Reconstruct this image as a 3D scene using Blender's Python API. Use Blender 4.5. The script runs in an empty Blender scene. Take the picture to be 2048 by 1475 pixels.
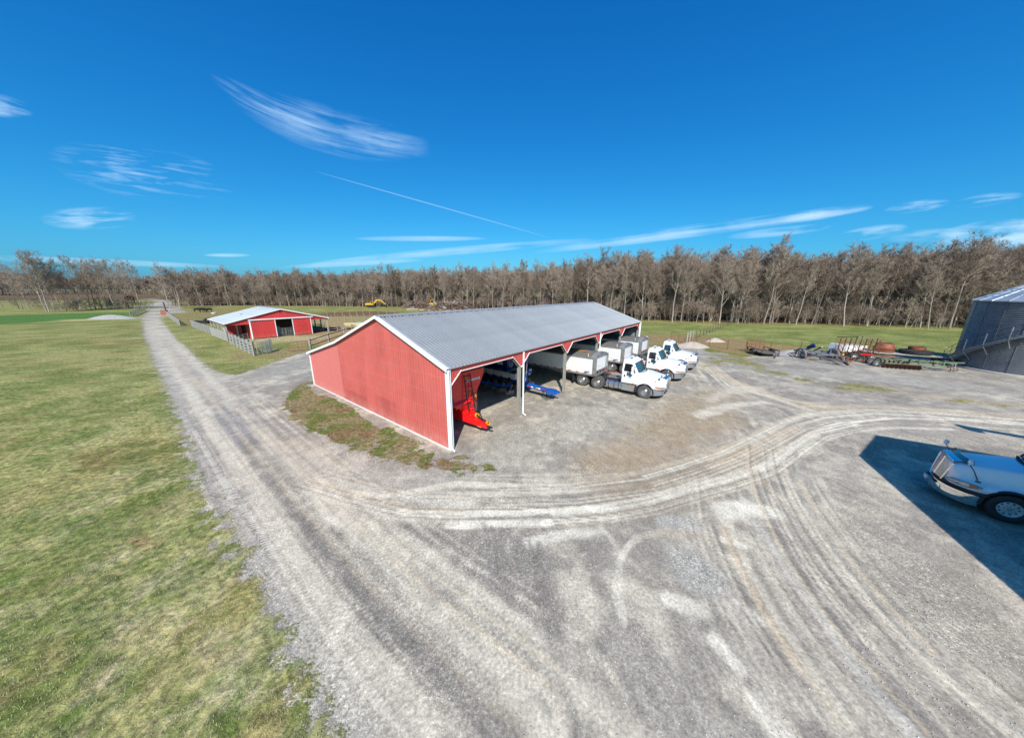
import bpy, math, random
import numpy as np
from mathutils import Vector, Matrix

PI = math.pi
SC = bpy.context.scene
COL = SC.collection
random.seed(7)

# ------------------------------------------------------------------ camera
CAM_H = 7.8
PITCH = 14.309
cam_d = bpy.data.cameras.new('camera')
cam_d.sensor_width = 36.0
cam_d.lens = 617.3765 / 2048.0 * 36.0
cam_d.clip_start = 0.1
cam_d.clip_end = 9000.0
cam = bpy.data.objects.new('camera', cam_d)
COL.objects.link(cam)
cam.matrix_world = (Matrix.Translation((0, 0, CAM_H)) @ Matrix.Rotation(math.radians(90 - PITCH), 4, 'X')
                    @ Matrix.Rotation(math.radians(0.22), 4, 'Z'))
SC.camera = cam

# ------------------------------------------------------------------ exposure
SC.view_settings.view_transform = 'Standard'
SC.view_settings.look = 'None'
SC.view_settings.exposure = 0.54
SC.view_settings.gamma = 1.0
SC.view_settings.use_curve_mapping = False

# ------------------------------------------------------------------ sun
SUN_EL = 42.0
sun_d = bpy.data.lights.new('sun', 'SUN')
sun_d.energy = 4.15
sun_d.angle = math.radians(0.5)
sun_d.color = (1.0, 0.955, 0.88)
sun = bpy.data.objects.new('sun', sun_d)
sun.rotation_euler = (math.radians(90 - SUN_EL), 0, math.radians(-1.0))
sun.location = (0, -40, 60)
COL.objects.link(sun)

# ------------------------------------------------------------------ world
W = bpy.data.worlds.new('World')
SC.world = W
W.use_nodes = True
wn, wl = W.node_tree.nodes, W.node_tree.links
wn.clear()


class NT:
    """tiny helper to write node graphs"""
    def __init__(s, tree): s.t = tree; s.n = tree.nodes; s.l = tree.links
    def put(s, sock, v):
        if isinstance(v, bpy.types.NodeSocket): s.l.new(v, sock)
        elif v is not None: sock.default_value = v
    def m(s, op, a, b=None, c=None, clamp=False):
        n = s.n.new('ShaderNodeMath'); n.operation = op; n.use_clamp = clamp
        s.put(n.inputs[0], a)
        if b is not None: s.put(n.inputs[1], b)
        if c is not None: s.put(n.inputs[2], c)
        return n.outputs[0]
    def vm(s, op, a, b=None):
        n = s.n.new('ShaderNodeVectorMath'); n.operation = op
        s.put(n.inputs[0], a)
        if b is not None: s.put(n.inputs[1], b)
        return n.outputs[0]
    def noise(s, vec, scale, detail=4, rough=0.55, dist=0.0):
        n = s.n.new('ShaderNodeTexNoise'); n.inputs['Scale'].default_value = scale
        n.inputs['Detail'].default_value = detail; n.inputs['Roughness'].default_value = rough
        n.inputs['Distortion'].default_value = dist
        if vec is not None: s.l.new(vec, n.inputs['Vector'])
        return n.outputs['Fac']
    def voro(s, vec, scale, feat='F1'):
        n = s.n.new('ShaderNodeTexVoronoi'); n.feature = feat; n.inputs['Scale'].default_value = scale
        s.l.new(vec, n.inputs['Vector']); return n
    def mr(s, v, a, b, c=0.0, d=1.0, smooth=False):
        n = s.n.new('ShaderNodeMapRange'); n.clamp = True
        if smooth: n.interpolation_type = 'SMOOTHSTEP'
        s.put(n.inputs[0], v)
        for i, x in enumerate((a, b, c, d)): s.put(n.inputs[i + 1], x)
        return n.outputs[0]
    def mix(s, f, a, b, mode='MIX'):
        n = s.n.new('ShaderNodeMix'); n.data_type = 'RGBA'; n.blend_type = mode
        s.put(n.inputs[0], f); s.put(n.inputs[6], a); s.put(n.inputs[7], b)
        return n.outputs[2]
    def comb(s, x, y, z):
        n = s.n.new('ShaderNodeCombineXYZ'); s.put(n.inputs[0], x); s.put(n.inputs[1], y); s.put(n.inputs[2], z)
        return n.outputs[0]
    def sep(s, v):
        n = s.n.new('ShaderNodeSeparateXYZ'); s.l.new(v, n.inputs[0]); return n.outputs


def c4(c): return (c[0], c[1], c[2], 1.0)


g = NT(W.node_tree)
sky = wn.new('ShaderNodeTexSky')
sky.sky_type = 'NISHITA'
sky.sun_disc = False
sky.sun_elevation = math.radians(SUN_EL)
sky.sun_rotation = math.radians(180.0)
sky.altitude = 200.0
sky.air_density = 1.0
sky.dust_density = 1.4
sky.ozone_density = 1.0
# the clear, deep winter blue of this sky: each channel of the physical sky through its own response
sr_, sg_, sb_ = g.sep(sky.outputs[0])
def resp(ch, k, p): return g.m('MULTIPLY', g.m('POWER', g.m('MULTIPLY', ch, 0.1), p), k * 10.0)
SKYC = g.comb(resp(sr_, 0.34, 1.9), resp(sg_, 0.66, 1.02), resp(sb_, 0.86, 0.70))
tc = wn.new('ShaderNodeTexCoord')
dx, dy, dz = g.sep(tc.outputs['Generated'])
ys = g.m('MAXIMUM', dy, 0.02)
CX = g.m('DIVIDE', dx, ys)           # cirrus is laid out on the northern half of the sky
CZ = g.m('DIVIDE', dz, ys)
front = g.mr(dy, 0.03, 0.12)


def wisp(cx, cz, half_len, half_w, ang, strength, streak=9.0, stretch=6.0, seed=0.0, sharp=1.0, bend=0.0, lo=0.40, hi=0.72):
    """soft streaky patch of cirrus round (cx, cz), long axis turned by ang"""
    ca, sa = math.cos(ang), math.sin(ang)
    u0 = g.m('SUBTRACT', CX, cx); v0 = g.m('SUBTRACT', CZ, cz)
    u = g.m('ADD', g.m('MULTIPLY', u0, ca), g.m('MULTIPLY', v0, sa))
    v = g.m('SUBTRACT', g.m('MULTIPLY', v0, ca), g.m('MULTIPLY', u0, sa))
    if bend: v = g.m('ADD', v, g.m('MULTIPLY', g.m('MULTIPLY', u, u), bend))
    q = g.comb(g.m('MULTIPLY', u, streak / stretch), g.m('MULTIPLY', v, streak * 1.6), seed)
    n1 = g.noise(q, 3.0, 7, 0.62, 0.35)
    n2 = g.noise(g.comb(u, v, seed + 5.0), 6.0, 4, 0.5)
    uu = g.m('DIVIDE', u, half_len); vv = g.m('DIVIDE', v, half_w)
    r = g.m('ADD', g.m('MULTIPLY', uu, uu), g.m('MULTIPLY', vv, vv))
    fall = g.m('POWER', g.m('SUBTRACT', 1.0, g.m('MINIMUM', r, 1.0)), sharp)
    d = g.mr(g.m('ADD', n1, g.m('MULTIPLY', g.m('SUBTRACT', n2, 0.5), 0.5)), lo, hi)
    return g.m('MULTIPLY', g.m('MULTIPLY', d, fall), strength)


wisps = [
    #  cx     cz    len  wid  ang  str
    (-0.5114, 0.4289, 0.2802, 0.0613, -0.2313, 0.42, 11, 10, 14.0, 0.8, -0.35, 0.42, 0.7),
    (-0.6438, 0.4689, 0.1942, 0.0337, -0.3842, 0.36, 15, 14, 16.0, 0.9, -0.5, 0.46, 0.68),
    (-0.3740, 0.4050, 0.1523, 0.0380, -0.1827, 0.30, 14, 5, 12.0, 1.3, 0, 0.36, 0.68),
    (-1.0662, 0.3239, 0.2658, 0.0746, -0.1253, 0.42, 17, 7, 13.0, 0.8, 0, 0.48, 0.72),
    (-1.2612, 0.2016, 0.1504, 0.0341, 0.0352, 0.62, 13, 5, 8.0, 1, 0, 0.4, 0.64),
    (-1.4005, 0.4841, 0.0777, 0.0301, -0.1545, 0.70, 9, 4, 8.0, 1, 0, 0.4, 0.65),
    (-0.2258, 0.2405, 0.3546, 0.0018, -0.2521, 0.30, 4, 20, 5.0, 0.3, 0, 0.1, 0.3),
    (-0.1904, 0.1131, 0.4393, 0.0129, 0.0854, 0.62, 8, 16, 16.0, 0.7, 0, 0.36, 0.62),
    (0.5620, 0.1764, 0.5054, 0.0185, 0.1272, 0.62, 8, 16, 6.0, 0.6, 0, 0.38, 0.64),
    (0.9104, 0.2215, 0.1565, 0.0169, 0.1357, 0.60, 10, 5, 8.0, 0.8, 0, 0.35, 0.6),
    (-0.2763, 0.1497, 0.2038, 0.0085, 0.0036, 0.55, 6, 14, 9.0, 0.8, 0, 0.3, 0.55),
    (1.1918, 0.2441, 0.0982, 0.0183, 0.1362, 0.60, 13, 8, 16.0, 1, 0, 0.44, 0.64),
    (0.8025, 0.1731, 0.1606, 0.0143, 0.1028, 0.50, 9, 8, 13.0, 0.8, 0, 0.38, 0.62),
    (1.0806, 0.1713, 0.1077, 0.0204, 0.1383, 0.65, 9, 5, 11.0, 0.8, 0, 0.38, 0.62),
    (1.4805, 0.1658, 0.2184, 0.0494, 0.0703, 0.85, 7, 5, 4.0, 0.6, 0, 0.34, 0.6),
    (-0.8715, 0.1005, 0.0765, 0.0058, 0.0036, 0.60, 6, 8, 13.0, 0.8, 0, 0.25, 0.5),
    (-1.3748, 0.0828, 0.5032, 0.0104, -0.0332, 0.55, 6, 14, 11.0, 0.6, 0, 0.32, 0.58),
    (1.2553, 0.1650, 0.1319, 0.0201, 0.0700, 0.45, 8, 5, 7.0, 0.8, 0, 0.4, 0.65),
    (1.3914, 0.2607, 0.1039, 0.0196, 0.1366, 0.50, 13, 8, 3.0, 1, 0, 0.46, 0.66),
    (-0.4997, 0.0772, 0.2316, 0.0087, 0.0530, 0.50, 6, 14, 3.0, 0.7, 0, 0.34, 0.58)
]
tot = None
for w in wisps:
    s_ = wisp(*w)
    tot = s_ if tot is None else g.m('ADD', tot, s_)
tot = g.m('MULTIPLY', g.m('MINIMUM', tot, 0.9), front)
colr = g.mix(tot, SKYC, (4.3, 6.2, 8.0, 1.0))
bg = wn.new('ShaderNodeBackground')
bg.inputs['Strength'].default_value = 0.10
wl.new(colr, bg.inputs['Color'])
wo = wn.new('ShaderNodeOutputWorld')
wl.new(bg.outputs[0], wo.inputs['Surface'])

# ------------------------------------------------------------------ materials
MATS = {}


def mat(name, color, rough=0.7, metal=0.0, var=0.12, vscale=3.0, bump=0.0, bscale=40.0, color2=None, c2lo=0.45, c2hi=0.65,
        c2scale=2.0, spec=0.5, streak=None, coat=0.0):
    """procedural paint / wood / metal: base colour broken by noise, optional second colour in patches"""
    if name in MATS: return MATS[name]
    m_ = bpy.data.materials.new(name); m_.use_nodes = True
    t = NT(m_.node_tree); b = t.n['Principled BSDF']
    co = t.n.new('ShaderNodeTexCoord').outputs['Object']
    if streak: co = t.vm('MULTIPLY', co, streak)
    n1 = t.noise(co, vscale, 6, 0.6)
    base = t.mix(n1, c4([x * (1 - var) for x in color]), c4([min(1, x * (1 + var)) for x in color]))
    if color2 is not None:
        n2 = t.noise(co, c2scale, 7, 0.65)
        base = t.mix(t.mr(n2, c2lo, c2hi), base, c4(color2))
    t.l.new(base, b.inputs['Base Color'])
    t.l.new(t.mr(t.noise(co, vscale * 3, 3), 0.2, 0.8, max(0.02, rough - 0.08), min(1, rough + 0.08)), b.inputs['Roughness'])
    b.inputs['Metallic'].default_value = metal
    b.inputs['Specular IOR Level'].default_value = spec
    if coat: b.inputs['Coat Weight'].default_value = coat
    if bump:
        bn = t.n.new('ShaderNodeBump'); bn.inputs['Strength'].default_value = bump; bn.inputs['Distance'].default_value = 0.02
        t.l.new(t.noise(co, bscale, 5), bn.inputs['Height']); t.l.new(bn.outputs[0], b.inputs['Normal'])
    MATS[name] = m_
    return m_


def glass(name, tint=(0.03, 0.06, 0.065)):
    m_ = bpy.data.materials.new(name); m_.use_nodes = True
    b = m_.node_tree.nodes['Principled BSDF']
    b.inputs['Base Color'].default_value = c4(tint); b.inputs['Roughness'].default_value = 0.04
    b.inputs['Specular IOR Level'].default_value = 1.0; b.inputs['IOR'].default_value = 1.7
    b.inputs['Coat Weight'].default_value = 0.6; b.inputs['Coat Roughness'].default_value = 0.02
    return m_


RED = (0.50, 0.060, 0.050)
M = dict(
    wall_red=mat('faded_red_sheet', (0.53, 0.112, 0.094), 0.45, 0, 0.07, 1.2, color2=(0.43, 0.082, 0.072), c2lo=0.5, c2hi=0.8, c2scale=0.55, streak=(1, 1, 0.6)),
    wall_pink=mat('pale_red_sheet', (0.58, 0.16, 0.14), 0.5, 0, 0.07, 1.5),
    wall_fresh=mat('bright_red_sheet', (0.50, 0.075, 0.062), 0.45, 0, 0.08, 1.5),
    barn_red=mat('barn_red_sheet', (0.55, 0.045, 0.045), 0.5, 0, 0.10, 1.5),
    white=mat('white_trim', (0.80, 0.82, 0.83), 0.4, 0, 0.04, 3),
    white_dirty=mat('white_trim_dusty', (0.70, 0.71, 0.70), 0.5, 0, 0.1, 2),
    roof=mat('galvalume_roof', (0.37, 0.375, 0.375), 0.42, 0.42, 0.10, 0.8, streak=(1, 3, 1)),
    roof_white=mat('pale_barn_roof', (0.46, 0.50, 0.51), 0.4, 0.2, 0.10, 0.8, color2=(0.36, 0.38, 0.38), c2scale=0.8),
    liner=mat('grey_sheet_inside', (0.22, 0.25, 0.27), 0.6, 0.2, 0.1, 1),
    wood=mat('weathered_post_wood', (0.26, 0.24, 0.20), 0.85, 0, 0.25, 3, 0.3, 30, color2=(0.33, 0.32, 0.29), streak=(6, 6, 1)),
    wood_pale=mat('silver_board_wood', (0.40, 0.39, 0.36), 0.85, 0, 0.25, 2, 0.3, 30, color2=(0.25, 0.235, 0.21), streak=(1, 1, 5)),
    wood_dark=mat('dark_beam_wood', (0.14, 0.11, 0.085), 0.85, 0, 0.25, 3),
    concrete=mat('concrete', (0.50, 0.47, 0.42), 0.85, 0, 0.12, 3, 0.2, 20),
    galv=mat('galvanised_sheet', (0.25, 0.26, 0.265), 0.36, 0.55, 0.12, 1.2, color2=(0.19, 0.20, 0.205), c2scale=0.9),
    galv_roof=mat('galvanised_roof_sheet', (0.42, 0.47, 0.52), 0.38, 0.5, 0.06, 1.2),
    galv_bright=mat('galvanised_steel', (0.55, 0.57, 0.58), 0.35, 0.8, 0.1, 4),
    truck_white=mat('white_truck_paint', (0.83, 0.84, 0.85), 0.22, 0, 0.02, 2, coat=0.4, color2=(0.72, 0.70, 0.67), c2lo=0.58, c2hi=0.9, c2scale=1.4),
    truck_grey=mat('grey_bumper_plastic', (0.17, 0.18, 0.20), 0.5, 0, 0.08, 4),
    black=mat('black_steel', (0.022, 0.022, 0.024), 0.5, 0.2, 0.3, 5),
    black_soft=mat('black_plastic', (0.03, 0.03, 0.033), 0.6, 0, 0.2, 5),
    tyre=mat('dusty_tyre_rubber', (0.085, 0.08, 0.075), 0.9, 0, 0.2, 6, 0.3, 60),
    tyre_clean=mat('tyre_rubber', (0.025, 0.025, 0.026), 0.7, 0, 0.2, 6, 0.3, 60),
    tyre_dust=mat('tan_dust_tread', (0.30, 0.275, 0.24), 0.95, 0, 0.15, 5, 0.3, 30),
    rim_silver=mat('silver_rim', (0.62, 0.62, 0.61), 0.32, 0.25, 0.04, 4),
    chrome=mat('chrome', (0.80, 0.80, 0.80), 0.07, 1.0, 0.02, 3),
    alu=mat('aluminium', (0.62, 0.63, 0.64), 0.28, 0.9, 0.08, 3),
    alu_dull=mat('dull_aluminium', (0.36, 0.355, 0.34), 0.5, 0.5, 0.15, 3, color2=(0.22, 0.21, 0.19)),
    trailer=mat('white_trailer_sheet', (0.80, 0.80, 0.79), 0.35, 0, 0.05, 2),
    tarp=mat('dark_grey_tarp', (0.115, 0.108, 0.10), 0.8, 0, 0.15, 1.5, 0.3, 12, color2=(0.16, 0.15, 0.14)),
    orange=mat('orange_plastic', (0.75, 0.25, 0.03), 0.5, 0, 0.1, 4),
    amber=mat('amber_lens', (0.80, 0.16, 0.02), 0.25, 0, 0.05, 4),
    redlens=mat('red_marker', (0.55, 0.02, 0.03), 0.35, 0, 0.05, 4),
    cart_red=mat('gloss_red_paint', (0.84, 0.014, 0.014), 0.25, 0, 0.05, 2, coat=0.4),
    blue=mat('gloss_blue_paint', (0.010, 0.10, 0.42), 0.3, 0, 0.1, 3, coat=0.3),
    blue_dark=mat('dark_blue_paint', (0.008, 0.035, 0.13), 0.35, 0, 0.1, 3),
    hopper=mat('cream_seed_box', (0.48, 0.46, 0.40), 0.6, 0, 0.08, 3),
    disc_steel=mat('worn_disc_steel', (0.25, 0.25, 0.24), 0.4, 0.7, 0.2, 5),
    yellow=mat('yellow_paint', (0.60, 0.36, 0.03), 0.4, 0, 0.08, 3),
    rust=mat('rust', (0.22, 0.095, 0.05), 0.85, 0, 0.25, 5, 0.3, 30),
    rust_paint=mat('rusty_orange_steel', (0.25, 0.075, 0.035), 0.65, 0.1, 0.2, 2, color2=(0.15, 0.05, 0.03), c2scale=1.5),
    green=mat('faded_green_paint', (0.13, 0.19, 0.115), 0.6, 0, 0.2, 3, color2=(0.10, 0.075, 0.045), c2lo=0.45, c2hi=0.6, c2scale=3),
    grey_steel=mat('blue_grey_steel', (0.17, 0.19, 0.215), 0.55, 0.2, 0.25, 3, color2=(0.13, 0.095, 0.07), c2lo=0.5, c2hi=0.65, c2scale=3),
    cow_black=mat('black_hide', (0.018, 0.015, 0.014), 0.8, 0, 0.2, 4),
    cow_brown=mat('brown_hide', (0.16, 0.065, 0.03), 0.8, 0, 0.2, 4),
    brick_red=mat('reddish_block', (0.33, 0.12, 0.09), 0.85, 0, 0.25, 4),
    straw=mat('yellow_lumber', (0.62, 0.50, 0.22), 0.8, 0, 0.15, 3),
    gravel_heap=mat('pale_crushed_stone', (0.34, 0.325, 0.305), 0.95, 0, 0.35, 6, 1.0, 25, color2=(0.22, 0.205, 0.19), c2scale=4),
    dirt_heap=mat('brown_soil', (0.20, 0.125, 0.08), 0.95, 0, 0.3, 2, 0.6, 12),
    mound_heap=mat('sandy_gravel', (0.40, 0.34, 0.28), 0.95, 0, 0.2, 2, 0.6, 12),
    bluetub=mat('blue_plastic', (0.05, 0.25, 0.32), 0.5, 0, 0.1, 3),
    evergreen=mat('dark_cedar_green', (0.030, 0.045, 0.018), 0.9, 0, 0.3, 2),
    brush=mat('dead_branch_bark', (0.19, 0.145, 0.115), 0.9, 0, 0.3, 0.5, color2=(0.11, 0.065, 0.045), c2scale=0.25),
    brush_pale=mat('pale_log_wood', (0.45, 0.40, 0.33), 0.85, 0, 0.2, 2),
    glass=glass('truck_window_glass', (0.03, 0.075, 0.08)),
    glass_dark=glass('dark_window_glass', (0.012, 0.014, 0.016)),
    lens=glass('headlight_lens', (0.35, 0.37, 0.38)),
    sky_blue=mat('blue_badge', (0.03, 0.12, 0.45), 0.3, 0, 0.05, 3),
    dark=mat('dark_hole', (0.008, 0.008, 0.008), 0.9, 0, 0, 3),
)


def splice(m_, fn):
    """put one more mix in front of a material's base colour; fn(t, base, xyz) -> new base"""
    t = NT(m_.node_tree); b = t.n['Principled BSDF']; ln = b.inputs['Base Color'].links[0]; src = ln.from_socket
    co = t.n.new('ShaderNodeTexCoord').outputs['Object']
    t.l.new(fn(t, src, co, t.sep(co)), b.inputs['Base Color'])


def band(t, v, a, b_, soft=0.03): return t.m('MULTIPLY', t.mr(v, a - soft, a + soft), t.mr(v, b_ + soft, b_ - soft))


def gable_fn(t, base, co, c):
    # repainted darker rectangles, rows of fasteners, dust thrown up at the foot
    r1 = t.m('MULTIPLY', band(t, c[1], 4.85, 7.25), band(t, c[2], -1, 1.42)); r2 = t.m('MULTIPLY', band(t, c[1], 8.35, 11.6), band(t, c[2], -1, 0.98))
    nn = t.noise(co, 1.1, 4, 0.6)
    base = t.mix(t.m('MULTIPLY', t.m('MAXIMUM', r1, r2), t.mr(nn, 0.3, 0.6, 0.25, 0.6)), base, (0.36, 0.062, 0.055, 1))
    fr = t.m('FRACT', t.m('DIVIDE', t.m('ADD', c[2], 0.02), 0.92)); row = t.m('MULTIPLY', t.mr(fr, 0.0, 0.03), t.mr(fr, 0.13, 0.05))
    base = t.mix(t.m('MULTIPLY', row, 0.13), base, (0.68, 0.25, 0.23, 1))
    n2 = t.noise(t.vm('MULTIPLY', co, (1, 5, 0.4)), 1.2, 5, 0.6)
    base = t.mix(t.m('MULTIPLY', t.mr(n2, 0.48, 0.7), 0.30), base, (0.55, 0.16, 0.14, 1))
    foot = t.m('MULTIPLY', t.mr(c[2], 0.75, 0.05), t.mr(t.noise(co, 3, 5, 0.65), 0.35, 0.7))
    return t.mix(t.m('MULTIPLY', foot, 0.55), base, (0.50, 0.36, 0.29, 1))


def grime(lo, hi, amt, colr_):
    def fn(t, base, co, c):
        n_ = t.noise(co, 3.0, 6, 0.65)
        f = t.m('MULTIPLY', t.m('MAXIMUM', t.mr(c[2], hi, lo), 0.06), t.mr(n_, 0.30, 0.70)); return t.mix(t.m('MULTIPLY', f, amt), base, c4(colr_))
    return fn


def per_sheet(amt):
    def fn(t, base, co, c):
        oi = t.n.new('ShaderNodeObjectInfo').outputs['Random']; f = t.m('ADD', 1.0 - amt / 2, t.m('MULTIPLY', oi, amt))
        n_ = t.noise(t.vm('MULTIPLY', co, (0.35, 1.0, 1.0)), 0.9, 6, 0.65); f = t.m('MULTIPLY', f, t.mr(n_, 0.3, 0.7, 0.93, 1.07)); return t.vm('MULTIPLY', base, t.comb(f, f, f))
    return fn


for nm_ in ('wall_red', 'wall_pink'): splice(M[nm_], gable_fn)
splice(M['roof'], per_sheet(0.10)); splice(M['roof_white'], per_sheet(0.12)); splice(M['barn_red'], per_sheet(0.12)); splice(M['wall_red'], per_sheet(0.05))
splice(M['truck_white'], grime(0.6, 1.5, 0.75, (0.45, 0.40, 0.34))); splice(M['trailer'], grime(1.0, 2.0, 0.5, (0.45, 0.41, 0.36)))
splice(M['barn_red'], grime(0.0, 0.8, 0.6, (0.42, 0.28, 0.22))); splice(M['truck_grey'], grime(0.2, 1.0, 0.5, (0.36, 0.33, 0.29)))
splice(M['white'], grime(0.0, 0.5, 0.6, (0.50, 0.44, 0.37)))

# ------------------------------------------------------------------ mesh builder
def rotz(v, a):
    c, s = math.cos(a), math.sin(a)
    return (v[0] * c - v[1] * s, v[0] * s + v[1] * c, v[2])


class MB:
    def __init__(s): s.v = []; s.f = []
    def add(s, vs, fs):
        k = len(s.v); s.v += [tuple(p) for p in vs]; s.f += [tuple(i + k for i in f) for f in fs]; return s
    def box(s, c, d, rz=0.0, rot=None):
        hx, hy, hz = d[0] / 2, d[1] / 2, d[2] / 2
        vs = [(x, y, z) for x in (-hx, hx) for y in (-hy, hy) for z in (-hz, hz)]
        if rot is not None: vs = [tuple(rot @ Vector(p)) for p in vs]
        elif rz: vs = [rotz(p, rz) for p in vs]
        vs = [(p[0] + c[0], p[1] + c[1], p[2] + c[2]) for p in vs]
        return s.add(vs, [(0, 1, 3, 2), (4, 6, 7, 5), (0, 4, 5, 1), (2, 3, 7, 6), (0, 2, 6, 4), (1, 5, 7, 3)])
    def bar(s, p, q, w=0.1, h=None, up=(0, 0, 1)):
        h = h or w; p = Vector(p); q = Vector(q); d = (q - p)
        if d.length < 1e-6: return s
        d.normalize(); u = Vector(up)
        if abs(d.dot(u)) > 0.97: u = Vector((1, 0, 0))
        r = d.cross(u).normalized() * w / 2; t = r.cross(d).normalized() * h / 2
        vs = [e + a * r + b * t for e in (p, q) for a, b in ((-1, -1), (1, -1), (1, 1), (-1, 1))]
        return s.add(vs, [(0, 1, 2, 3), (7, 6, 5, 4), (0, 4, 5, 1), (1, 5, 6, 2), (2, 6, 7, 3), (3, 7, 4, 0)])
    def tube(s, pts, r, n=8, r2=None, cap=True):
        pts = [Vector(p) for p in pts]; k0 = len(s.v); N = len(pts)
        for i, p in enumerate(pts):
            d = (pts[min(i + 1, N - 1)] - pts[max(i - 1, 0)]).normalized()
            u = Vector((0, 0, 1)) if abs(d.z) < 0.9 else Vector((1, 0, 0))
            a = d.cross(u).normalized(); b = a.cross(d).normalized()
            rr = r if r2 is None else r + (r2 - r) * i / max(1, N - 1)
            for j in range(n):
                t = 2 * PI * j / n; s.v.append(tuple(p + a * rr * math.cos(t) + b * rr * math.sin(t)))
        for i in range(N - 1):
            for j in range(n):
                s.f.append((k0 + i * n + j, k0 + i * n + (j + 1) % n, k0 + (i + 1) * n + (j + 1) % n, k0 + (i + 1) * n + j))
        if cap:
            s.f.append(tuple(k0 + j for j in range(n))[::-1]); s.f.append(tuple(k0 + (N - 1) * n + j for j in range(n)))
        return s
    def lathe(s, prof, c=(0, 0, 0), axis='z', n=24, a0=0.0, a1=2 * PI):
        k0 = len(s.v); full = abs(a1 - a0 - 2 * PI) < 1e-6; m = n if full else n + 1
        for i in range(m):
            t = a0 + (a1 - a0) * i / n
            for r, h in prof:
                x, y, z = r * math.cos(t), r * math.sin(t), h
                if axis == 'y': x, y, z = r * math.cos(t), h, r * math.sin(t)
                elif axis == 'x': x, y, z = h, r * math.cos(t), r * math.sin(t)
                s.v.append((x + c[0], y + c[1], z + c[2]))
        L = len(prof)
        for i in range(n):
            a = k0 + i * L; b = k0 + ((i + 1) % m) * L
            for j in range(L - 1): s.f.append((a + j, b + j, b + j + 1, a + j + 1))
        return s
    def prism(s, poly, vec):
        """extrude a planar 3-D polygon by vec"""
        n = len(poly); vs = [tuple(p) for p in poly] + [tuple(Vector(p) + Vector(vec)) for p in poly]
        fs = [tuple(range(n))[::-1], tuple(range(n, 2 * n))]
        fs += [(i, (i + 1) % n, n + (i + 1) % n, n + i) for i in range(n)]
        return s.add(vs, fs)
    def loft(s, secs, closed=False, cap=True):
        k0 = len(s.v); L = len(secs[0])
        for sec in secs: s.v += [tuple(p) for p in sec]
        for i in range(len(secs) - 1):
            for j in range(L if closed else L - 1):
                a = k0 + i * L + j; b = k0 + i * L + (j + 1) % L
                s.f.append((a, b, b + L, a + L))
        if cap:
            s.f.append(tuple(range(k0, k0 + L))[::-1]); s.f.append(tuple(range(k0 + (len(secs) - 1) * L, k0 + len(secs) * L)))
        return s
    def mesh(s, name, m_, smooth=False):
        me = bpy.data.meshes.new(name); me.from_pydata(s.v, [], s.f)
        me.materials.append(M[m_] if isinstance(m_, str) else m_)
        if smooth:
            me.polygons.foreach_set('use_smooth', [True] * len(me.polygons))
            try: me.set_sharp_from_angle(angle=math.radians(38))
            except Exception: pass
        me.update(); return me
    def build(s, name, m_, parent=None, smooth=False, loc=None, rz=0.0):
        o = bpy.data.objects.new(name, s.mesh(name, m_, smooth)); COL.objects.link(o)
        o.parent = parent
        if loc is not None: o.location = loc
        if rz: o.rotation_euler = (0, 0, rz)
        return o


def tag(o, label=None, cat=None, group=None, kind=None):
    if label: o['label'] = label
    if cat: o['category'] = cat
    if group: o['group'] = group
    if kind: o['kind'] = kind
    return o


def thing(name, label, cat, loc=(0, 0, 0), rz=0.0, group=None):
    o = bpy.data.objects.new(name, None); COL.objects.link(o)
    o.location = loc; o.rotation_euler = (0, 0, rz); o.empty_display_size = 0.3
    return tag(o, label, cat, group)


def inst(name, me, parent, loc=(0, 0, 0), rz=0.0, rot=None, scale=None):
    o = bpy.data.objects.new(name, me); COL.objects.link(o); o.parent = parent; o.location = loc
    o.rotation_euler = rot if rot is not None else (0, 0, rz)
    if scale is not None: o.scale = scale
    return o


def copy_tree(o, parent=None):
    c = o.copy(); COL.objects.link(c); c.parent = parent
    for ch in list(o.children): copy_tree(ch, c)
    return c

# ------------------------------------------------------------------ numpy value noise (for ground colour maps)
def _hash(ix, iy, seed):
    h = (ix.astype(np.int64) * 374761393 + iy.astype(np.int64) * 668265263 + seed * 1442695041) & 0xFFFFFFFF
    h = ((h ^ (h >> 13)) * 1274126177) & 0xFFFFFFFF
    h = h ^ (h >> 16)
    return (h & 0xFFFF) / 65535.0


def vnoise(x, y, seed):
    ix = np.floor(x); iy = np.floor(y); fx = x - ix; fy = y - iy
    fx = fx * fx * (3 - 2 * fx); fy = fy * fy * (3 - 2 * fy)
    a = _hash(ix, iy, seed); b = _hash(ix + 1, iy, seed); c = _hash(ix, iy + 1, seed); d = _hash(ix + 1, iy + 1, seed)
    return (a * (1 - fx) + b * fx) * (1 - fy) + (c * (1 - fx) + d * fx) * fy


def fbm(x, y, s, seed=1, oct=4):
    t = np.zeros_like(x); a = 0.5; n = 0
    for i in range(oct):
        t += a * vnoise(x / s + 17.3 * i, y / s - 9.1 * i, seed + i); n += a; a *= 0.55; s = s * 0.5
    return t / n


def sstep(a, b, x):
    t = np.clip((x - a) / (b - a), 0, 1); return t * t * (3 - 2 * t)


def seg_dist(X, Y, pts, closed=False):
    d = np.full(X.shape, 1e9); P_ = list(pts) + ([pts[0]] if closed else [])
    for (x0, y0), (x1, y1) in zip(P_[:-1], P_[1:]):
        vx, vy = x1 - x0, y1 - y0; L = vx * vx + vy * vy + 1e-9
        t = np.clip(((X - x0) * vx + (Y - y0) * vy) / L, 0, 1)
        np.minimum(d, np.hypot(X - x0 - t * vx, Y - y0 - t * vy), out=d)
    return d


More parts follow.
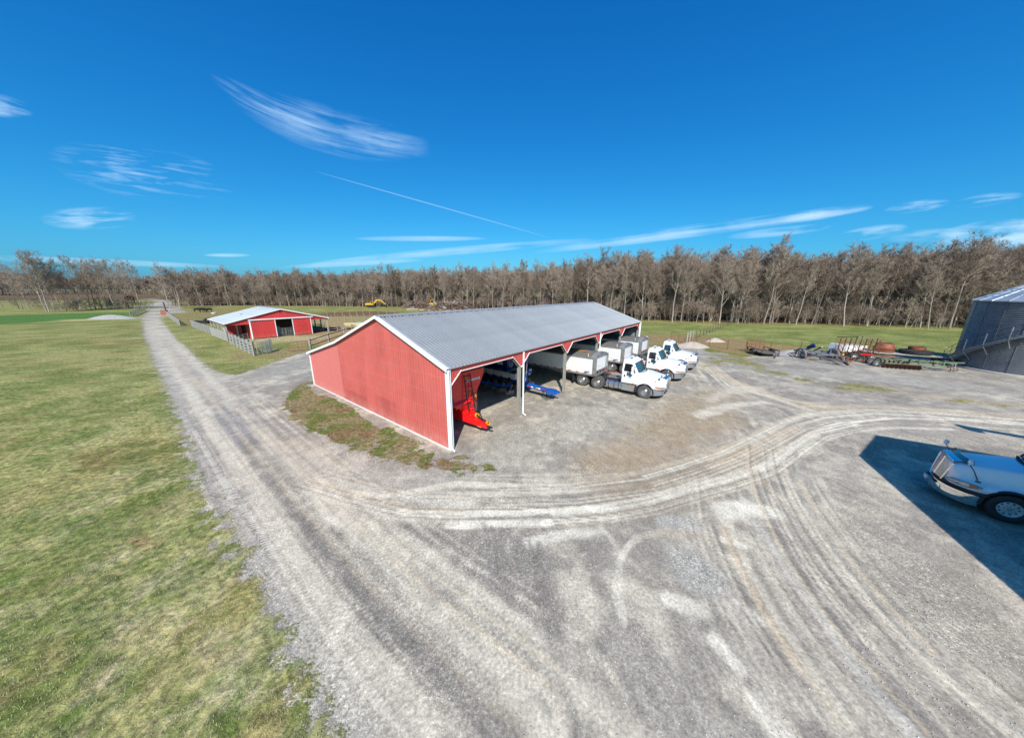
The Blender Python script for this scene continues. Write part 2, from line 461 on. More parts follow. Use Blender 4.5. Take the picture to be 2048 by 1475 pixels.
def poly_sd(X, Y, poly):
    """signed distance, negative outside"""
    d = seg_dist(X, Y, poly, True); ins = np.zeros(X.shape, bool); n = len(poly)
    for i in range(n):
        x0, y0 = poly[i]; x1, y1 = poly[(i + 1) % n]
        if y0 == y1: continue
        c = ((y0 > Y) != (y1 > Y)) & (X < (x1 - x0) * (Y - y0) / (y1 - y0) + x0); ins ^= c
    return np.where(ins, d, -d)


def path_coords(X, Y, pts):
    """arc length along, signed distance from and plain distance to a polyline"""
    D_ = np.full(X.shape, 1e9); S_ = np.zeros(X.shape); N_ = np.zeros(X.shape); acc = 0.0
    for (x0, y0), (x1, y1) in zip(pts[:-1], pts[1:]):
        vx, vy = x1 - x0, y1 - y0; L = math.hypot(vx, vy) + 1e-9
        t = np.clip(((X - x0) * vx + (Y - y0) * vy) / (L * L), 0, 1)
        d = np.hypot(X - x0 - t * vx, Y - y0 - t * vy); side = np.sign((X - x0) * vy - (Y - y0) * vx)
        m = d < D_; D_ = np.where(m, d, D_); S_ = np.where(m, acc + t * L, S_); N_ = np.where(m, side * d, N_); acc += L
    return S_, N_, D_


ROAD_LEFT = [(-210.14, 182.81), (-131.49, 112.55), (-97.75, 82.36), (-63.02, 52.69), (-45.80, 38.48), (-35.79, 30.13), (-29.10, 24.77), (-23.63, 20.25), (-19.95, 17.11), (-16.82, 14.75), (-14.52, 12.65), (-12.72, 11.18), (-10.20, 9.35), (-7.76, 7.40), (-6.14, 6.21), (-4.87, 5.27), (-3.92, 4.47), (-3.03, 3.73)]
ROAD_RIGHT = [(-204.38, 183.38), (-126.93, 112.81), (-90.22, 79.85), (-71.59, 64.08), (-53.21, 48.52), (-42.00, 39.56), (-33.59, 32.58), (-28.25, 28.68), (-25.91, 27.81), (-25.90, 29.87), (-26.35, 34.19), (-26.76, 38.20), (-25.67, 40.59)]
YARD_TOP = [(-20, 36), (-12, 36), (-4, 42), (9, 47), (15, 43), (19.5, 41.5)] + [(24.50, 43.54), (26.62, 45.67), (27.83, 45.70), (26.38, 42.03), (25.81, 39.55), (27.57, 39.26), (27.22, 36.22), (29.21, 37.12), (35.67, 40.43), (42.15, 41.62), (49.30, 40.70), (51.61, 37.83)] + [(60, 40), (75, 42), (90, 20), (60, -20)]
YARD = ROAD_RIGHT + YARD_TOP + [(20, -20), (-1.0, -20)] + ROAD_LEFT[::-1]
ISLAND = [(-17.03, 26.28), (-17.74, 25.65), (-17.95, 24.50), (-17.18, 22.24), (-16.18, 20.53), (-14.14, 18.23), (-11.99, 16.49), (-9.91, 15.14), (-8.15, 14.08), (-6.65, 13.23), (-5.09, 12.55), (-3.60, 12.08), (-2.35, 11.86), (-1.37, 11.79), (-0.30, 12.26), (-1.48, 12.87), (-2.80, 13.77), (-6.64, 16.95), (-11.78, 21.20)]


def build_ground():
    def axis(lo, hi, fine_lo, fine_hi, st, growth):
        a = list(np.arange(fine_lo, fine_hi, st)); s = st; x = a[-1]
        while x < hi: s *= growth; x += s; a.append(x)
        s = st; x = fine_lo; b = []
        while x > lo: s *= growth; x -= s; b.append(x)
        return np.array(b[::-1] + a)
    xs = axis(-4200, 4200, -16, 22, 0.085, 1.028)
    ys = axis(-600, 5200, 2.4, 22, 0.085, 1.026)
    X, Y = np.meshgrid(xs, ys); nx, ny = len(xs), len(ys)
    n_big = fbm(X, Y, 9, 3); n_mid = fbm(X, Y, 2.2, 11); n_sm = fbm(X, Y, 0.55, 21, 3); n_huge = fbm(X, Y, 40, 31)
    D = np.hypot(X, Y)

    def C(*c): return np.array(c)[None, None, :]
    def lay(base, w, col): return base * (1 - w[..., None]) + C(*col) * w[..., None]
    def window(pts, pad):
        px_ = [p[0] for p in pts]; py_ = [p[1] for p in pts]
        i0, i1 = np.searchsorted(xs, [min(px_) - pad, max(px_) + pad]); j0, j1 = np.searchsorted(ys, [min(py_) - pad, max(py_) + pad])
        return (slice(max(j0 - 1, 0), j1 + 1), slice(max(i0 - 1, 0), i1 + 1))
    breakup = fbm(X, Y, 0.7, 97)

    # ---- vegetation / soil layer
    green = (0.135, 0.185, 0.060); lush = (0.075, 0.165, 0.035); straw = (0.33, 0.27, 0.17); drab = (0.225, 0.20, 0.105); brown = (0.19, 0.115, 0.065)
    V = np.zeros(X.shape + (3,)) + C(0.215, 0.215, 0.095)
    V = lay(V, sstep(0.45, 0.62, n_mid) * 0.7, drab)
    V = lay(V, sstep(0.48, 0.68, n_big) * 0.6, green)
    V = lay(V, sstep(0.55, 0.72, fbm(X, Y * 1.6, 5, 51)) * 0.6, (0.26, 0.25, 0.12))
    # lawn left of the lane: greener away, straw and thin toward the lane and toward the camera
    sdl = seg_dist(X, Y, ROAD_LEFT)
    left = (poly_sd(X, Y, YARD) < 0) & (X < 0) & (Y < 70)
    near_lane = np.where(left, 1 - sstep(1.0, 6.5, sdl + (n_mid - 0.5) * 4), 0.0)
    V = lay(V, near_lane * 0.85 * sstep(0.35, 0.6, n_mid + 0.15), (0.46, 0.395, 0.31))
    V = lay(V, near_lane * sstep(0.53, 0.62, fbm(X, Y, 1.3, 61)) * 0.9, (0.115, 0.165, 0.05))
    V = lay(V, np.where(left, 1, 0) * sstep(0.56, 0.66, fbm(X, Y, 1.7, 62)) * 0.55, (0.09, 0.15, 0.035))
    nearleft = np.where(left, 1 - sstep(9, 22, D), 0.0)
    V = lay(V, nearleft * sstep(0.44, 0.56, fbm(X, Y, 0.75, 71)) * 0.75, (0.50, 0.44, 0.345))
    V = lay(V, nearleft * sstep(0.52, 0.60, fbm(X, Y, 1.3, 73)) * 0.8, (0.10, 0.165, 0.04))
    V = lay(V, np.where(left, 1, 0) * sstep(0.60, 0.70, fbm(X, Y * 0.7, 3.3, 81)) * 0.75, (0.20, 0.125, 0.07))
    farleft = np.where(left, sstep(14, 34, D), 0.0)
    V = lay(V, farleft * 0.45, (0.25, 0.265, 0.11))
    for pl, r in BROWNS:
        V = lay(V, (1 - sstep(0.4 * r, 1.1 * r, seg_dist(X, Y, pl) + (n_mid - 0.5) * r * 1.6)) * 0.7, (0.20, 0.125, 0.07))
    # fine mottling of the sward at several sizes
    for sc_, sd_, amt in ((0.8, 501, .5), (0.38, 502, .45), (2.6, 503, .5)):
        q_ = fbm(X, Y, sc_, sd_, 3)
        V = lay(V, sstep(0.52, 0.62, q_) * amt, (0.36, 0.33, 0.17)); V = lay(V, (1 - sstep(0.36, 0.47, q_)) * amt * 0.9, (0.125, 0.165, 0.045))
    # far fields
    sd = poly_sd(X, Y, FIELD_LUSH); V = lay(V, sstep(-0.5, 0.5, sd + (n_sm - 0.5) * 2), (0.075, 0.17, 0.045))
    V = lay(V, sstep(-0.5, 1.5, sd) * sstep(0.45, 0.65, n_big) * 0.4, (0.11, 0.20, 0.06))
    sd = poly_sd(X, Y, FIELD_RIGHT); V = lay(V, sstep(-0.5, 0.6, sd + (n_mid - 0.5) * 2), (0.20, 0.225, 0.09))
    V = lay(V, sstep(-0.5, 0.6, sd) * sstep(0.45, 0.62, fbm(X * 0.6, Y * 2, 3.5, 41)) * 0.75, (0.30, 0.31, 0.14))
    V = lay(V, sstep(-0.5, 0.6, sd) * sstep(0.53, 0.64, fbm(X, Y * 1.5, 3, 42)) * 0.6, (0.10, 0.15, 0.045))
    for poly, colr_, soft in SOILS:
        sd = poly_sd(X, Y, poly)
        V = lay(V, sstep(-soft, soft, sd + (n_mid - 0.5) * soft * 3 + (n_big - 0.5) * soft) * 0.92, colr_)
    V = lay(V, sstep(-1, 3, poly_sd(X, Y, FOREST)) * 0.95, (0.15, 0.095, 0.062))
    V = lay(V, sstep(-4, 0, poly_sd(X, Y, FOREST)) * (1 - sstep(0, 3, poly_sd(X, Y, FOREST))) * 0.7, (0.29, 0.20, 0.12))
    sd = poly_sd(X, Y, PLOUGHED); V = lay(V, sstep(-2, 2, sd), (0.135, 0.085, 0.062))
    V = lay(V, sstep(-2, 2, sd) * sstep(0.5, 0.7, fbm(X, Y * 6, 60, 43)) * 0.5, (0.20, 0.15, 0.10))

    # ---- gravel layer
    G_ = np.zeros(X.shape + (3,)) + C(0.335, 0.305, 0.272)
    G_ = lay(G_, sstep(0.42, 0.66, n_big) * 0.5, (0.265, 0.240, 0.218))
    G_ = lay(G_, sstep(0.45, 0.65, n_mid) * 0.35, (0.42, 0.39, 0.355))
    # tyre streaks that follow the ways the vehicles take
    def streak(path, reach, cell, stretch, seed, lo, hi):
        s_, d_, dd = path_coords(X, Y, path)
        n_ = fbm(d_ / cell, s_ / stretch, 1.0, seed, 3)
        return sstep(lo, hi, n_) * (1 - sstep(reach * .6, reach, dd))
    for path, reach, cell, stretch, seed in STREAKS:
        G_ = lay(G_, streak(path, reach, cell, stretch, seed, .50, .62) * .75, (0.60, 0.545, 0.46))
        G_ = lay(G_, streak(path, reach, cell * 1.2, stretch * .7, seed + 7, .51, .64) * .50, (0.215, 0.20, 0.19))
    for sc_, sd_, c__, am in ((1.6, 601, (0.62, 0.56, 0.475), .5), (0.7, 602, (0.60, 0.545, 0.465), .45), (0.9, 603, (0.215, 0.195, 0.185), .35), (3.5, 604, (0.24, 0.215, 0.20), .35), (0.35, 605, (0.23, 0.21, 0.20), .25)):
        G_ = lay(G_, sstep(.55, .70, fbm(X, Y, sc_, sd_, 4)) * am, c__)
    coarse = 0.22 + 0.4 * sstep(0.4, 0.65, n_big)
    for pts, w, colr_, a, so, wb in STROKES:
        wi = window(pts, w * (1 + so) + wb * 1.3 + .1); nm, ns = n_mid[wi], n_sm[wi]
        d = seg_dist(X[wi], Y[wi], pts) + (nm - 0.5) * wb * 1.6 + (ns - 0.5) * wb * 0.8
        msk = (1 - sstep(w * (1 - so), w * (1 + so), d)) * a * (0.70 + 0.30 * sstep(0.3, 0.6, breakup[wi]))
        G_[wi] = G_[wi] * (1 - msk[..., None]) + np.array(colr_) * msk[..., None]
        if colr_[0] > 0.42: coarse[wi] = coarse[wi] * (1 - 0.75 * msk)
    for pts, w, colr_, a in COARSE:
        d = seg_dist(X, Y, pts) + (n_mid - 0.5) * w
        msk = (1 - sstep(w * 0.4, w * 1.1, d)) * a
        G_ = lay(G_, msk * .8, (colr_[0], colr_[1] * .96, colr_[2] * .88)); coarse = np.maximum(coarse, msk * 0.9)

    # ---- gravelness
    sdY = poly_sd(X, Y, YARD)
    wgt = 0.52 + sdY / 1.5 + (fbm(X, Y, .5, 131, 3) - .5) * .5 * np.clip(1 - np.abs(sdY + .2) / 1.6, 0, 1)
    wgt = wgt + np.where(left, 1, 0) * (1 - sstep(.3, 2.2, sdl)) * .30 * sstep(.50, .66, fbm(X, Y, .33, 132, 3))
    isl = poly_sd(X, Y, ISLAND)
    wallside = seg_dist(X, Y, [(-3.0, 13.9), (-16.7, 24.9)])
    weeds = sstep(-0.4, 0.4, isl + (n_sm - .5)) * (0.40 + 1.15 * fbm(X, Y, 0.45, 101)) * (0.84 + 0.32 * sstep(-5, -11, X)) * sstep(0.15, 0.9, wallside + (n_mid - .5))
    wgt = np.minimum(wgt, 1.15 - weeds * 0.95)
    for poly, k in WEEDY:
        sd = poly_sd(X, Y, poly)
        wgt = np.minimum(wgt, 1.2 - sstep(-0.6, 0.9, sd + (n_mid - 0.5) * 1.5) * (0.25 + k * fbm(X, Y * 1.5, 1.4, 111)))
    for pts, w in LANES:      # gravel lanes through grass
        wgt = np.maximum(wgt, 0.5 + (w - seg_dist(X, Y, pts) - (n_mid - .5) * 1.0) / 1.2)
    V = lay(V, sstep(-0.8, 0.3, isl) * 0.9, (0.22, 0.175, 0.125))
    V = lay(V, sstep(-0.8, 0.3, isl) * sstep(0.50, 0.62, fbm(X, Y, 0.8, 121)), (0.12, 0.145, 0.045))
    V = lay(V, sstep(-0.8, 0.3, isl) * sstep(0.56, 0.68, fbm(X, Y, 1.6, 122)) * 0.8, (0.20, 0.12, 0.085))
    for poly, k in WEEDY:
        sd = poly_sd(X, Y, poly); V = lay(V, sstep(-1, 0.5, sd), (0.235, 0.225, 0.09))
        V = lay(V, sstep(-1, 0.5, sd) * sstep(0.5, 0.65, n_mid) * 0.7, (0.36, 0.29, 0.17))
    wgt = np.clip(wgt, 0, 1)

    Z = 0.035 * (n_big - 0.5) * sstep(2, 8, D)
    Z *= np.clip(np.abs(poly_sd(X, Y, [(-3, 14), (15, 36.4), (1.3, 47.3), (-16.6, 25)])) * 0 + 1, 0, 1)
    nv = nx * ny
    co = np.empty((nv, 3), np.float32); co[:, 0] = X.ravel(); co[:, 1] = Y.ravel(); co[:, 2] = Z.ravel()
    idx = np.arange(nv).reshape(ny, nx)
    q = np.stack([idx[:-1, :-1], idx[:-1, 1:], idx[1:, 1:], idx[1:, :-1]], -1).reshape(-1, 4)
    me = bpy.data.meshes.new('ground')
    me.vertices.add(nv); me.vertices.foreach_set('co', co.ravel())
    me.loops.add(q.size); me.loops.foreach_set('vertex_index', q.ravel().astype(np.int32))
    me.polygons.add(len(q)); me.polygons.foreach_set('loop_start', np.arange(0, q.size, 4, dtype=np.int32))
    me.update()
    def attr(name, rgb, a):
        at = me.color_attributes.new(name, 'FLOAT_COLOR', 'POINT')
        d = np.ones((nv, 4), np.float32)
        d[:, :3] = rgb.reshape(-1, 3); d[:, 3] = a.ravel(); at.data.foreach_set('color', d.ravel())
    attr('gravel_colour', np.clip(G_, 0, 1), wgt)
    attr('soil_colour', np.clip(V, 0, 1), np.clip(coarse, 0, 1))
    o = bpy.data.objects.new('ground', me); COL.objects.link(o)
    tag(o, 'flat farm ground of gravel yard, grass and bare soil', kind='structure')
    me.materials.append(ground_mat())
    me.validate()
    return xs, ys, wgt, V


def ground_mat():
    m_ = bpy.data.materials.new('ground_surface'); m_.use_nodes = True
    t = NT(m_.node_tree); b = t.n['Principled BSDF']
    a1 = t.n.new('ShaderNodeAttribute'); a1.attribute_name = 'gravel_colour'
    a2 = t.n.new('ShaderNodeAttribute'); a2.attribute_name = 'soil_colour'
    co = t.n.new('ShaderNodeTexCoord').outputs['Object']
    nW = t.noise(co, 0.9, 3, 0.5)
    cow_ = t.vm('ADD', co, t.comb(t.m('MULTIPLY', nW, 1.6), t.m('MULTIPLY', nW, -1.1), 0.0)); nS = t.noise(t.vm('MULTIPLY', cow_, (1.0, 0.45, 1.0)), 2.6, 9, 0.72)
    nA = t.noise(co, 2.2, 8, 0.65); nB = t.noise(co, 14, 6, 0.62); nC = t.noise(co, 0.6, 5, 0.6)
    w = t.m('ADD', a1.outputs['Alpha'], t.m('ADD', t.m('MULTIPLY', t.m('SUBTRACT', nA, 0.5), 0.9), t.m('MULTIPLY', t.m('SUBTRACT', nB, 0.5), 0.9)))
    w = t.mr(w, 0.42, 0.60, smooth=True)
    vo = t.voro(co, 46); vo2 = t.voro(co, 21)
    st = t.sep(vo.outputs['Color'])[0]; st2 = t.sep(vo2.outputs['Color'])[0]
    cs = a2.outputs['Alpha']
    stone = t.m('ADD', t.m('MULTIPLY', t.m('SUBTRACT', t.m('POWER', st, 1.6), 0.38), t.m('MULTIPLY', cs, 1.0)), 1.0)
    stone2 = t.m('ADD', 1.0, t.m('MULTIPLY', t.m('SUBTRACT', t.mr(st2, 0.80, 0.97), 0.15), t.m('MULTIPLY', cs, 0.7)))
    f = t.m('MULTIPLY', t.m('MULTIPLY', stone, stone2), t.mr(nB, 0.3, 0.7, 0.66, 1.34))
    f = t.m('MULTIPLY', f, t.mr(nA, 0.3, 0.7, 0.90, 1.10)); f = t.m('MULTIPLY', f, t.mr(nS, 0.38, 0.62, 0.84, 1.17))
    gc = t.vm('MULTIPLY', a1.outputs['Color'], t.comb(t.m('MULTIPLY', f, 0.915), t.m('MULTIPLY', f, 0.888), t.m('MULTIPLY', f, 0.815)))
    # vegetation: straw / green / dark break-up from blades to tufts
    nG = t.noise(co, 9, 7, 0.7); nH = t.noise(co, 38, 4, 0.6); nI = t.noise(co, 3.3, 6, 0.65); nK = t.noise(co, 4.6, 2, 0.6); nJ = t.noise(co, 1.4, 9, 0.75); nL = t.noise(co, 0.33, 6, 0.7)
    vf = t.m('MULTIPLY', t.m('MULTIPLY', t.mr(nG, 0.34, 0.66, 0.50, 1.50), t.mr(nH, 0.3, 0.7, 0.55, 1.45)), t.m('MULTIPLY', t.mr(nJ, 0.36, 0.64, 0.74, 1.26), t.mr(nK, 0.34, 0.66, 0.62, 1.38)))
    vc = t.vm('MULTIPLY', a2.outputs['Color'], t.comb(vf, vf, vf))
    vc = t.mix(t.m('MULTIPLY', t.mr(nK, 0.53, 0.66), 0.45), vc, t.vm('MULTIPLY', a2.outputs['Color'], (1.75, 1.5, 1.45)))
    vc = t.mix(t.m('MULTIPLY', t.mr(nH, 0.55, 0.72), 0.40), vc, (0.44, 0.40, 0.22, 1))
    vc = t.mix(t.m('MULTIPLY', t.mr(nI, 0.50, 0.66), 0.45), vc, t.vm('MULTIPLY', a2.outputs['Color'], (0.55, 0.90, 0.30)))
    vc = t.mix(t.m('MULTIPLY', t.mr(nL, 0.52, 0.66), 0.30), vc, t.vm('MULTIPLY', a2.outputs['Color'], (0.85, 0.62, 0.50)))
    vc = t.vm('MULTIPLY', vc, (0.90, 0.88, 0.68))
    base = t.mix(w, vc, gc)
    t.l.new(base, b.inputs['Base Color'])
    b.inputs['Roughness'].default_value = 0.95
    b.inputs['Specular IOR Level'].default_value = 0.15
    bn = t.n.new('ShaderNodeBump'); bn.inputs['Strength'].default_value = 0.42; bn.inputs['Distance'].default_value = 0.022
    hg = t.m('ADD', t.m('MULTIPLY', t.m('SUBTRACT', 1.0, vo.outputs['Distance']), t.m('MULTIPLY', cs, 0.8)), t.m('MULTIPLY', nB, 0.8))
    hv = t.m('ADD', t.m('MULTIPLY', nG, 6.0), t.m('MULTIPLY', nH, 2.0))
    hh = t.m('ADD', t.m('MULTIPLY', hg, w), t.m('MULTIPLY', hv, t.m('SUBTRACT', 1.0, w)))
    t.l.new(hh, bn.inputs['Height']); t.l.new(bn.outputs[0], b.inputs['Normal'])
    return m_


DUST = (0.63, 0.575, 0.49); DUST2 = (0.57, 0.47, 0.355); WHITE_ = (0.76, 0.715, 0.63); DARK_ = (0.215, 0.196, 0.182); TAN = (0.385, 0.30, 0.21); BLUEG = (0.34, 0.325, 0.31); PALE = (0.44, 0.41, 0.37)
STROKES = [
    # broad lane tone
    ([(-60.21, 52.17), (-39.73, 35.29), (-27.23, 25.38), (-19.81, 19.63), (-13.95, 14.99)], 0.85, (0.27, 0.26, 0.27), 0.8, 0.5, 0.2),
    ([(-13.95, 14.99), (-10.03, 11.81), (-7.89, 9.89), (-5.96, 8.43), (-4.37, 7.13), (-3.00, 6.13), (-1.64, 5.04), (-0.80, 4.52), (-0.20, 3.91)], 0.62, DARK_, 0.62, 0.7, 0.4),
    ([(-129.29, 112.67), (-68.76, 60.04), (-44.92, 39.84), (-31.34, 28.63), (-23.64, 22.16)], 1.8, (0.38, 0.35, 0.32), 0.5, 0.5, 0.3),
    # shoulder of fresh blue-grey stone
    ([(-63.02, 52.69), (-45.80, 38.48), (-35.79, 30.13), (-29.02, 24.78), (-23.45, 20.26), (-19.71, 17.11), (-16.59, 14.75), (-14.27, 12.65), (-12.47, 11.19), (-9.99, 9.35), (-7.59, 7.40), (-5.95, 6.21), (-4.67, 5.27), (-3.72, 4.47), (-2.83, 3.73)], 0.30, BLUEG, 0.75, 0.5, 0.2),
    # left dust strip
    ([(-209.10, 182.92), (-75.09, 63.97), (-54.60, 47.00), (-42.57, 36.97), (-32.97, 29.18), (-25.98, 23.60), (-20.64, 19.26), (-15.99, 15.38), (-12.54, 12.66), (-9.90, 10.52), (-7.67, 8.55), (-5.96, 7.00), (-4.22, 5.65), (-3.36, 5.03), (-2.32, 4.33), (-1.54, 3.74)], 0.33, DUST, 0.75, 0.5, 0.22),
    ([(-205.43, 183.28), (-68.10, 60.06), (-48.00, 43.58), (-35.21, 33.28), (-27.92, 27.27), (-20.28, 20.89), (-16.40, 17.97), (-12.70, 14.78), (-10.38, 12.93), (-8.49, 11.52), (-6.33, 9.71), (-4.78, 8.35), (-3.18, 7.25), (-2.23, 6.22), (-1.22, 5.57), (-0.34, 4.89), (0.26, 4.27), (0.71, 3.74)], 0.33, DUST, 0.75, 0.5, 0.22),
    ([(-7.59, 10.63), (-6.17, 9.40), (-4.87, 8.78), (-3.61, 8.11), (-2.17, 7.26), (-1.04, 6.39), (0.30, 5.40), (0.91, 4.80), (1.62, 4.34), (2.29, 3.75)], 0.36, DUST, 0.75, 0.6, 0.3),
    ([(-92.92, 79.74), (-49.61, 43.54), (-28.99, 26.92), (-20.06, 19.91)], 0.30, DUST2, 0.5, 0.5, 0.2),
    # shed-end of the lane, soft pale wash
    ([(-11.59, 13.95), (-8.78, 12.60), (-5.98, 11.47), (-3.64, 11.41), (-1.31, 11.22)], 0.75, PALE, 0.6, 0.7, 0.4),
    ([(-12.79, 15.59), (-10.94, 14.47), (-9.45, 13.72), (-7.41, 12.61)], 0.30, TAN, 0.30, 0.7, 0.3),
    # upper curved wheel tracks
    ([(-6.40, 10.64), (-4.97, 10.43), (-3.49, 10.88), (-2.31, 11.28), (-0.68, 11.16), (0.76, 11.07), (2.54, 11.18), (4.16, 11.46), (6.02, 11.88), (8.57, 13.07), (11.42, 14.49), (14.69, 16.46), (17.22, 17.98), (20.28, 19.15), (24.34, 19.72), (27.91, 19.22), (32.33, 18.12)], 0.17, DUST, 0.95, 0.35, 0.08),
    ([(-2.41, 10.51), (-1.20, 10.57), (0.73, 10.62), (2.46, 10.78), (4.24, 11.05), (6.06, 11.48), (8.49, 12.56), (11.28, 13.93), (14.39, 15.76), (17.03, 17.16), (20.04, 18.40), (23.87, 19.10), (27.39, 18.63), (31.11, 17.36)], 0.14, DUST, 0.85, 0.35, 0.08),
    ([(-2.38, 10.85), (-0.67, 10.83), (2.50, 10.98), (4.30, 11.26), (6.05, 11.69), (8.52, 12.81), (11.37, 14.23)], 0.06, (0.30, 0.27, 0.245), 0.8, 0.4, 0.04),
    # lower curved wheel tracks
    ([(-4.05, 9.59), (-2.92, 9.44), (-1.85, 9.45), (0.11, 9.54), (1.78, 9.68), (3.45, 9.88), (5.36, 10.34), (7.52, 11.21), (9.35, 11.75), (11.39, 12.54), (13.11, 13.46), (15.25, 14.95), (17.31, 16.35), (20.06, 17.48), (24.06, 18.28), (27.84, 18.16), (31.23, 17.43)], 0.16, WHITE_, 0.95, 0.3, 0.07),
    ([(-2.10, 8.91), (-0.24, 9.02), (1.46, 9.07), (3.55, 9.33), (5.08, 9.70), (7.03, 10.35), (9.20, 11.15), (11.89, 12.34), (14.25, 13.75), (16.68, 15.24), (19.49, 16.37), (22.68, 16.86), (25.69, 16.69)], 0.19, WHITE_, 0.95, 0.3, 0.07),
    ([(-1.11, 9.23), (1.49, 9.29), (3.49, 9.58), (5.21, 10.00), (7.26, 10.75), (9.24, 11.43), (11.27, 12.18), (12.99, 13.01)], 0.07, (0.30, 0.27, 0.24), 0.85, 0.4, 0.04),
    ([(3.32, 9.96), (5.43, 10.49), (7.62, 11.38), (9.48, 11.94), (11.79, 12.83)], 0.05, (0.28, 0.25, 0.22), 0.7, 0.4, 0.04),
    ([(-8.51, 11.45), (-6.17, 10.19), (-3.98, 9.39), (-2.15, 9.15)], 0.30, DUST, 0.6, 0.5, 0.2),
    # tan tint across the yard in front of the trucks
    ([(4.30, 12.70), (6.73, 14.09), (10.01, 16.42), (12.84, 18.65)], 1.7, TAN, 0.85, 0.7, 0.8),
    ([(8.27, 17.08), (12.02, 19.51), (16.47, 22.63)], 1.6, (0.37, 0.30, 0.22), 0.8, 0.7, 0.8),
    ([(4.27, 10.55), (6.35, 11.20), (9.40, 12.73), (12.06, 14.13)], 1.0, (0.29, 0.235, 0.18), 0.75, 0.7, 0.6),
    ([(16.89, 23.86), (16.80, 20.49), (16.74, 17.90), (16.13, 15.83)], 1.2, (0.37, 0.33, 0.285), 0.5, 0.7, 0.8),
    ([(21.08, 33.74), (19.89, 28.47), (19.84, 24.56), (20.27, 22.10), (21.61, 20.35)], 0.45, DUST2, 0.75, 0.5, 0.3),
    ([(18.56, 24.82), (19.63, 22.66), (20.21, 19.68)], 0.35, DUST, 0.8, 0.5, 0.3),
    ([(14.60, 21.49), (16.87, 23.23), (19.13, 24.15), (20.69, 24.57)], 0.5, DUST, 0.5, 0.6, 0.5),
    ([(12.19, 18.65), (15.38, 20.48), (18.27, 21.01)], 0.4, WHITE_, 0.55, 0.6, 0.5),
    ([(9.77, 12.95), (11.87, 13.88), (14.50, 15.23), (16.41, 16.47)], 0.8, DUST2, 0.6, 0.6, 0.5),
    ([(20.63, 20.05), (25.15, 20.38), (28.78, 19.68), (33.11, 18.60)], 0.5, DUST2, 0.55, 0.6, 0.3),
    ([(18.95, 15.86), (22.89, 16.80), (25.32, 16.42), (27.86, 15.33)], 0.8, (0.40, 0.36, 0.32), 0.5, 0.6, 0.4),
    ([(31.26, 24.71), (31.37, 22.80), (33.32, 21.70), (36.16, 20.50)], 0.6, (0.44, 0.36, 0.27), 0.6, 0.6, 0.6),
    ([(24.48, 21.07), (29.07, 20.43), (34.07, 19.20)], 0.35, (0.30, 0.28, 0.27), 0.5, 0.6, 0.3),
    # arcs swinging down to the lower right
    ([(14.50, 15.23), (12.81, 13.10), (11.68, 11.44), (10.93, 10.14), (10.17, 8.59), (9.70, 7.47), (9.26, 6.25), (9.05, 5.32), (9.08, 4.57), (9.11, 3.94), (9.20, 3.77)], 0.12, DUST, 0.9, 0.35, 0.07),
    ([(15.31, 15.23), (13.35, 12.97), (12.20, 11.41), (11.41, 10.14), (10.59, 8.60), (10.04, 7.38), (9.60, 6.19), (9.37, 5.22), (9.27, 4.37), (9.33, 3.80)], 0.12, PALE, 0.95, 0.35, 0.07),
    ([(8.99, 10.27), (8.59, 9.38), (8.18, 7.93), (7.88, 6.83), (7.68, 5.98), (7.50, 5.24), (7.37, 4.57), (7.34, 3.93), (7.30, 3.76)], 0.15, (0.50, 0.475, 0.44), 0.9, 0.4, 0.10),
    ([(7.67, 9.45), (7.08, 8.14), (6.66, 6.82), (6.38, 5.62), (6.28, 4.82), (6.28, 3.99), (6.26, 3.76)], 0.15, DUST, 0.6, 0.5, 0.15),
    ([(9.80, 10.58), (9.05, 8.74), (8.47, 7.05), (8.12, 5.75), (7.96, 4.70), (7.89, 3.86)], 0.10, (0.27, 0.25, 0.24), 0.7, 0.5, 0.15),
    ([(6.17, 7.90), (5.93, 6.44), (5.78, 5.25), (5.77, 4.36), (5.76, 3.76)], 0.20, DARK_, 0.45, 0.6, 0.3),
    ([(11.18, 12.96), (10.52, 11.23), (10.48, 10.00), (10.38, 9.46)], 0.12, DUST2, 0.7, 0.5, 0.1),
    ([(6.71, 9.98), (6.09, 8.30), (5.71, 6.73), (5.55, 5.57), (5.50, 4.52)], 0.14, (0.42, 0.38, 0.34), 0.7, 0.5, 0.15),
    ([(7.77, 9.71), (8.81, 9.77), (9.51, 9.61)], 0.42, WHITE_, 0.95, 0.4, 0.25),
    # sinuous pale lines in the middle
    ([(3.84, 8.23), (3.26, 7.56), (2.86, 6.67), (2.73, 5.76)], 0.09, WHITE_, 0.60, 0.4, 0.10),
    ([(3.04, 8.94), (3.26, 8.28), (3.34, 7.74), (4.11, 8.39), (4.90, 8.65)], 0.11, DUST, 0.55, 0.4, 0.10),
    ([(4.90, 8.65), (6.02, 8.57), (6.87, 8.30), (7.31, 8.10)], 0.09, (0.46, 0.38, 0.30), 0.85, 0.4, 0.05),
    ([(6.90, 8.30), (7.31, 8.10)], 0.14, WHITE_, 0.9, 0.4, 0.05),
    ([(2.94, 7.02), (3.59, 6.24), (3.47, 5.37), (3.87, 4.68), (4.02, 3.99)], 0.22, DUST, 0.55, 0.6, 0.3),
    ([(4.10, 6.34), (4.80, 6.06)], 0.22, WHITE_, 0.75, 0.5, 0.2),
    ([(4.70, 5.35), (4.80, 5.10), (4.88, 4.86)], 0.18, WHITE_, 0.7, 0.5, 0.2),
    ([(5.91, 6.24), (6.01, 6.02), (6.05, 5.75)], 0.12, WHITE_, 0.8, 0.5, 0.1),
    ([(4.81, 4.28), (4.85, 3.85)], 0.2, WHITE_, 0.6, 0.5, 0.2),
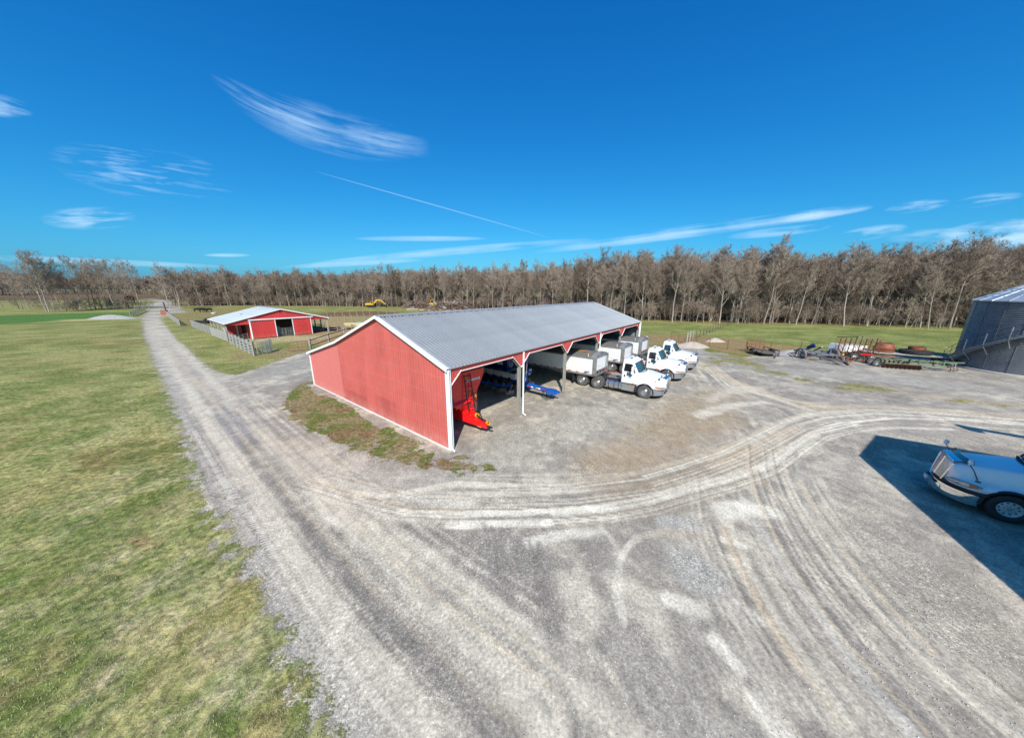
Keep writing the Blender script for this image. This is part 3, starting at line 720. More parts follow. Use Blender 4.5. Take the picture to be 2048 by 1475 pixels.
    ([(1.47, 6.71), (2.02, 6.16), (1.63, 5.56)], 0.35, DUST, 0.6, 0.6, 0.4),
    ([(0.60, 8.17), (1.60, 8.49), (2.96, 8.67)], 0.22, WHITE_, 0.65, 0.5, 0.2),
    ([(-3.98, 10.50), (-2.93, 10.21), (-1.74, 9.93)], 0.35, WHITE_, 0.6, 0.6, 0.3),
    # dark damp patches
    ([(0.84, 7.34), (1.03, 6.42), (1.06, 5.67)], 0.33, DARK_, 0.7, 0.6, 0.3),
    ([(2.01, 8.08), (2.65, 7.52), (2.64, 8.08)], 0.4, DARK_, 0.4, 0.6, 0.3),
    ([(1.00, 5.24), (1.66, 4.68), (2.19, 4.12)], 0.30, DARK_, 0.55, 0.6, 0.3),
    ([(3.85, 4.86), (4.02, 4.43), (4.21, 3.99)], 0.28, DARK_, 0.6, 0.6, 0.3),
    ([(4.82, 11.54), (6.79, 12.11), (8.83, 12.94)], 0.45, DARK_, 0.35, 0.6, 0.4),
    ([(4.35, 9.69), (5.92, 9.92), (7.08, 9.98)], 0.45, (0.25, 0.22, 0.19), 0.7, 0.5, 0.3),
    ([(-19.71, 21.11), (-15.48, 17.59), (-12.24, 15.59)], 0.5, (0.26, 0.25, 0.255), 0.6, 0.6, 0.4),
    ([(-11.69, 15.60), (-10.17, 14.48)], 0.4, (0.24, 0.20, 0.19), 0.45, 0.6, 0.4),
]
def offset_path(pts, d):
    out = []
    for i, (x, y) in enumerate(pts):
        x0, y0 = pts[max(i - 1, 0)]; x1, y1 = pts[min(i + 1, len(pts) - 1)]; L = math.hypot(x1 - x0, y1 - y0) + 1e-9
        out.append((x - (y1 - y0) / L * d, y + (x1 - x0) / L * d))
    return out


# crisp wheel marks running parallel to each way: pale crushed dust with dark edges
_r = random.Random(12)
for path_, spread, n_, w_lo, w_hi, al in (
        ([(-2.34, 10.66), (-0.45, 10.58), (2.45, 10.72), (5.82, 11.40), (8.19, 12.39), (10.83, 13.63), (13.80, 15.34), (16.87, 17.16), (19.72, 18.39), (23.74, 19.18), (27.35, 18.80), (31.96, 17.89)], .95, 9, .035, .085, .75),
        ([(-2.87, 9.24), (-1.10, 9.20), (1.49, 9.32), (3.49, 9.58), (5.22, 10.02), (7.28, 10.78), (9.27, 11.46), (11.69, 12.42), (14.35, 14.15), (17.38, 15.97), (20.97, 17.20)], .55, 7, .035, .08, .85),
        ([(13.38, 14.14), (11.79, 11.95), (10.83, 10.29), (10.00, 8.59), (9.43, 7.29), (9.08, 6.19), (8.85, 5.21), (8.82, 4.37), (8.80, 3.83)], 1.25, 11, .03, .075, .70),
        ([(8.31, 10.27), (7.61, 8.73), (7.10, 7.20), (6.76, 5.87), (6.61, 4.83), (6.58, 3.92)], 1.1, 10, .03, .085, .60),
        ([(8.01, 11.56), (6.83, 9.20), (6.20, 7.36), (5.90, 6.05), (5.76, 4.96), (5.78, 4.06)], .7, 6, .03, .07, .5),
        ([(-49.61, 43.54), (-28.99, 26.92), (-19.40, 19.19), (-13.50, 14.45), (-9.77, 11.45), (-6.54, 8.89), (-4.12, 6.99), (-2.15, 5.55), (-0.63, 4.50), (0.35, 3.84)], 2.4, 14, .03, .09, .50),
        ([(20.77, 31.43), (18.58, 24.55), (18.69, 21.53), (19.68, 19.76), (22.74, 19.44)], .9, 6, .05, .12, .5),
        ([(-8.51, 11.45), (-5.93, 10.49), (-3.75, 9.78), (-1.70, 9.66)], .8, 6, .03, .07, .55)):
    for k_ in range(n_):
        o_ = spread * (2 * (k_ + _r.uniform(.1, .9)) / n_ - 1); q_ = offset_path(path_, o_)
        a0_ = _r.randrange(0, max(1, len(q_) // 3)); a1_ = len(q_) - _r.randrange(0, max(1, len(q_) // 3)); q_ = q_[a0_:a1_]
        if len(q_) < 2: continue
        w_ = _r.uniform(w_lo, w_hi)
        STROKES.append((q_, w_, (WHITE_, DUST, DUST, DUST2)[_r.randrange(4)], al * _r.uniform(.6, 1.0), .35, .035))
        if _r.random() < .65: STROKES.append((offset_path(q_, w_ + .05), .035, (0.19, 0.172, 0.158), al * .85, .4, .02))
# short straight furrows in the middle of the junction
for k_, (u0, w0_) in enumerate([(0.0, 0.07), (0.25, 0.05), (0.52, 0.08), (0.86, 0.06), (1.1, 0.09), (1.42, 0.05), (1.7, 0.08)]):
    STROKES.append(([(-0.55 + u0 * 0.9, 6.6 + 0.1 * k_), (-0.75 + u0 * 0.95, 8.2), (-0.95 + u0 * 1.05, 9.0 - 0.15 * k_)], w0_, DARK_ if k_ % 2 else (0.26, 0.245, 0.235), 0.75, 0.5, 0.06))
STREAKS = [
    ([(-90.71, 79.83), (-44.60, 39.85), (-26.11, 24.67), (-16.38, 16.86), (-11.06, 12.59), (-7.35, 9.63), (-4.50, 7.49), (-2.38, 5.89), (-0.76, 4.76), (0.36, 3.98)], 3.2, .16, 7.0, 701),
    ([(-6.40, 10.64), (-3.39, 10.50), (-0.65, 10.52), (2.42, 10.53), (5.73, 11.20), (8.03, 12.12), (10.57, 13.26), (13.26, 14.66), (16.27, 16.47), (19.11, 17.77), (23.07, 18.59), (26.81, 18.38), (31.23, 17.43)], 1.8, .12, 9.0, 711),
    ([(13.08, 14.14), (11.57, 11.95), (10.29, 10.00), (9.50, 8.32), (9.04, 7.05), (8.68, 5.93), (8.50, 4.97), (8.45, 4.14), (8.43, 3.80)], 2.2, .13, 6.0, 721),
    ([(8.01, 11.56), (6.68, 8.73), (6.13, 6.73), (5.86, 5.36), (5.79, 4.28), (5.70, 3.79)], 1.8, .15, 4.0, 731),
    ([(20.38, 32.54), (17.30, 23.87), (16.11, 18.69), (14.50, 15.23)], 2.5, .25, 5.0, 741),
]
COARSE = [
    ([(5.29, 7.45), (5.35, 7.03)], 0.75, (0.40, 0.41, 0.43), 0.8),
    ([(5.39, 9.19), (6.16, 9.00)], 0.40, (0.44, 0.45, 0.47), 0.8),
    ([(13.13, 10.01), (11.70, 8.12), (11.16, 6.60), (10.73, 5.38)], 1.4, (0.37, 0.36, 0.345), 0.7),
    ([(-0.63, 15.10), (2.20, 16.35), (5.05, 18.58), (7.31, 18.60)], 1.6, (0.42, 0.41, 0.39), 0.75),
    ([(-1.45, 12.66), (0.87, 13.10)], 0.9, (0.40, 0.39, 0.375), 0.6),
    ([(23.96, 31.48), (28.49, 29.52), (34.42, 27.80), (38.95, 24.80)], 1.9, (0.38, 0.38, 0.385), 0.75),
    ([(31.74, 35.74), (32.48, 32.74), (35.02, 31.02)], 1.4, (0.40, 0.40, 0.405), 0.8),
    ([(41.10, 31.75), (42.32, 28.79), (43.52, 25.57)], 1.4, (0.36, 0.355, 0.35), 0.7),
    ([(-23.09, 29.72), (-22.51, 31.84), (-22.66, 33.75)], 2.2, (0.34, 0.345, 0.35), 0.6),
    ([(-12.05, 21.73), (-7.82, 18.45), (-4.53, 15.66), (-3.15, 14.27)], 0.55, (0.50, 0.48, 0.45), 0.8),
    ([(22.42, 15.29), (25.16, 15.31), (26.74, 14.77)], 0.9, (0.42, 0.40, 0.375), 0.7),
]
BROWNS = [([(-67.61, 50.27), (-55.87, 43.41), (-59.02, 47.87)], 2.6), ([(-42.29, 31.52), (-40.76, 32.00)], 1.2), ([(-43.08, 29.41), (-43.43, 26.72)], 1.0), ([(-47.34, 36.00), (-49.92, 39.74)], 1.6),
          ([(-20.93, 13.64), (-19.04, 12.74)], 0.45), ([(-12.17, 8.31), (-11.19, 8.01)], 0.35), ([(-86.51, 68.29), (-73.27, 59.90)], 2.5), ([(-69.65, 43.10), (-72.62, 47.54)], 2.0)]
FIELD_LUSH = [(-126.55, 105.17), (-155.87, 94.96), (-114.68, 69.34), (-110.60, 77.69), (-111.62, 83.24), (-107.70, 84.94), (-107.86, 88.15)] + []
FIELD_LUSH = [(-129.58, 107.44), (-144.21, 101.90), (-150.19, 91.43)] + [(-240, 88), (-150, 45)] + [(-111.57, 67.41), (-111.93, 72.74), (-110.60, 77.69), (-111.04, 81.80), (-107.86, 88.15)]
FIELD_RIGHT = [(8, 62)] + [(24.60, 56.99), (28.03, 56.42), (36.72, 52.96), (37.86, 48.72), (42.23, 44.74), (47.15, 42.46), (54.13, 39.77)] + [(75, 38), (160, 50), (150, 66)] + [(109.07, 69.97), (102.73, 72.76), (89.52, 75.54), (76.70, 77.39), (59.69, 77.96), (48.35, 80.03), (35.66, 83.55)] + [(18, 92), (0, 90)]
FOREST = [(114.37, 69.20), (101.25, 71.68), (81.93, 75.27), (76.70, 77.39), (59.69, 77.96), (48.35, 80.03), (34.88, 84.95), (17.15, 101.48), (-4.91, 126.01), (-34.69, 150.98), (-67.22, 148.57), (-92.53, 151.34), (-132.57, 153.14), (-160.32, 146.16)] + [(-190, 190), (-190, 300), (-60, 420), (160, 400), (420, 260), (480, 60), (190, 45)]
PLOUGHED = [(-1800, 1200), (-1300, 60), (-420, 100), (-330, 200), (-240, 245), (-190, 290), (-160, 520), (-400, 900)]
SOILS = [
    ([(22.73, 56.94), (28.03, 56.42), (36.72, 52.96), (38.24, 49.22), (39.97, 45.53), (43.29, 43.54), (35.97, 40.78), (29.66, 37.72), (28.02, 39.93), (27.87, 45.27), (22.63, 45.15), (18.15, 45.05)], (0.29, 0.205, 0.135), 0.7),
    ([(-44.12, 74.12), (-41.97, 80.44), (-33.60, 82.16), (-25.49, 70.42), (-24.74, 57.66), (-23.46, 44.13), (-30.60, 43.97), (-37.46, 49.42), (-38.12, 55.25)], (0.36, 0.235, 0.155), 1.2),
    ([(-60.53, 81.06), (-54.96, 94.11), (-38.70, 91.28), (-32.29, 82.21), (-38.84, 74.31), (-43.30, 69.79)], (0.33, 0.25, 0.16), 1.5),
    ([(-65.22, 106.10), (-56.80, 116.89), (-40.30, 112.40), (-35.54, 98.90), (-49.07, 94.38), (-56.83, 92.21)], (0.17, 0.085, 0.06), 1.5),
    ([(-116.60, 108.16), (-113.25, 119.39), (-98.21, 117.33), (-85.66, 96.45), (-80.75, 84.57), (-85.17, 82.89), (-100.20, 91.98)], (0.24, 0.14, 0.09), 1.8),
    ([(-137.56, 124.22), (-115.15, 132.76), (-99.03, 133.85), (-81.36, 100.77), (-71.14, 74.27), (-64.96, 64.30), (-73.74, 68.73), (-106.19, 95.45)], (0.25, 0.215, 0.11), 1.5),
    ([(-78.63, 73.99), (-73.51, 73.03), (-66.32, 65.15), (-71.24, 66.85)], (0.28, 0.17, 0.11), 1.0),
    ([(-43.07, 50.35), (-39.86, 52.72), (-34.79, 52.85), (-32.09, 54.14), (-31.10, 49.58), (-34.49, 47.48), (-38.34, 45.52)], (0.42, 0.36, 0.28), 0.5),
    ([(-50.25, 154.58), (-5.17, 132.74), (21.28, 106.00), (14.36, 93.68), (-22.04, 110.85), (-42.46, 130.34)], (0.26, 0.16, 0.10), 1.5),
    ([(-37.18, 40.00), (-29.64, 35.47), (-25.99, 33.69), (-25.55, 36.40), (-25.69, 39.54), (-26.11, 41.31), (-30.60, 43.97), (-30.69, 40.13), (-30.90, 36.30), (-31.39, 34.10)], (0.27, 0.215, 0.13), 0.7),
    ([(-114.75, 78.85), (-113.50, 84.68), (-109.79, 89.76), (-102.46, 83.64), (-105.85, 77.88), (-110.20, 73.97)], (0.42, 0.36, 0.22), 0.6),
]
WEEDY = [([(17.52, 29.36), (21.83, 31.45), (23.49, 29.45), (25.20, 28.19), (25.81, 24.91), (26.77, 23.35), (29.90, 22.55), (32.12, 21.26), (34.64, 19.56), (36.16, 20.50), (34.49, 22.26), (32.04, 24.31), (30.68, 26.92), (27.61, 26.57), (27.67, 30.90), (28.56, 36.24), (27.35, 39.92), (23.18, 37.30)], 0.85),
         ([(1.09, 17.02), (4.91, 15.74), (5.87, 17.06), (3.92, 17.78)], 0.35), ([(13.48, 25.18), (17.87, 26.75), (16.08, 22.62), (13.12, 21.47)], 0.55),
         ([(29.57, 33.16), (38.94, 31.72), (42.72, 27.09), (43.15, 24.86), (45.53, 26.34), (43.63, 29.75), (38.22, 34.03)], 0.50)]
LANES = [([(-104.20, 85.09), (-97.59, 83.85), (-96.90, 85.41)], 1.2), ([(-110.35, 83.30), (-104.20, 85.09)], 1.3), ([(-112, 104), (-150, 138), (-215, 196), (-300, 262)], 2.6)]

GROUND = build_ground()
# ------------------------------------------------------------------ bare winter trees
def bark(name, c, c2, var=0.25):
    m_ = bpy.data.materials.new(name); m_.use_nodes = True
    t = NT(m_.node_tree); b = t.n['Principled BSDF']
    geo = t.n.new('ShaderNodeNewGeometry'); oi = t.n.new('ShaderNodeObjectInfo')
    n1 = t.noise(geo.outputs['Position'], 0.35, 4, 0.6)
    f = t.m('ADD', t.m('MULTIPLY', n1, 0.9), t.m('MULTIPLY', t.m('SUBTRACT', oi.outputs['Random'], 0.5), 0.9))
    base = t.mix(t.mr(f, 0.2, 0.75), c4(c), c4(c2))
    t.l.new(base, b.inputs['Base Color']); b.inputs['Roughness'].default_value = 0.95; b.inputs['Specular IOR Level'].default_value = 0.1
    return m_


BARK = bark('grey_bark', (0.42, 0.365, 0.31), (0.15, 0.122, 0.10))
TWIG = bark('grey_brown_twigs', (0.355, 0.28, 0.222), (0.215, 0.165, 0.128))


class TG:
    """collects trunk tubes and crown twigs"""
    def __init__(s): s.tv = []; s.tf = []; s.cv = []; s.cf = []
    def tube(s, pts, radii, n, crown):
        V_, F_ = (s.cv, s.cf) if crown else (s.tv, s.tf)
        k0 = len(V_); N = len(pts)
        for i in range(N):
            d = pts[min(i + 1, N - 1)] - pts[max(0, i - 1)]; d.normalize()
            u = Vector((0, 0, 1)) if abs(d.z) < 0.9 else Vector((1, 0, 0))
            a = d.cross(u).normalized(); b = a.cross(d)
            for j in range(n):
                t = 2 * PI * j / n; V_.append(tuple(pts[i] + (a * math.cos(t) + b * math.sin(t)) * radii[i]))
        for i in range(N - 1):
            for j in range(n):
                F_.append((k0 + i * n + j, k0 + i * n + (j + 1) % n, k0 + (i + 1) * n + (j + 1) % n, k0 + (i + 1) * n + j))
    def sliver(s, p, q, w, R):
        d = (q - p); a = d.cross(Vector((R.uniform(-1, 1), R.uniform(-1, 1), R.uniform(-1, 1))))
        if a.length < 1e-5: return
        a.normalize(); k = len(s.cv)
        s.cv += [tuple(p - a * w / 2), tuple(p + a * w / 2), tuple(q)]; s.cf.append((k, k + 1, k + 2))


def grow(seed, H_=18.0, wide=1.0, first=0.35, nb=15, level=3, twigs=5, tw=0.05, rad=0.2, thin=1.0):
    R = random.Random(seed); T = TG()
    top = Vector((R.uniform(-0.8, 0.8), R.uniform(-0.8, 0.8), H_))
    pts = []; rr = []
    K = 8
    cx, cy = R.uniform(-0.5, 0.5), R.uniform(-0.5, 0.5)
    for i in range(K + 1):
        t = i / K
        pts.append(Vector((top.x * t + cx * math.sin(t * PI) + R.uniform(-.12, .12) * (i > 0), top.y * t + cy * math.sin(t * PI * 1.3) + R.uniform(-.12, .12) * (i > 0), H_ * t)))
        rr.append(rad * (1 - t) ** 0.8 * (1.25 if i == 0 else 1) + 0.018)
    T.tube(pts, rr, 6, False)
    def at(t):
        f = t * K; i = min(int(f), K - 1); return pts[i].lerp(pts[i + 1], f - i)
    def branch(p, d, L, r, lev):
        n = 3 if lev < 3 else 2
        q = [p.copy()]; dd = d.copy(); rd = [r]
        for i in range(n):
            dd = (dd + Vector((R.uniform(-.22, .22), R.uniform(-.22, .22), R.uniform(-.05, .25)))).normalized()
            q.append(q[-1] + dd * L / n); rd.append(r * (1 - (i + 1) / (n + 0.6)))
        if lev <= 1: T.tube(q, rd, 4, r < 0.045)
        elif lev == 2: T.tube(q, [max(x, 0.012) for x in rd], 3, True)
        if lev >= level:
            for i in range(n): T.sliver(q[i], q[i + 1], tw * 1.1, R)
            for k in range(twigs):
                i = R.randrange(n); s0 = q[i].lerp(q[i + 1], R.random())
                v = (dd * 0.8 + Vector((R.gauss(0, .6), R.gauss(0, .6), R.gauss(.25, .5)))).normalized()
                T.sliver(s0, s0 + v * L * R.uniform(0.35, 0.8), tw, R)
            return
        m_ = 6 if lev == 1 else 5
        for k in range(int(m_ * thin + 0.5)):
            t = R.uniform(0.25, 1.0); f = t * n; i = min(int(f), n - 1); s0 = q[i].lerp(q[i + 1], f - i)
            side = dd.cross(Vector((R.gauss(0, 1), R.gauss(0, 1), R.gauss(0, 1)))).normalized()
            v = (dd * R.uniform(.5, .9) + side * R.uniform(.5, .9) + Vector((0, 0, .25))).normalized()
            branch(s0, v, L * R.uniform(0.38, 0.6), r * 0.5, lev + 1)
    for k in range(nb):
        t = first + (1 - first) * ((k + R.random()) / nb) ** 0.85 * 0.97
        az = k * 2.4 + R.uniform(-.5, .5); up = R.uniform(0.55, 1.1) + 0.6 * t
        d = Vector((math.cos(az), math.sin(az), up)).normalized()
        L = H_ * 0.30 * wide * (1.12 - 0.72 * t) * R.uniform(0.8, 1.2)
        branch(at(t), d, L, rr[min(K, int(t * K))] * 0.55, 1)
    return T


def tmesh(name, v, f, m_):
    me = bpy.data.meshes.new(name); me.from_pydata(v, [], f); me.materials.append(m_); me.update(); return me


PROTO = []; SRC_KIND = {}; SRC_TREES = []
for i in range(6):    # woodland trees: tall, branches high up
    T = grow(100 + i, 18 + (i % 3) * 0.7, 0.78 + 0.1 * (i % 2), 0.32 + 0.05 * (i % 3), 22, 3, 11, 0.036, 0.105 + 0.025 * (i % 3))
    PROTO.append((tmesh('trunk', T.tv, T.tf, BARK), tmesh('crown', T.cv, T.cf, TWIG)))
for i in range(5):    # edge trees: broad crowns
    T = grow(200 + i, 17.5, 1.20, 0.28, 21, 3, 12, 0.036, 0.155)
    PROTO.append((tmesh('trunk', T.tv, T.tf, BARK), tmesh('crown', T.cv, T.cf, TWIG)))
for i in range(3):    # understorey saplings
    T = grow(300 + i, 6.5, 1.5, 0.10, 12, 3, 5, 0.05, 0.06)
    PROTO.append((tmesh('trunk', T.tv, T.tf, BARK), tmesh('crown', T.cv, T.cf, TWIG)))


def put_tree(kind, x, y, s, rz, label, group, sxy=1.0, name='bare_tree'):
    t = thing(name, label, 'tree', (x, y, 0), rz, group)
    t.scale = (s * sxy, s * sxy, s)
    t.rotation_euler = (random.uniform(-.06, .06), random.uniform(-.06, .06), rz)
    a_ = inst('trunk', PROTO[kind][0], t); b_ = inst('crown', PROTO[kind][1], t)
    if kind not in SRC_KIND: SRC_KIND[kind] = 1; SRC_TREES.append((a_, b_))
    return t


def along(pts, step, jit, R):
    out = []; carry = 0.0
    for (x0, y0), (x1, y1) in zip(pts[:-1], pts[1:]):
        L = math.hypot(x1 - x0, y1 - y0); d = carry
        while d < L:
            t = d / L; nx_, ny_ = -(y1 - y0) / L, (x1 - x0) / L
            out.append((x0 + (x1 - x0) * t, y0 + (y1 - y0) * t, nx_, ny_)); d += step * R.uniform(1 - jit, 1 + jit)
        carry = d - L
    return out


R_ = random.Random(5)
EDGE = [(-160.32, 146.16), (-148.44, 147.07), (-132.57, 153.14), (-110.76, 149.95), (-92.53, 151.34), (-76.33, 147.89), (-51.87, 145.24), (-33.68, 146.55), (-18.73, 139.31), (-5.04, 129.29), (6.68, 117.74), (17.15, 101.48), (26.03, 92.46), (34.30, 83.50), (47.59, 78.74), (57.88, 75.54), (69.40, 74.83), (78.39, 71.93), (86.72, 69.24), (94.47, 66.75), (102.15, 66.11)] + [(128, 63), (150, 55)]
MASS = []
row = 0
cnt = 0
for depth in (0.5, 3.5, 7.0, 11.0):
    for (x, y, nx_, ny_) in along(EDGE, (4.0, 5.0, 6.0, 9.0)[row], 0.45, R_):
        px_, py_ = x + nx_ * (depth + R_.uniform(-2, 2)), y + ny_ * (depth + R_.uniform(-2, 2))
        right = x > 20
        s = R_.uniform(0.72, 1.06) * (0.91 if right else 0.89)
        if x < -60: s *= 0.93
        if R_.random() < 0.05: s *= 1.10
        kind = R_.choice((0, 1, 2, 3, 4, 5) if R_.random() < 0.62 else (6, 7, 8, 9, 10))
        if cnt < 268:
            if x > 60: lab, grp = 'bare grey tree in the woodland behind the implements and the round metal bin', 'bare trees of the woodland at the right'
            elif x > 12: lab, grp = 'bare grey tree in the woodland edge beyond the far end of the open red shed', 'bare trees beyond the far end of the shed'
            elif x > -60: lab, grp = 'tall pale trunked bare tree in the woodland behind the brush piles and digger', 'bare trees behind the brush piles'
            else: lab, grp = 'bare brown tree in the wood behind the pasture with the cattle and red barn', 'bare trees behind the cattle pasture'
            put_tree(kind, px_, py_, s, R_.uniform(0, 6.28), lab, grp, R_.uniform(.85, 1.1)); cnt += 1
        else: MASS.append((px_, py_, s))
    row += 1
# the thin row by the ploughed field, left of the lane
ROW_LEFT = [(-216.43, 133.41), (-194.83, 123.85), (-188.76, 120.93), (-181.93, 118.20), (-157.54, 105.89), (-156.75, 105.93), (-158.36, 108.35), (-163.15, 113.45), (-161.48, 113.55), (-164.37, 119.30), (-161.03, 119.51), (-162.78, 122.60), (-160.61, 122.74), (-154.85, 119.90), (-155.72, 123.05), (-157.93, 126.29), (-148.27, 120.31), (-171.85, 145.28)]
for k, (x, y) in enumerate(ROW_LEFT):
    s = (0.83, .86, .78, .75, .97, .93, .85, .80, .86, .95, .88, .9, .78, .9, .92, .85, .9, .98)[k]
    lab = {0: 'leaning bare tree at the far left end of the field row', 4: 'pale double trunked bare tree nearest the green field, its left stem', 5: 'pale double trunked bare tree nearest the green field, its right stem',
           17: 'last bare tree of the row before the lane gap, with a dark trunk'}.get(k, 'bare tree in the open row between the green field and the ploughed land')
    put_tree((6 + k) % 5 + 6, x, y, s * (1.02 if k != 2 else .9), k * 1.7, lab, None if k in (0, 4, 5, 17) else 'bare trees in the row at the far left', 0.92)
put_tree(8, *[(-135.52, 124.35)][0], 0.86, 1.0, 'lone bare tree just right of the lane gap', None, .9)
put_tree(9, *[(-135.33, 127.78)][0], 0.80, 2.0, 'forked dark bare tree right of the lane gap beside the lone one', None, 1.0)

# deeper woodland as one mass


def merged(name, places, label, m_, kinds):
    V_ = []; lv = []; ls = []; k = 0; tot = 0
    pre = []
    for v, f, nt in kinds:
        pre.append((np.concatenate([np.array(x, np.int64) for x in f]), np.array([len(x) for x in f], np.int64)))
    R = random.Random(3)
    for (x, y, s) in places:
        i = R.randrange(len(kinds)); v = kinds[i][0]; a = R.uniform(0, 6.28); c, sn = math.cos(a), math.sin(a)
        w = np.empty_like(v); w[:, 0] = (v[:, 0] * c - v[:, 1] * sn) * s + x; w[:, 1] = (v[:, 0] * sn + v[:, 1] * c) * s + y; w[:, 2] = v[:, 2] * s
        V_.append(w); lv.append(pre[i][0] + k); ls.append(pre[i][1]); k += len(v)
    V_ = np.concatenate(V_); lv = np.concatenate(lv); ls = np.concatenate(ls)
    me = bpy.data.meshes.new(name)
    me.vertices.add(len(V_)); me.vertices.foreach_set('co', V_.ravel())
    me.loops.add(len(lv)); me.loops.foreach_set('vertex_index', lv.astype(np.int32))
    st = np.concatenate([[0], np.cumsum(ls)[:-1]]).astype(np.int32)
    me.polygons.add(len(ls)); me.polygons.foreach_set('loop_start', st); me.update(); me.materials.append(m_)
    o = bpy.data.objects.new(name, me); COL.objects.link(o)
    tag(o, label, kind='stuff'); return o


for (x, y, nx_, ny_) in along(EDGE, 1.0, 0.3, R_):
    for rep in range(5):
        dpt = 5 + 75 * R_.random() ** 1.1
        MASS.append((x + nx_ * dpt + R_.uniform(-2, 2), y + ny_ * dpt + R_.uniform(-2, 2), R_.uniform(.82, 1.0) * (0.90 if x > 20 else 0.88) * (0.93 if x < -60 else 1)))
for k in range(260): MASS.append((R_.uniform(130, 210), R_.uniform(52, 125), R_.uniform(.95, 1.1)))


def tree_mass(name, places, label, protos):
    """one object: bare trees set on points by geometry nodes"""
    me = bpy.data.meshes.new(name); me.from_pydata([(x, y, 0) for x, y, s in places], [], [])
    for nm, vals in (('kind_index', [R_.randrange(len(protos)) for _ in places]), ):
        a = me.attributes.new(nm, 'INT', 'POINT'); a.data.foreach_set('value', vals)
    a = me.attributes.new('turn', 'FLOAT', 'POINT'); a.data.foreach_set('value', [R_.uniform(0, 6.28) for _ in places])
    a = me.attributes.new('size', 'FLOAT', 'POINT'); a.data.foreach_set('value', [s for x, y, s in places])
    o = bpy.data.objects.new(name, me); COL.objects.link(o); tag(o, label, kind='stuff')
    ng = bpy.data.node_groups.new(name, 'GeometryNodeTree')
    ng.interface.new_socket('Geometry', in_out='INPUT', socket_type='NodeSocketGeometry'); ng.interface.new_socket('Geometry', in_out='OUTPUT', socket_type='NodeSocketGeometry')
    N_, L_ = ng.nodes, ng.links; gi_ = N_.new('NodeGroupInput'); go_ = N_.new('NodeGroupOutput')
    g2i = N_.new('GeometryNodeGeometryToInstance')
    outer = N_.new('GeometryNodeJoinGeometry')
    for (to, co_) in reversed(protos):
        jg = N_.new('GeometryNodeJoinGeometry')
        for ob in (to, co_):
            oi = N_.new('GeometryNodeObjectInfo'); oi.transform_space = 'ORIGINAL'; oi.inputs['Object'].default_value = ob; oi.inputs['As Instance'].default_value = False
            L_.new(oi.outputs['Geometry'], jg.inputs[0])
        gg = N_.new('GeometryNodeGeometryToInstance'); L_.new(jg.outputs[0], gg.inputs[0]); L_.new(gg.outputs[0], outer.inputs[0])
    ip = N_.new('GeometryNodeInstanceOnPoints'); L_.new(gi_.outputs[0], ip.inputs['Points']); L_.new(outer.outputs[0], ip.inputs['Instance'])
    ip.inputs['Pick Instance'].default_value = True
    def named(nm, ty):
        n_ = N_.new('GeometryNodeInputNamedAttribute'); n_.data_type = ty; n_.inputs['Name'].default_value = nm; return n_.outputs['Attribute']
    L_.new(named('kind_index', 'INT'), ip.inputs['Instance Index'])
    cx_ = N_.new('ShaderNodeCombineXYZ'); L_.new(named('turn', 'FLOAT'), cx_.inputs[2])
    e2r = N_.new('FunctionNodeEulerToRotation'); L_.new(cx_.outputs[0], e2r.inputs[0]); L_.new(e2r.outputs[0], ip.inputs['Rotation'])
    L_.new(named('size', 'FLOAT'), ip.inputs['Scale']); L_.new(ip.outputs[0], go_.inputs[0])
    md = o.modifiers.new('trees', 'NODES'); md.node_group = ng
    return o


SAPS = []
for k, (x, y, nx_, ny_) in enumerate(along(EDGE, 36.0, 0.2, R_)):
    put_tree(11 + k % 3, x + nx_ * .5, y + ny_ * .5, R_.uniform(.8, 1.2), R_.uniform(0, 6), 'low bare sapling at the foot of the woodland edge', 'bare saplings along the woodland edge', name='sapling')
SAP_SRC = SRC_TREES[-3:]
for (x, y, nx_, ny_) in along(EDGE, 1.0, 0.3, R_):
    for rep in range(4):
        dpt = .5 + 26 * R_.random() ** 1.3; SAPS.append((x + nx_ * dpt + R_.uniform(-1, 1), y + ny_ * dpt + R_.uniform(-1, 1), R_.uniform(.3, .9)))
tree_mass('undergrowth', SAPS, 'thicket of thin bare saplings under the woodland edge', SAP_SRC)
tree_mass('woodland', MASS, 'deep bare winter woodland behind the first rows of trees', SRC_TREES[:-3])
BUSH = []
for i in range(4):
    T = grow(500 + i, 4.0, 1.9, 0.03, 9, 2, 7, 0.05, 0.04, 0.9)
    BUSH.append((np.array(T.tv + T.cv, np.float32), [tuple(x) for x in T.tf] + [tuple(a + len(T.tv) for a in x) for x in T.cf], 0))
und = []
for (x, y, nx_, ny_) in along(EDGE, 1.3, 0.4, R_):
    dpt = 0.5 + 14 * R_.random(); und.append((x + nx_ * dpt, y + ny_ * dpt, R_.uniform(.5, 1.3)))
for (x0, y0), (x1, y1) in zip(ROW_LEFT[:-1], ROW_LEFT[1:]):
    for k in range(5): t = R_.random(); und.append((x0 + (x1 - x0) * t + R_.uniform(-3, 3), y0 + (y1 - y0) * t + 2 + R_.uniform(0, 4), R_.uniform(.4, 1.0)))
merged('underbrush', und, 'thin leafless brush along the foot of the woodland', TWIG, BUSH)
far = []
for k in range(430):
    a = math.radians(-66 + 52 * (k + R_.random()) / 430); d = 640 + R_.uniform(0, 60) + 80 * math.sin(k * .05)
    far.append((math.sin(a) * d * 1.25, math.cos(a) * d, R_.uniform(0.95, 1.25)))
T_ = []
for i in range(3):
    T = grow(600 + i, 18, 1.7, 0.06, 12, 2, 9, 0.5, 0.25, 0.9)
    T_.append((np.array(T.tv + T.cv, np.float32), [tuple(x) for x in T.tf] + [tuple(a + len(T.tv) for a in x) for x in T.cf], 0))
merged('far_woods', far, 'distant line of bare woods beyond the ploughed field', TWIG, T_)
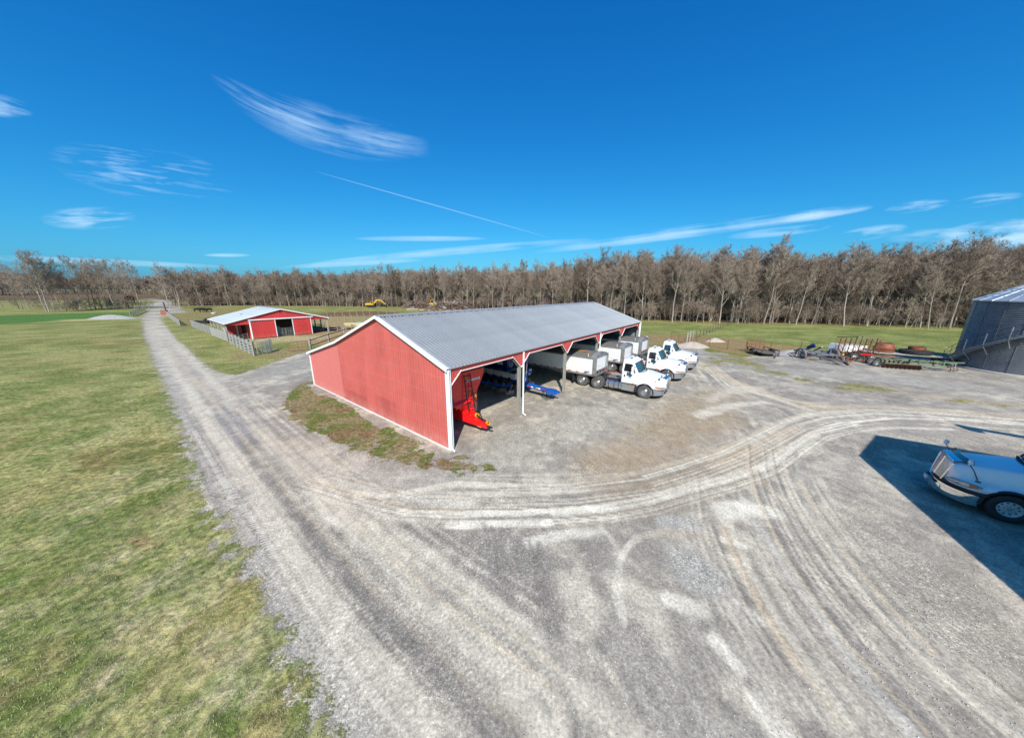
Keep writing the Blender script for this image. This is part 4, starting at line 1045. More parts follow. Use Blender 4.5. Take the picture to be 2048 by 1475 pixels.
# dark cedar by the gate
bm_ = MB(); RR = random.Random(9)
for k in range(420):
    z = RR.uniform(0.1, 5.0); r = (1 - z / 5.3) ** 0.6 * 3.4 * RR.random() ** 0.4; a = RR.uniform(0, 6.28); p = Vector((r * math.cos(a), r * math.sin(a), z)); s = RR.uniform(.25, .6)
    d1 = Vector((RR.gauss(0, 1), RR.gauss(0, 1), RR.gauss(0, .6))).normalized() * s; d2 = Vector((RR.gauss(0, 1), RR.gauss(0, 1), RR.gauss(0, .6))).normalized() * s
    bm_.add([p, p + d1, p + d1 * .4 + d2], [(0, 1, 2)])
cx_, cy_ = [(-161.16, 133.40)][0]
ct = thing('cedar_bush', 'low dark evergreen cedar at the end of the bare tree row by the lane', 'bush', (cx_, cy_, 0))
bm_.build('crown', 'evergreen', ct); MB().tube([(0, 0, 0), (0, 0, 3.5)], .14, 6, .04).build('trunk', 'wood_dark', ct)

# ------------------------------------------------------------------ ribbed sheet helpers
def ribs(width, n, depth=0.02, rw=0.05):
    """(t, d) profile of a ribbed sheet"""
    p = [(0.0, 0.0)]
    for k in range(n):
        c = width * (k + 0.5) / n
        p += [(c - rw / 2, 0.0), (c - rw / 4, depth), (c + rw / 4, depth), (c + rw / 2, 0.0)]
    p.append((width, 0.0)); return p


def sheet(mb, o, U, N, V_, prof, lo, hi, skip=0.004):
    """sheet with profile along U, standing out along N, spanning lo(t)..hi(t) along V"""
    o, U, N, V_ = Vector(o), Vector(U), Vector(N), Vector(V_)
    vs = []
    for t, d in prof:
        vs += [o + U * t + N * d + V_ * lo(t), o + U * t + N * d + V_ * hi(t)]
    fs = [(2 * i, 2 * i + 2, 2 * i + 3, 2 * i + 1) for i in range(len(prof) - 1)]
    mb.add(vs, fs); return mb


TH = math.radians(51.236)
SO = (-3.021, 13.968)
BAY = 5.74; SL = 28.70; SW = 11.88; ST = 17.49; HE = 4.24; HR = 6.30; HB = 2.76
shed = thing('machinery_shed', 'long open fronted red metal shed with grey ribbed roof housing the trucks', 'shed', (SO[0], SO[1], 0), TH)
half = SW / 2


def roofz(y):
    if y <= half: return HE + (HR - HE) * y / half
    if y <= SW: return HR - (HR - HE) * (y - half) / half
    return HE - (HE - HB) * (y - SW) / (ST - SW)


def proft(y0, w, brk=()):
    p = ribs(w, 4, 0.018, 0.05)
    for b_ in brk:
        if y0 < b_ < y0 + w: p.append((b_ - y0, 0.0))
    return sorted(p)


# near gable wall, sheet by sheet
PW = 0.9138
for k in range(13):
    y0 = k * PW
    mb = MB(); sheet(mb, (0, y0, 0), (0, 1, 0), (-1, 0, 0), (0, 0, 1), proft(y0, PW - 0.004, (half,)), lambda t: 0.06, lambda t, y0=y0: roofz(y0 + t) - 0.03)
    mb.build('wall_panel', 'wall_red', shed)
for k in range(6):
    w = (ST - SW) / 6; y0 = SW + k * w
    mb = MB(); sheet(mb, (0, y0, 0), (0, 1, 0), (-1, 0, 0), (0, 0, 1), proft(y0, w - 0.004), lambda t: 0.06, lambda t, y0=y0: roofz(y0 + t) - 0.03)
    mb.build('wall_panel', 'wall_pink', shed)
# screw lines
mb = MB()
for z in (0.95, 1.85, 2.75, 3.65, 4.5, 5.3):
    y = 0.12
    while y < ST - 0.1:
        if roofz(y) > z + 0.15: mb.box((-0.024, y, z), (0.006, 0.015, 0.015))
        y += 0.2285
tag(mb.build('fasteners', 'wall_pink', shed), kind='stuff')
mb = MB(); mb.box((-0.012, ST / 2, 0.03), (0.05, ST, 0.06)); mb.build('base_trim', 'white', shed)
# far end wall and rear walls
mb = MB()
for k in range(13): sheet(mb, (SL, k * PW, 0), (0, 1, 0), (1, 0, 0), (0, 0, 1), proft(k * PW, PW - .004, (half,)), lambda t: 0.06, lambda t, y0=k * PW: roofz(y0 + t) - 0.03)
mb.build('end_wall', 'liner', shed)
mb = MB()
for k in range(6): sheet(mb, (SL, SW + k * w, 0), (0, 1, 0), (1, 0, 0), (0, 0, 1), proft(SW + k * w, w - .004), lambda t: 0.06, lambda t, y0=SW + k * w: roofz(y0 + t) - 0.03)
mb.build('end_wall', 'wall_pink', shed)
for k in range(10):
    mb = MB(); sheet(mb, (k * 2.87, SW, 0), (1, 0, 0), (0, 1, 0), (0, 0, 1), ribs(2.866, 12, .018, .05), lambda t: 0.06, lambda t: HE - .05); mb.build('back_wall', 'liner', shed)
    mb = MB(); sheet(mb, (k * 2.87, ST, 0), (1, 0, 0), (0, 1, 0), (0, 0, 1), ribs(2.866, 12, .018, .05), lambda t: 0.06, lambda t: HB - .05); mb.build('rear_wall', 'wall_red', shed)
# roof sheets
def slope_mesh(ya, za, yb, zb, name='roof_panel', m_='roof'):
    v = Vector((0, yb - ya, zb - za)); L = v.length; v.normalize(); n = Vector((0, -v.z, v.y))
    if n.z < 0: n = -n
    mb = MB(); sheet(mb, (0, ya, za), (1, 0, 0), n, v, ribs(0.9138, 4, 0.045, 0.085), lambda t: 0.0, lambda t: L)
    return mb.mesh(name, m_)


dz = (HR - HE) / half
NR = 32
rw_ = (SL + 0.30) / NR
front_me = slope_mesh(-0.10, HE - 0.10 * dz + 0.05, half, HR + 0.05)
back_me = slope_mesh(SW, HE + 0.05, half, HR + 0.05)
lean_me = slope_mesh(ST + 0.2, HB + 0.05 - 0.2 * (HE - HB) / (ST - SW), SW, HE + 0.05)
for k in range(NR):
    for me in (front_me, back_me, lean_me):
        o = inst('roof_panel', me, shed, (-0.15 + k * rw_, 0, 0)); o.scale = (rw_ / 0.9138, 1, 1)
mb = MB(); mb.prism([(-0.16, half - 0.22, HR + 0.06 - .22 * dz + .035), (-0.16, half, HR + 0.115), (-0.16, half + 0.22, HR + 0.06 - .22 * dz + .035), (-0.16, half + .2, HR + .06 - .22 * dz + .01), (-0.16, half, HR + 0.085), (-0.16, half - 0.2, HR + .06 - .22 * dz + .01)], (SL + .32, 0, 0))
mb.build('ridge_cap', 'roof', shed)
mb = MB()
for k in range(46): mb.box((0.2 + k * 0.625, half - 0.235, HR - 0.235 * dz + 0.075), (0.34, 0.03, 0.045))
tag(mb.build('ridge_closure', 'black_soft', shed), kind='stuff')
# rakes (white trim on both gables)
for xx, sg in ((-0.16, -1), (SL + 0.16, 1)):
    for ya, za, yb, zb in ((-0.14, HE - .14 * dz, half, HR), (half, HR, SW, HE), (SW, HE, ST + .22, HB - .06)):
        mb = MB(); t_ = 0.10
        mb.prism([(xx, ya, za + 0.075), (xx, yb, zb + 0.075), (xx, yb, zb - t_ + .02), (xx, ya, za - t_ + .02)], (sg * 0.03, 0, 0))
        mb.prism([(xx, ya, za + 0.076), (xx, yb, zb + 0.076), (xx, yb, zb + .094), (xx, ya, za + .094)], (-sg * 0.17, 0, 0))
        mb.build('rake_trim', 'white', shed)
# corner trims
for (x, y, zt) in ((0, 0, HE), (0, ST, HB), (SL, 0, HE), (SL, ST, HB)):
    mb = MB(); sx = -1 if x == 0 else 1; sy = -1 if y == 0 else 1
    mb.box((x + sx * .03, y - sy * .05, zt / 2 + .03), (0.06, 0.13 + .03, zt - .06)); mb.box((x - sx * 0.06, y + sy * .035, zt / 2 + .03), (0.16, 0.045, zt - .062))
    mb.build('corner_trim', 'white', shed)
# front: posts, header, knee panels, gutter, downspouts
ZT, ZO, HWK = 3.20, 4.0, 0.86
for k in range(6):
    x = k * BAY
    if k in (0, 5): x = 0.16 if k == 0 else SL - 0.16
    mb = MB(); mb.box((x - (0.0 if k in (0, 5) else 0.05), 0.13, HE / 2 - 0.02), (0.20, 0.16, HE - 0.1)); mb.build('post', 'wood', shed)
for k in range(5):
    x0, x1 = k * BAY, (k + 1) * BAY
    # header strip of ribbed sheets
    n = 6
    for j in range(n):
        w = (x1 - x0) / n; mb = MB()
        sheet(mb, (x0 + j * w, 0.02, 0), (1, 0, 0), (0, -1, 0), (0, 0, 1), ribs(w - .003, 4, 0.02, 0.05), lambda t: ZO - .03, lambda t: HE - 0.03); mb.build('header_panel', 'wall_fresh', shed)
    mb = MB(); mb.box(((x0 + x1) / 2, 0.0, ZO - 0.042), (BAY - 2 * HWK, 0.05, 0.03)); mb.build('header_trim', 'white', shed)
for k in range(6):
    x = k * BAY
    lo_ = max(0.02, x - HWK); hi_ = min(SL - 0.02, x + HWK)
    for side in (-1, 1):
        if (k == 0 and side == -1) or (k == 5 and side == 1): continue
        xa, xb = (x - HWK, x) if side < 0 else (x, x + HWK)
        mb = MB(); prof = ribs(HWK - .003, 4, .02, .05)
        f = (lambda t: ZO - (ZO - ZT) * t / HWK) if side < 0 else (lambda t: ZT + (ZO - ZT) * t / HWK)
        sheet(mb, (xa, 0.02, 0), (1, 0, 0), (0, -1, 0), (0, 0, 1), prof, f, lambda t: ZO - .03 + 0.002); mb.build('knee_panel', 'wall_fresh', shed)
        mb = MB(); a_, b_ = (xa, 0.0, ZO), (xb, 0.0, ZT)
        if side > 0: a_, b_ = (xa, 0.0, ZT), (xb, 0.0, ZO)
        mb.bar(a_, b_, 0.05, 0.032); mb.build('knee_trim', 'white', shed)
        mb = MB(); mb.bar((x, .12, ZT - .05), (x + side * (HWK + .1), .12, ZO + .06), 0.05, 0.14); mb.build('knee_brace', 'wood_dark', shed)
mb = MB()
mb.prism([(-0.16, -0.03, HE - 0.045), (-0.16, -0.10, HE - .045), (-0.16, -0.12, HE + 0.02), (-0.16, -0.108, HE + .02), (-0.16, -.09, HE - .032), (-0.16, -0.03, HE - .032)], (SL + .32, 0, 0))
mb.build('gutter', 'white', shed)
mb = MB(); mb.box((SL / 2, -0.035, HE - 0.01), (SL + .3, 0.02, 0.05)); mb.build('fascia', 'white', shed)
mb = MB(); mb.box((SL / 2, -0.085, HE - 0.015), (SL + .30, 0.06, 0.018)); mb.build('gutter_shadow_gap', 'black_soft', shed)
for x in (BAY + 0.12, 3 * BAY + 0.12, SL + .05, -0.03):
    mb = MB(); mb.tube([(x, -0.10, HE - .09), (x, -0.08, HE - .25), (x, -0.08, 0.30), (x, -0.10, 0.14), (x + .02, -0.30, 0.06)], 0.055, 6); mb.build('downspout', 'white', shed)
# inside timber: trusses, purlins, girts
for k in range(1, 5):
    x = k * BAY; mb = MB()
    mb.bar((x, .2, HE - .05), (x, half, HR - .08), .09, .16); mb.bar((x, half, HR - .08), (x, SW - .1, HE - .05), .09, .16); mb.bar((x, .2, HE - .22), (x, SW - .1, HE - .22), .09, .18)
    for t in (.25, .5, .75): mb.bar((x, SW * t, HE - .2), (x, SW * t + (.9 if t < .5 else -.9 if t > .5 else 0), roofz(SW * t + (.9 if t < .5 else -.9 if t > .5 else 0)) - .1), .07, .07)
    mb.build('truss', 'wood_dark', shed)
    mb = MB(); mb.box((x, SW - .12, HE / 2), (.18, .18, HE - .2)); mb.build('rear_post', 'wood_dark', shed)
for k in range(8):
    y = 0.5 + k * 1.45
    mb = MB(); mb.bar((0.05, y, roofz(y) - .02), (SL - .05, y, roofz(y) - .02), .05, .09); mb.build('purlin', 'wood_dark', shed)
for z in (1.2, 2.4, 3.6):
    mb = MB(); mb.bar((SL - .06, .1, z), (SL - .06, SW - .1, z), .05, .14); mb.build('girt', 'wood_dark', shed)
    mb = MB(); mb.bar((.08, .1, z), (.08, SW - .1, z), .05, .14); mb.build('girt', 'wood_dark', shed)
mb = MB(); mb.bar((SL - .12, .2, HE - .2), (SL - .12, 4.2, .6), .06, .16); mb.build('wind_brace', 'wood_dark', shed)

# ------------------------------------------------------------------ old barn with side lean-tos
BO = (-41.569, 49.084); BT = math.radians(51.575)
barn = thing('cattle_barn', 'small red cattle barn with pale roof, sliding doors and open lean-to sides', 'barn', (BO[0], BO[1], 0), BT)
WM, WL, WR, HL_, HRR, HP, BD, HJ = 8.635, 3.0, 2.81, 2.68, 2.68, 4.62, 11.94, 3.45
def bz(x):
    if x < WM / 2: return HL_ + (HP - HL_) * (x + WL) / (WM / 2 + WL)
    return HP - (HP - HRR) * (x - WM / 2) / (WM / 2 + WR)
def bsheet(x0, x1, y, lo, hi, m_='barn_red', name='wall_panel', brk=None, N=(0, -1, 0)):
    mb = MB(); p = ribs(x1 - x0 - .004, 4, .035, .09)
    if brk is not None and x0 < brk < x1: p = sorted(p + [(brk - x0, 0)])
    sheet(mb, (x0, y, 0), (1, 0, 0), N, (0, 0, 1), p, lo, hi); return mb.build(name, m_, barn)
n = 16; tw_ = (WM + WL + WR) / n
DX0, DX1 = 3.35, 6.05
for k in range(n):
    x0 = -WL + k * tw_
    for (a_, b_) in ((x0, x0 + tw_),):
        bsheet(a_, b_, 0.0, (lambda t, a_=a_: 2.40 if (a_ + t) < 0.02 else (2.50 if a_ + t > WM - .02 else 3.02)), (lambda t, a_=a_: bz(a_ + t) - .03), brk=WM / 2)
# sliding doors either side of the opening
for (a_, b_) in ((0.0, 3.35), (5.75, WM)):
    d_ = bpy.data.objects.new('sliding_door', None); COL.objects.link(d_); d_.parent = barn
    k_ = 4; w = (b_ - a_) / k_
    for j in range(k_):
        mb = MB(); sheet(mb, (a_ + j * w, -0.09, 0), (1, 0, 0), (0, -1, 0), (0, 0, 1), ribs(w - .004, 4, .035, .09), lambda t: .12, lambda t: 3.0); mb.build('door_panel', 'barn_red', d_)
    for xx in (a_ + .04, b_ - .04):
        mb = MB(); mb.box((xx, -.11, 1.55), (.10, .07, 2.95)); mb.build('door_edge', 'white', d_)
mb = MB(); mb.box((WM / 2 + .1, -0.16, 3.06), (WM + .5, .16, .16)); mb.build('door_track', 'white', barn)
# lean-to side walls and inner rooms
for k in range(4): bsheet(k * 2.158, (k + 1) * 2.158, BD, lambda t: 0, (lambda t, k=k: bz(k * 2.158 + t) - .03), brk=WM / 2, N=(0, 1, 0))
for side, x in (('l', 0.0), ('r', WM)):
    for k in range(4):
        if side == 'l' and k == 1: continue
        if side == 'r' and k in (0, 2): continue
        mb = MB(); sheet(mb, (x, k * 2.985 + .05, 0), (0, 1, 0), (-1 if side == 'l' else 1, 0, 0), (0, 0, 1), ribs(2.9, 12, .02, .05), lambda t: .1, lambda t, x=x: bz(x) - .1); mb.build('side_wall', 'barn_red', barn)
for x in (-WL + .1, WM + WR - .1):
    for k in range(5):
        mb = MB(); mb.box((x, .1 + k * (BD - .2) / 4, 1.28), (.17, .17, 2.56)); mb.build('lean_post', 'wood_pale', barn)
    mb = MB(); mb.bar((x, 0, 2.52), (x, BD, 2.52), .06, .2); mb.build('eave_beam', 'wood_dark', barn)
    mb = MB(); sheet(mb, (x + (-.12 if x < 0 else .12), 0, 0), (0, 1, 0), (-1 if x < 0 else 1, 0, 0), (0, 0, 1), ribs(BD, 40, .02, .06), lambda t: 2.44, lambda t: 2.64); mb.build('eave_skirt', 'barn_red', barn)
def bslope(xa, za, xb, zb):
    v = Vector((xb - xa, 0, zb - za)); L = v.length; v.normalize(); n_ = Vector((-v.z, 0, v.x)); n_ = n_ if n_.z > 0 else -n_
    mb = MB(); sheet(mb, (xa, 0, za), (0, 1, 0), n_, v, ribs(1.0, 4, .022, .06), lambda t: 0, lambda t: L); return mb.mesh('roof_panel', 'roof_white')
bm1 = bslope(-WL - .2, bz(-WL) - .05 + .02, WM / 2, HP + .04); bm2 = bslope(WM + WR + .2, bz(WM + WR) - .05 + .02, WM / 2, HP + .04)
NB = 12; s_ = (BD + .4) / NB
for k in range(NB):
    for me in (bm1, bm2): o = inst('roof_panel', me, barn, (0, -.2 + k * s_, 0)); o.scale = (1, s_, 1)
for (xa, xb) in ((-WL - .22, WM / 2), (WM / 2, WM + WR + .22)):
    za, zb = bz(max(-WL, xa)) , bz(min(WM + WR, xb))
    for yy, sg in ((-.22, -1), (BD + .22, 1)):
        mb = MB(); mb.prism([(xa, yy, za + .06), (xb, yy, zb + .06), (xb, yy, zb - .10), (xa, yy, za - .10)], (0, sg * .03, 0)); mb.build('rake_trim', 'white', barn)
mb = MB(); mb.prism([(WM / 2 - .25, -.24, HP + .01), (WM / 2, -.24, HP + .1), (WM / 2 + .25, -.24, HP + .01)], (0, BD + .48, 0)); mb.build('ridge_cap', 'roof_white', barn)
for xx in (0.0, WM):
    mb = MB(); mb.box((xx, -.02, 1.5), (.13, .10, 3.0)); mb.build('corner_trim', 'white', barn)
mb = MB(); mb.box((WM / 2, 6.0, 1.9), (WM - .4, .1, 3.6)); mb.build('inner_partition', 'wood_dark', barn)
mb = MB(); mb.box((-1.7, 4.4, 1.45), (1.3, .08, 1.9)); mb.build('stall_board', 'barn_red', barn)
for xx in (-2.5, -.9): mb = MB(); mb.box((xx, 4.3, 1.3), (.12, .12, 2.6)); mb.build('stall_post', 'white_dirty', barn)
# black letter mark under the ridge
mb = MB()
for a_, b_ in (((-.12, .20), (-.12, -.16)), ((-.12, .02), (.10, .20)), ((-.12, .02), (.12, -.16))):
    mb.bar((WM / 2 + .05 + a_[0] * 1.3, -.05, 4.18 + a_[1]), (WM / 2 + .05 + b_[0] * 1.3, -.05, 4.18 + b_[1]), .055, .03)
mb.build('gable_mark', 'black_soft', barn)


def gate(name, label, x, y, rz, L, Hh, m_='galv_bright', bars=6, group=None, uprights=4, z0=.15, mesh=False):
    t = thing(name, label, 'gate', (x, y, 0), rz, group)
    for k in range(bars):
        z = z0 + (Hh - z0) * k / (bars - 1); MB().tube([(0, 0, z), (L, 0, z)], .028, 6).build('rail', m_, t)
    for k in range(uprights):
        xx = L * k / (uprights - 1); MB().tube([(xx, 0.03, z0), (xx, 0.03, Hh)], .028, 6).build('upright', m_, t)
    return t


def fence(label, pts, Hh, rails, group=None, post=.13, prot=0.12, rail_h=.14, pm='wood', rm='wood_pale', cat='fence', name='board_fence', wires=0):
    x0, y0 = pts[0]; t = thing(name, label, cat, (x0, y0, 0), 0, group)
    R = random.Random(int(abs(x0 * 10)))
    P_ = [(x - x0, y - y0) for x, y in pts]
    for x, y in P_:
        h = Hh + prot + R.uniform(-.04, .04); MB().box((x, y, h / 2), (post, post, h), R.uniform(-.1, .1)).build('post', pm, t)
    for a_, b_ in zip(P_[:-1], P_[1:]):
        dx_, dy_ = b_[0] - a_[0], b_[1] - a_[1]; L = math.hypot(dx_, dy_) + 1e-6; nx_, ny_ = -dy_ / L * post * .6, dx_ / L * post * .6
        for z in rails:
            j = R.uniform(-.015, .015)
            MB().bar((a_[0] - nx_, a_[1] - ny_, z + j), (b_[0] - nx_, b_[1] - ny_, z - j), .035, rail_h).build('rail', rm, t)
        if wires:
            mb = MB()
            for k in range(wires): z = .25 + (Hh - .3) * k / max(1, wires - 1); mb.bar((a_[0], a_[1], z), (b_[0], b_[1], z), .012)
            mb.build('wire', 'rust', t)
    return t


def lerp_pts(a_, b_, n): return [(a_[0] + (b_[0] - a_[0]) * k / (n - 1), a_[1] + (b_[1] - a_[1]) * k / (n - 1)) for k in range(n)]


f0, f1 = [(-67.34, 65.12), (-52.36, 53.59)]; fence('weathered plank fence running behind the barn corner toward the lane', lerp_pts(f0, f1, 11), 1.45, (.3, .65, 1.0, 1.35), rail_h=.15)
f0, f1 = [(-51.72, 53.00), (-43.42, 46.79)]; t_ = fence('pale close boarded fence along the open side of the red barn', lerp_pts(f0, f1, 5), 1.45, (.18, .42, .66, .90, 1.14, 1.38), rail_h=.20, rm='wood_pale')
MB().box((f1[0] - f0[0], (f1[1] - f0[1]), .05), (.1, .1, .1)).build('footing', 'straw', t_)
f0, f1 = [(-41.02, 44.58), (-31.19, 36.59)]; fence('grey plank fence with thick posts at the near corner of the barn pens', lerp_pts(f0, f1, 7), 1.55, (.3, .6, .95, 1.3, 1.55), post=.2, prot=.15)
f0, f1 = [(-109.79, 89.76), (-131.82, 112.53)]; fence('short pale plank fence left of the lane by the stone heap', lerp_pts(f0, f1, 8), 1.35, (.3, .65, 1.0, 1.3), rail_h=.16)
f0, f1 = [(-101.60, 91.91), (-71.65, 66.84)]; fence('pale plank fence right of the lane past the reddish pillar', lerp_pts(f0, f1, 11), 1.4, (.3, .65, 1.0, 1.3), rail_h=.16)
f0, f1 = [(-27.23, 41.10), (-27.97, 46.68)]; t_ = fence('heavy two post rail fence beside the shed lean-to', [f0, f1, (f1[0] + (f1[0] - f0[0]) * 1.1, f1[1] + (f1[1] - f0[1]) * 1.1)], 1.25, (1.2, .45), post=.2, rm='wood_dark', rail_h=.12)
f0, f1 = [(-73.63, 68.73), (-69.98, 67.86)]; fence('two rail fence closing the gap between the plank fences', [f0, f1], 1.3, (.5, 1.25), post=.1, rm='wood_dark', rail_h=.07)
g0, g1 = [(-31.19, 36.59), (-31.54, 38.76)]; a_ = math.atan2(g1[1] - g0[1], g1[0] - g0[0])
for k in range(3):
    gate('pipe_gate', ('outermost', 'middle', 'innermost')[k] + ' of three grey stock gates leaning together at the pen corner', g0[0] + .25 + k * .28, g0[1] + .25 + k * .35, a_ + (-.15, .05, .3)[k], 2.2 + .3 * k, 1.5, 'wood_pale' if k == 0 else 'galv_bright')
g0, g1 = [(-40.59, 47.82), (-38.42, 42.19)]; gate('pipe_gate', 'pale pipe gate behind the pen fence at the lean-to mouth', g1[0], g1[1], math.atan2(g0[1] - g1[1], g0[0] - g1[0]), math.hypot(g0[0] - g1[0], g0[1] - g1[1]) * .8, 1.35)
g0, g1 = [(-28.46, 38.66), (-26.97, 40.21)]; gate('thin_wire_gate', 'rusty wire gate between thin posts on the grass by the shed', g0[0], g0[1], math.atan2(g1[1] - g0[1], g1[0] - g0[0]), math.hypot(g0[0] - g1[0], g0[1] - g1[1]), 1.25, 'rust', 4, uprights=3)
# gates across the barn doorway
def bl(x, y): v = rotz((x, y, 0), BT); return (v[0] + BO[0], v[1] + BO[1])
p = bl(3.45, .35); gate('pipe_gate', 'left leaf of the galvanised gates inside the barn doorway', p[0], p[1], BT, 1.2, 1.4, 'alu_dull', 7)
p = bl(4.75, .35); gate('pipe_gate', 'right leaf of the galvanised gates inside the barn doorway', p[0], p[1], BT, 1.0, 1.4, 'alu_dull', 7)
p = bl(WM + .3, 1.2); gate('pipe_gate', 'dark stock gate under the right lean-to of the barn, front one', p[0], p[1], BT, 2.3, 1.4, 'black', 6)
p = bl(WM + .3, 3.2); gate('pipe_gate', 'dark stock gate under the right lean-to of the barn, back one', p[0], p[1], BT, 2.3, 1.4, 'black', 6)
p = bl(WM + .4, 2.4); t_ = thing('feed_bunk', 'dark slatted feed bunk under the right lean-to of the barn', 'feeder', (p[0], p[1], 0), BT)
for k in range(9): MB().bar((.1 + k * .25, 0, .1), (.1 + k * .25, .1, 1.1), .05).build('slat', 'black', t_)
MB().box((1.1, .25, .35), (2.3, .5, .3)).build('trough', 'wood_dark', t_)
p = bl(WM + WR + .4, .6); q = bl(WM + WR + 6.0, .9)
fence('low pipe and post fence running right from the barn', lerp_pts(p, q, 5), 1.0, (.5, .95), post=.12, rm='wood_pale', rail_h=.07, prot=.1)
p = bl(WM + WR + .6, 3.0); t_ = thing('dark_feed_trough', 'dark long trough beside the barn on the bare corral ground', 'trough', (p[0], p[1], 0), BT + .2)
MB().box((1.4, 0, .25), (2.8, .8, .4)).build('trough_body', 'black_soft', t_); MB().box((1.4, 0, .50), (2.5, .55, .06)).build('feed', 'dirt_heap', t_)
p = bl(3.9, 1.9); t_ = thing('blue_drum', 'pale blue plastic drum inside the barn doorway', 'drum', (p[0], p[1], 0))
MB().lathe([(.0, 0), (.42, 0), (.45, .1), (.45, 1.5), (.38, 1.65), (0, 1.68)], n=20).build('drum_body', mat('pale_blue_plastic', (.22, .32, .45), .5), t_, True)
# corral pipe fence in the distance
for seg, lab in (([(-48.29, 80.19), (-43.94, 81.74), (-39.43, 83.34), (-34.06, 85.04)], 'far post and wire fence crossing the bare corral behind the barn'), ([(-54.67, 92.31), (-49.53, 95.30), (-43.97, 96.52), (-37.09, 98.83)], 'farther thin post fence along the pasture edge behind the corral')):
    pts = []
    for a_, b_ in zip(seg[:-1], seg[1:]): pts += lerp_pts(a_, b_, 4)[:-1]
    fence(lab, pts + [seg[-1]], 1.35, (), post=.11, pm='wood', wires=3, name='wire_fence')

# ------------------------------------------------------------------ wheels
def wheel_meshes(R, W_, tyre_m, rim_m, holes=10, dual=False, tread=None):
    """axis along y, outer face at +y; meshes: tyre, rim, hub"""
    h = W_ / 2; rr = R * 0.56
    t = MB(); t.lathe([(rr, -h * .8), (R * .86, -h), (R * .97, -h * .8), (R, -h * .5), (R, h * .5), (R * .97, h * .8), (R * .86, h), (R * .66, h * 1.03), (rr, h * .8)], axis='y', n=36)
    for k in range(36):
        a = 2 * PI * k / 36
        for sy in (-.55, 0.0, .55):
            c = (R * 1.002 * math.cos(a), sy * h, R * 1.002 * math.sin(a))
            t.box(c, (.016, h * .40, R * .10), rot=Matrix.Rotation(-a, 3, 'Y'))
    tm = t.mesh('tyre', tyre_m, True)
    r = MB(); d = h * .72
    r.lathe([(rr, h * .82), (rr * .96, h * .9), (rr * .90, h * .45), (rr * .80, h * .25), (rr * .62, h * .45), (rr * .55, h * .62), (0, h * .62)], axis='y', n=36)
    rm = r.mesh('rim', rim_m, True)
    s_ = MB()
    for k in range(holes):
        a = 2 * PI * k / holes; s_.lathe([(0, 0), (rr * .085, 0), (rr * .085, .012), (0, .012)], (rr * .72 * math.cos(a), h * .36, rr * .72 * math.sin(a)), 'y', 8)
    sm = s_.mesh('rim_holes', 'dark')
    u = MB()
    for k in range(10):
        a = 2 * PI * (k + .5) / 10; u.lathe([(0, 0), (rr * .055, 0), (rr * .05, .035), (0, .04)], (rr * .42 * math.cos(a), h * .62, rr * .42 * math.sin(a)), 'y', 6)
    u.lathe([(rr * .22, h * .6), (rr * .22, h * .85), (rr * .16, h * .98), (0, h * 1.0)], axis='y', n=14)
    um = u.mesh('hub_nuts', 'alu_dull' if tyre_m == 'tyre_clean' else 'truck_grey')
    return tm, rm, sm, um


def put_wheel(parent, ms, x, y, z, out=1, name='wheel'):
    w = bpy.data.objects.new(name, ms[0]); COL.objects.link(w); w.parent = parent; w.location = (x, y, z)
    if out < 0: w.rotation_euler = (0, 0, PI)
    for n_, m_ in zip(('rim', 'rim_holes', 'hub_nuts'), ms[1:]): inst(n_, m_, w)
    return w


WH_D = wheel_meshes(.50, .28, 'tyre', 'alu')
WH_C = wheel_meshes(.50, .30, 'tyre_clean', 'rim_silver')


def arch_z(x, cx=0.0, cz=.50, r=.62, base=.55):
    d = abs(x - cx)
    return max(base, cz + math.sqrt(max(0, r * r - d * d))) if d < r else base


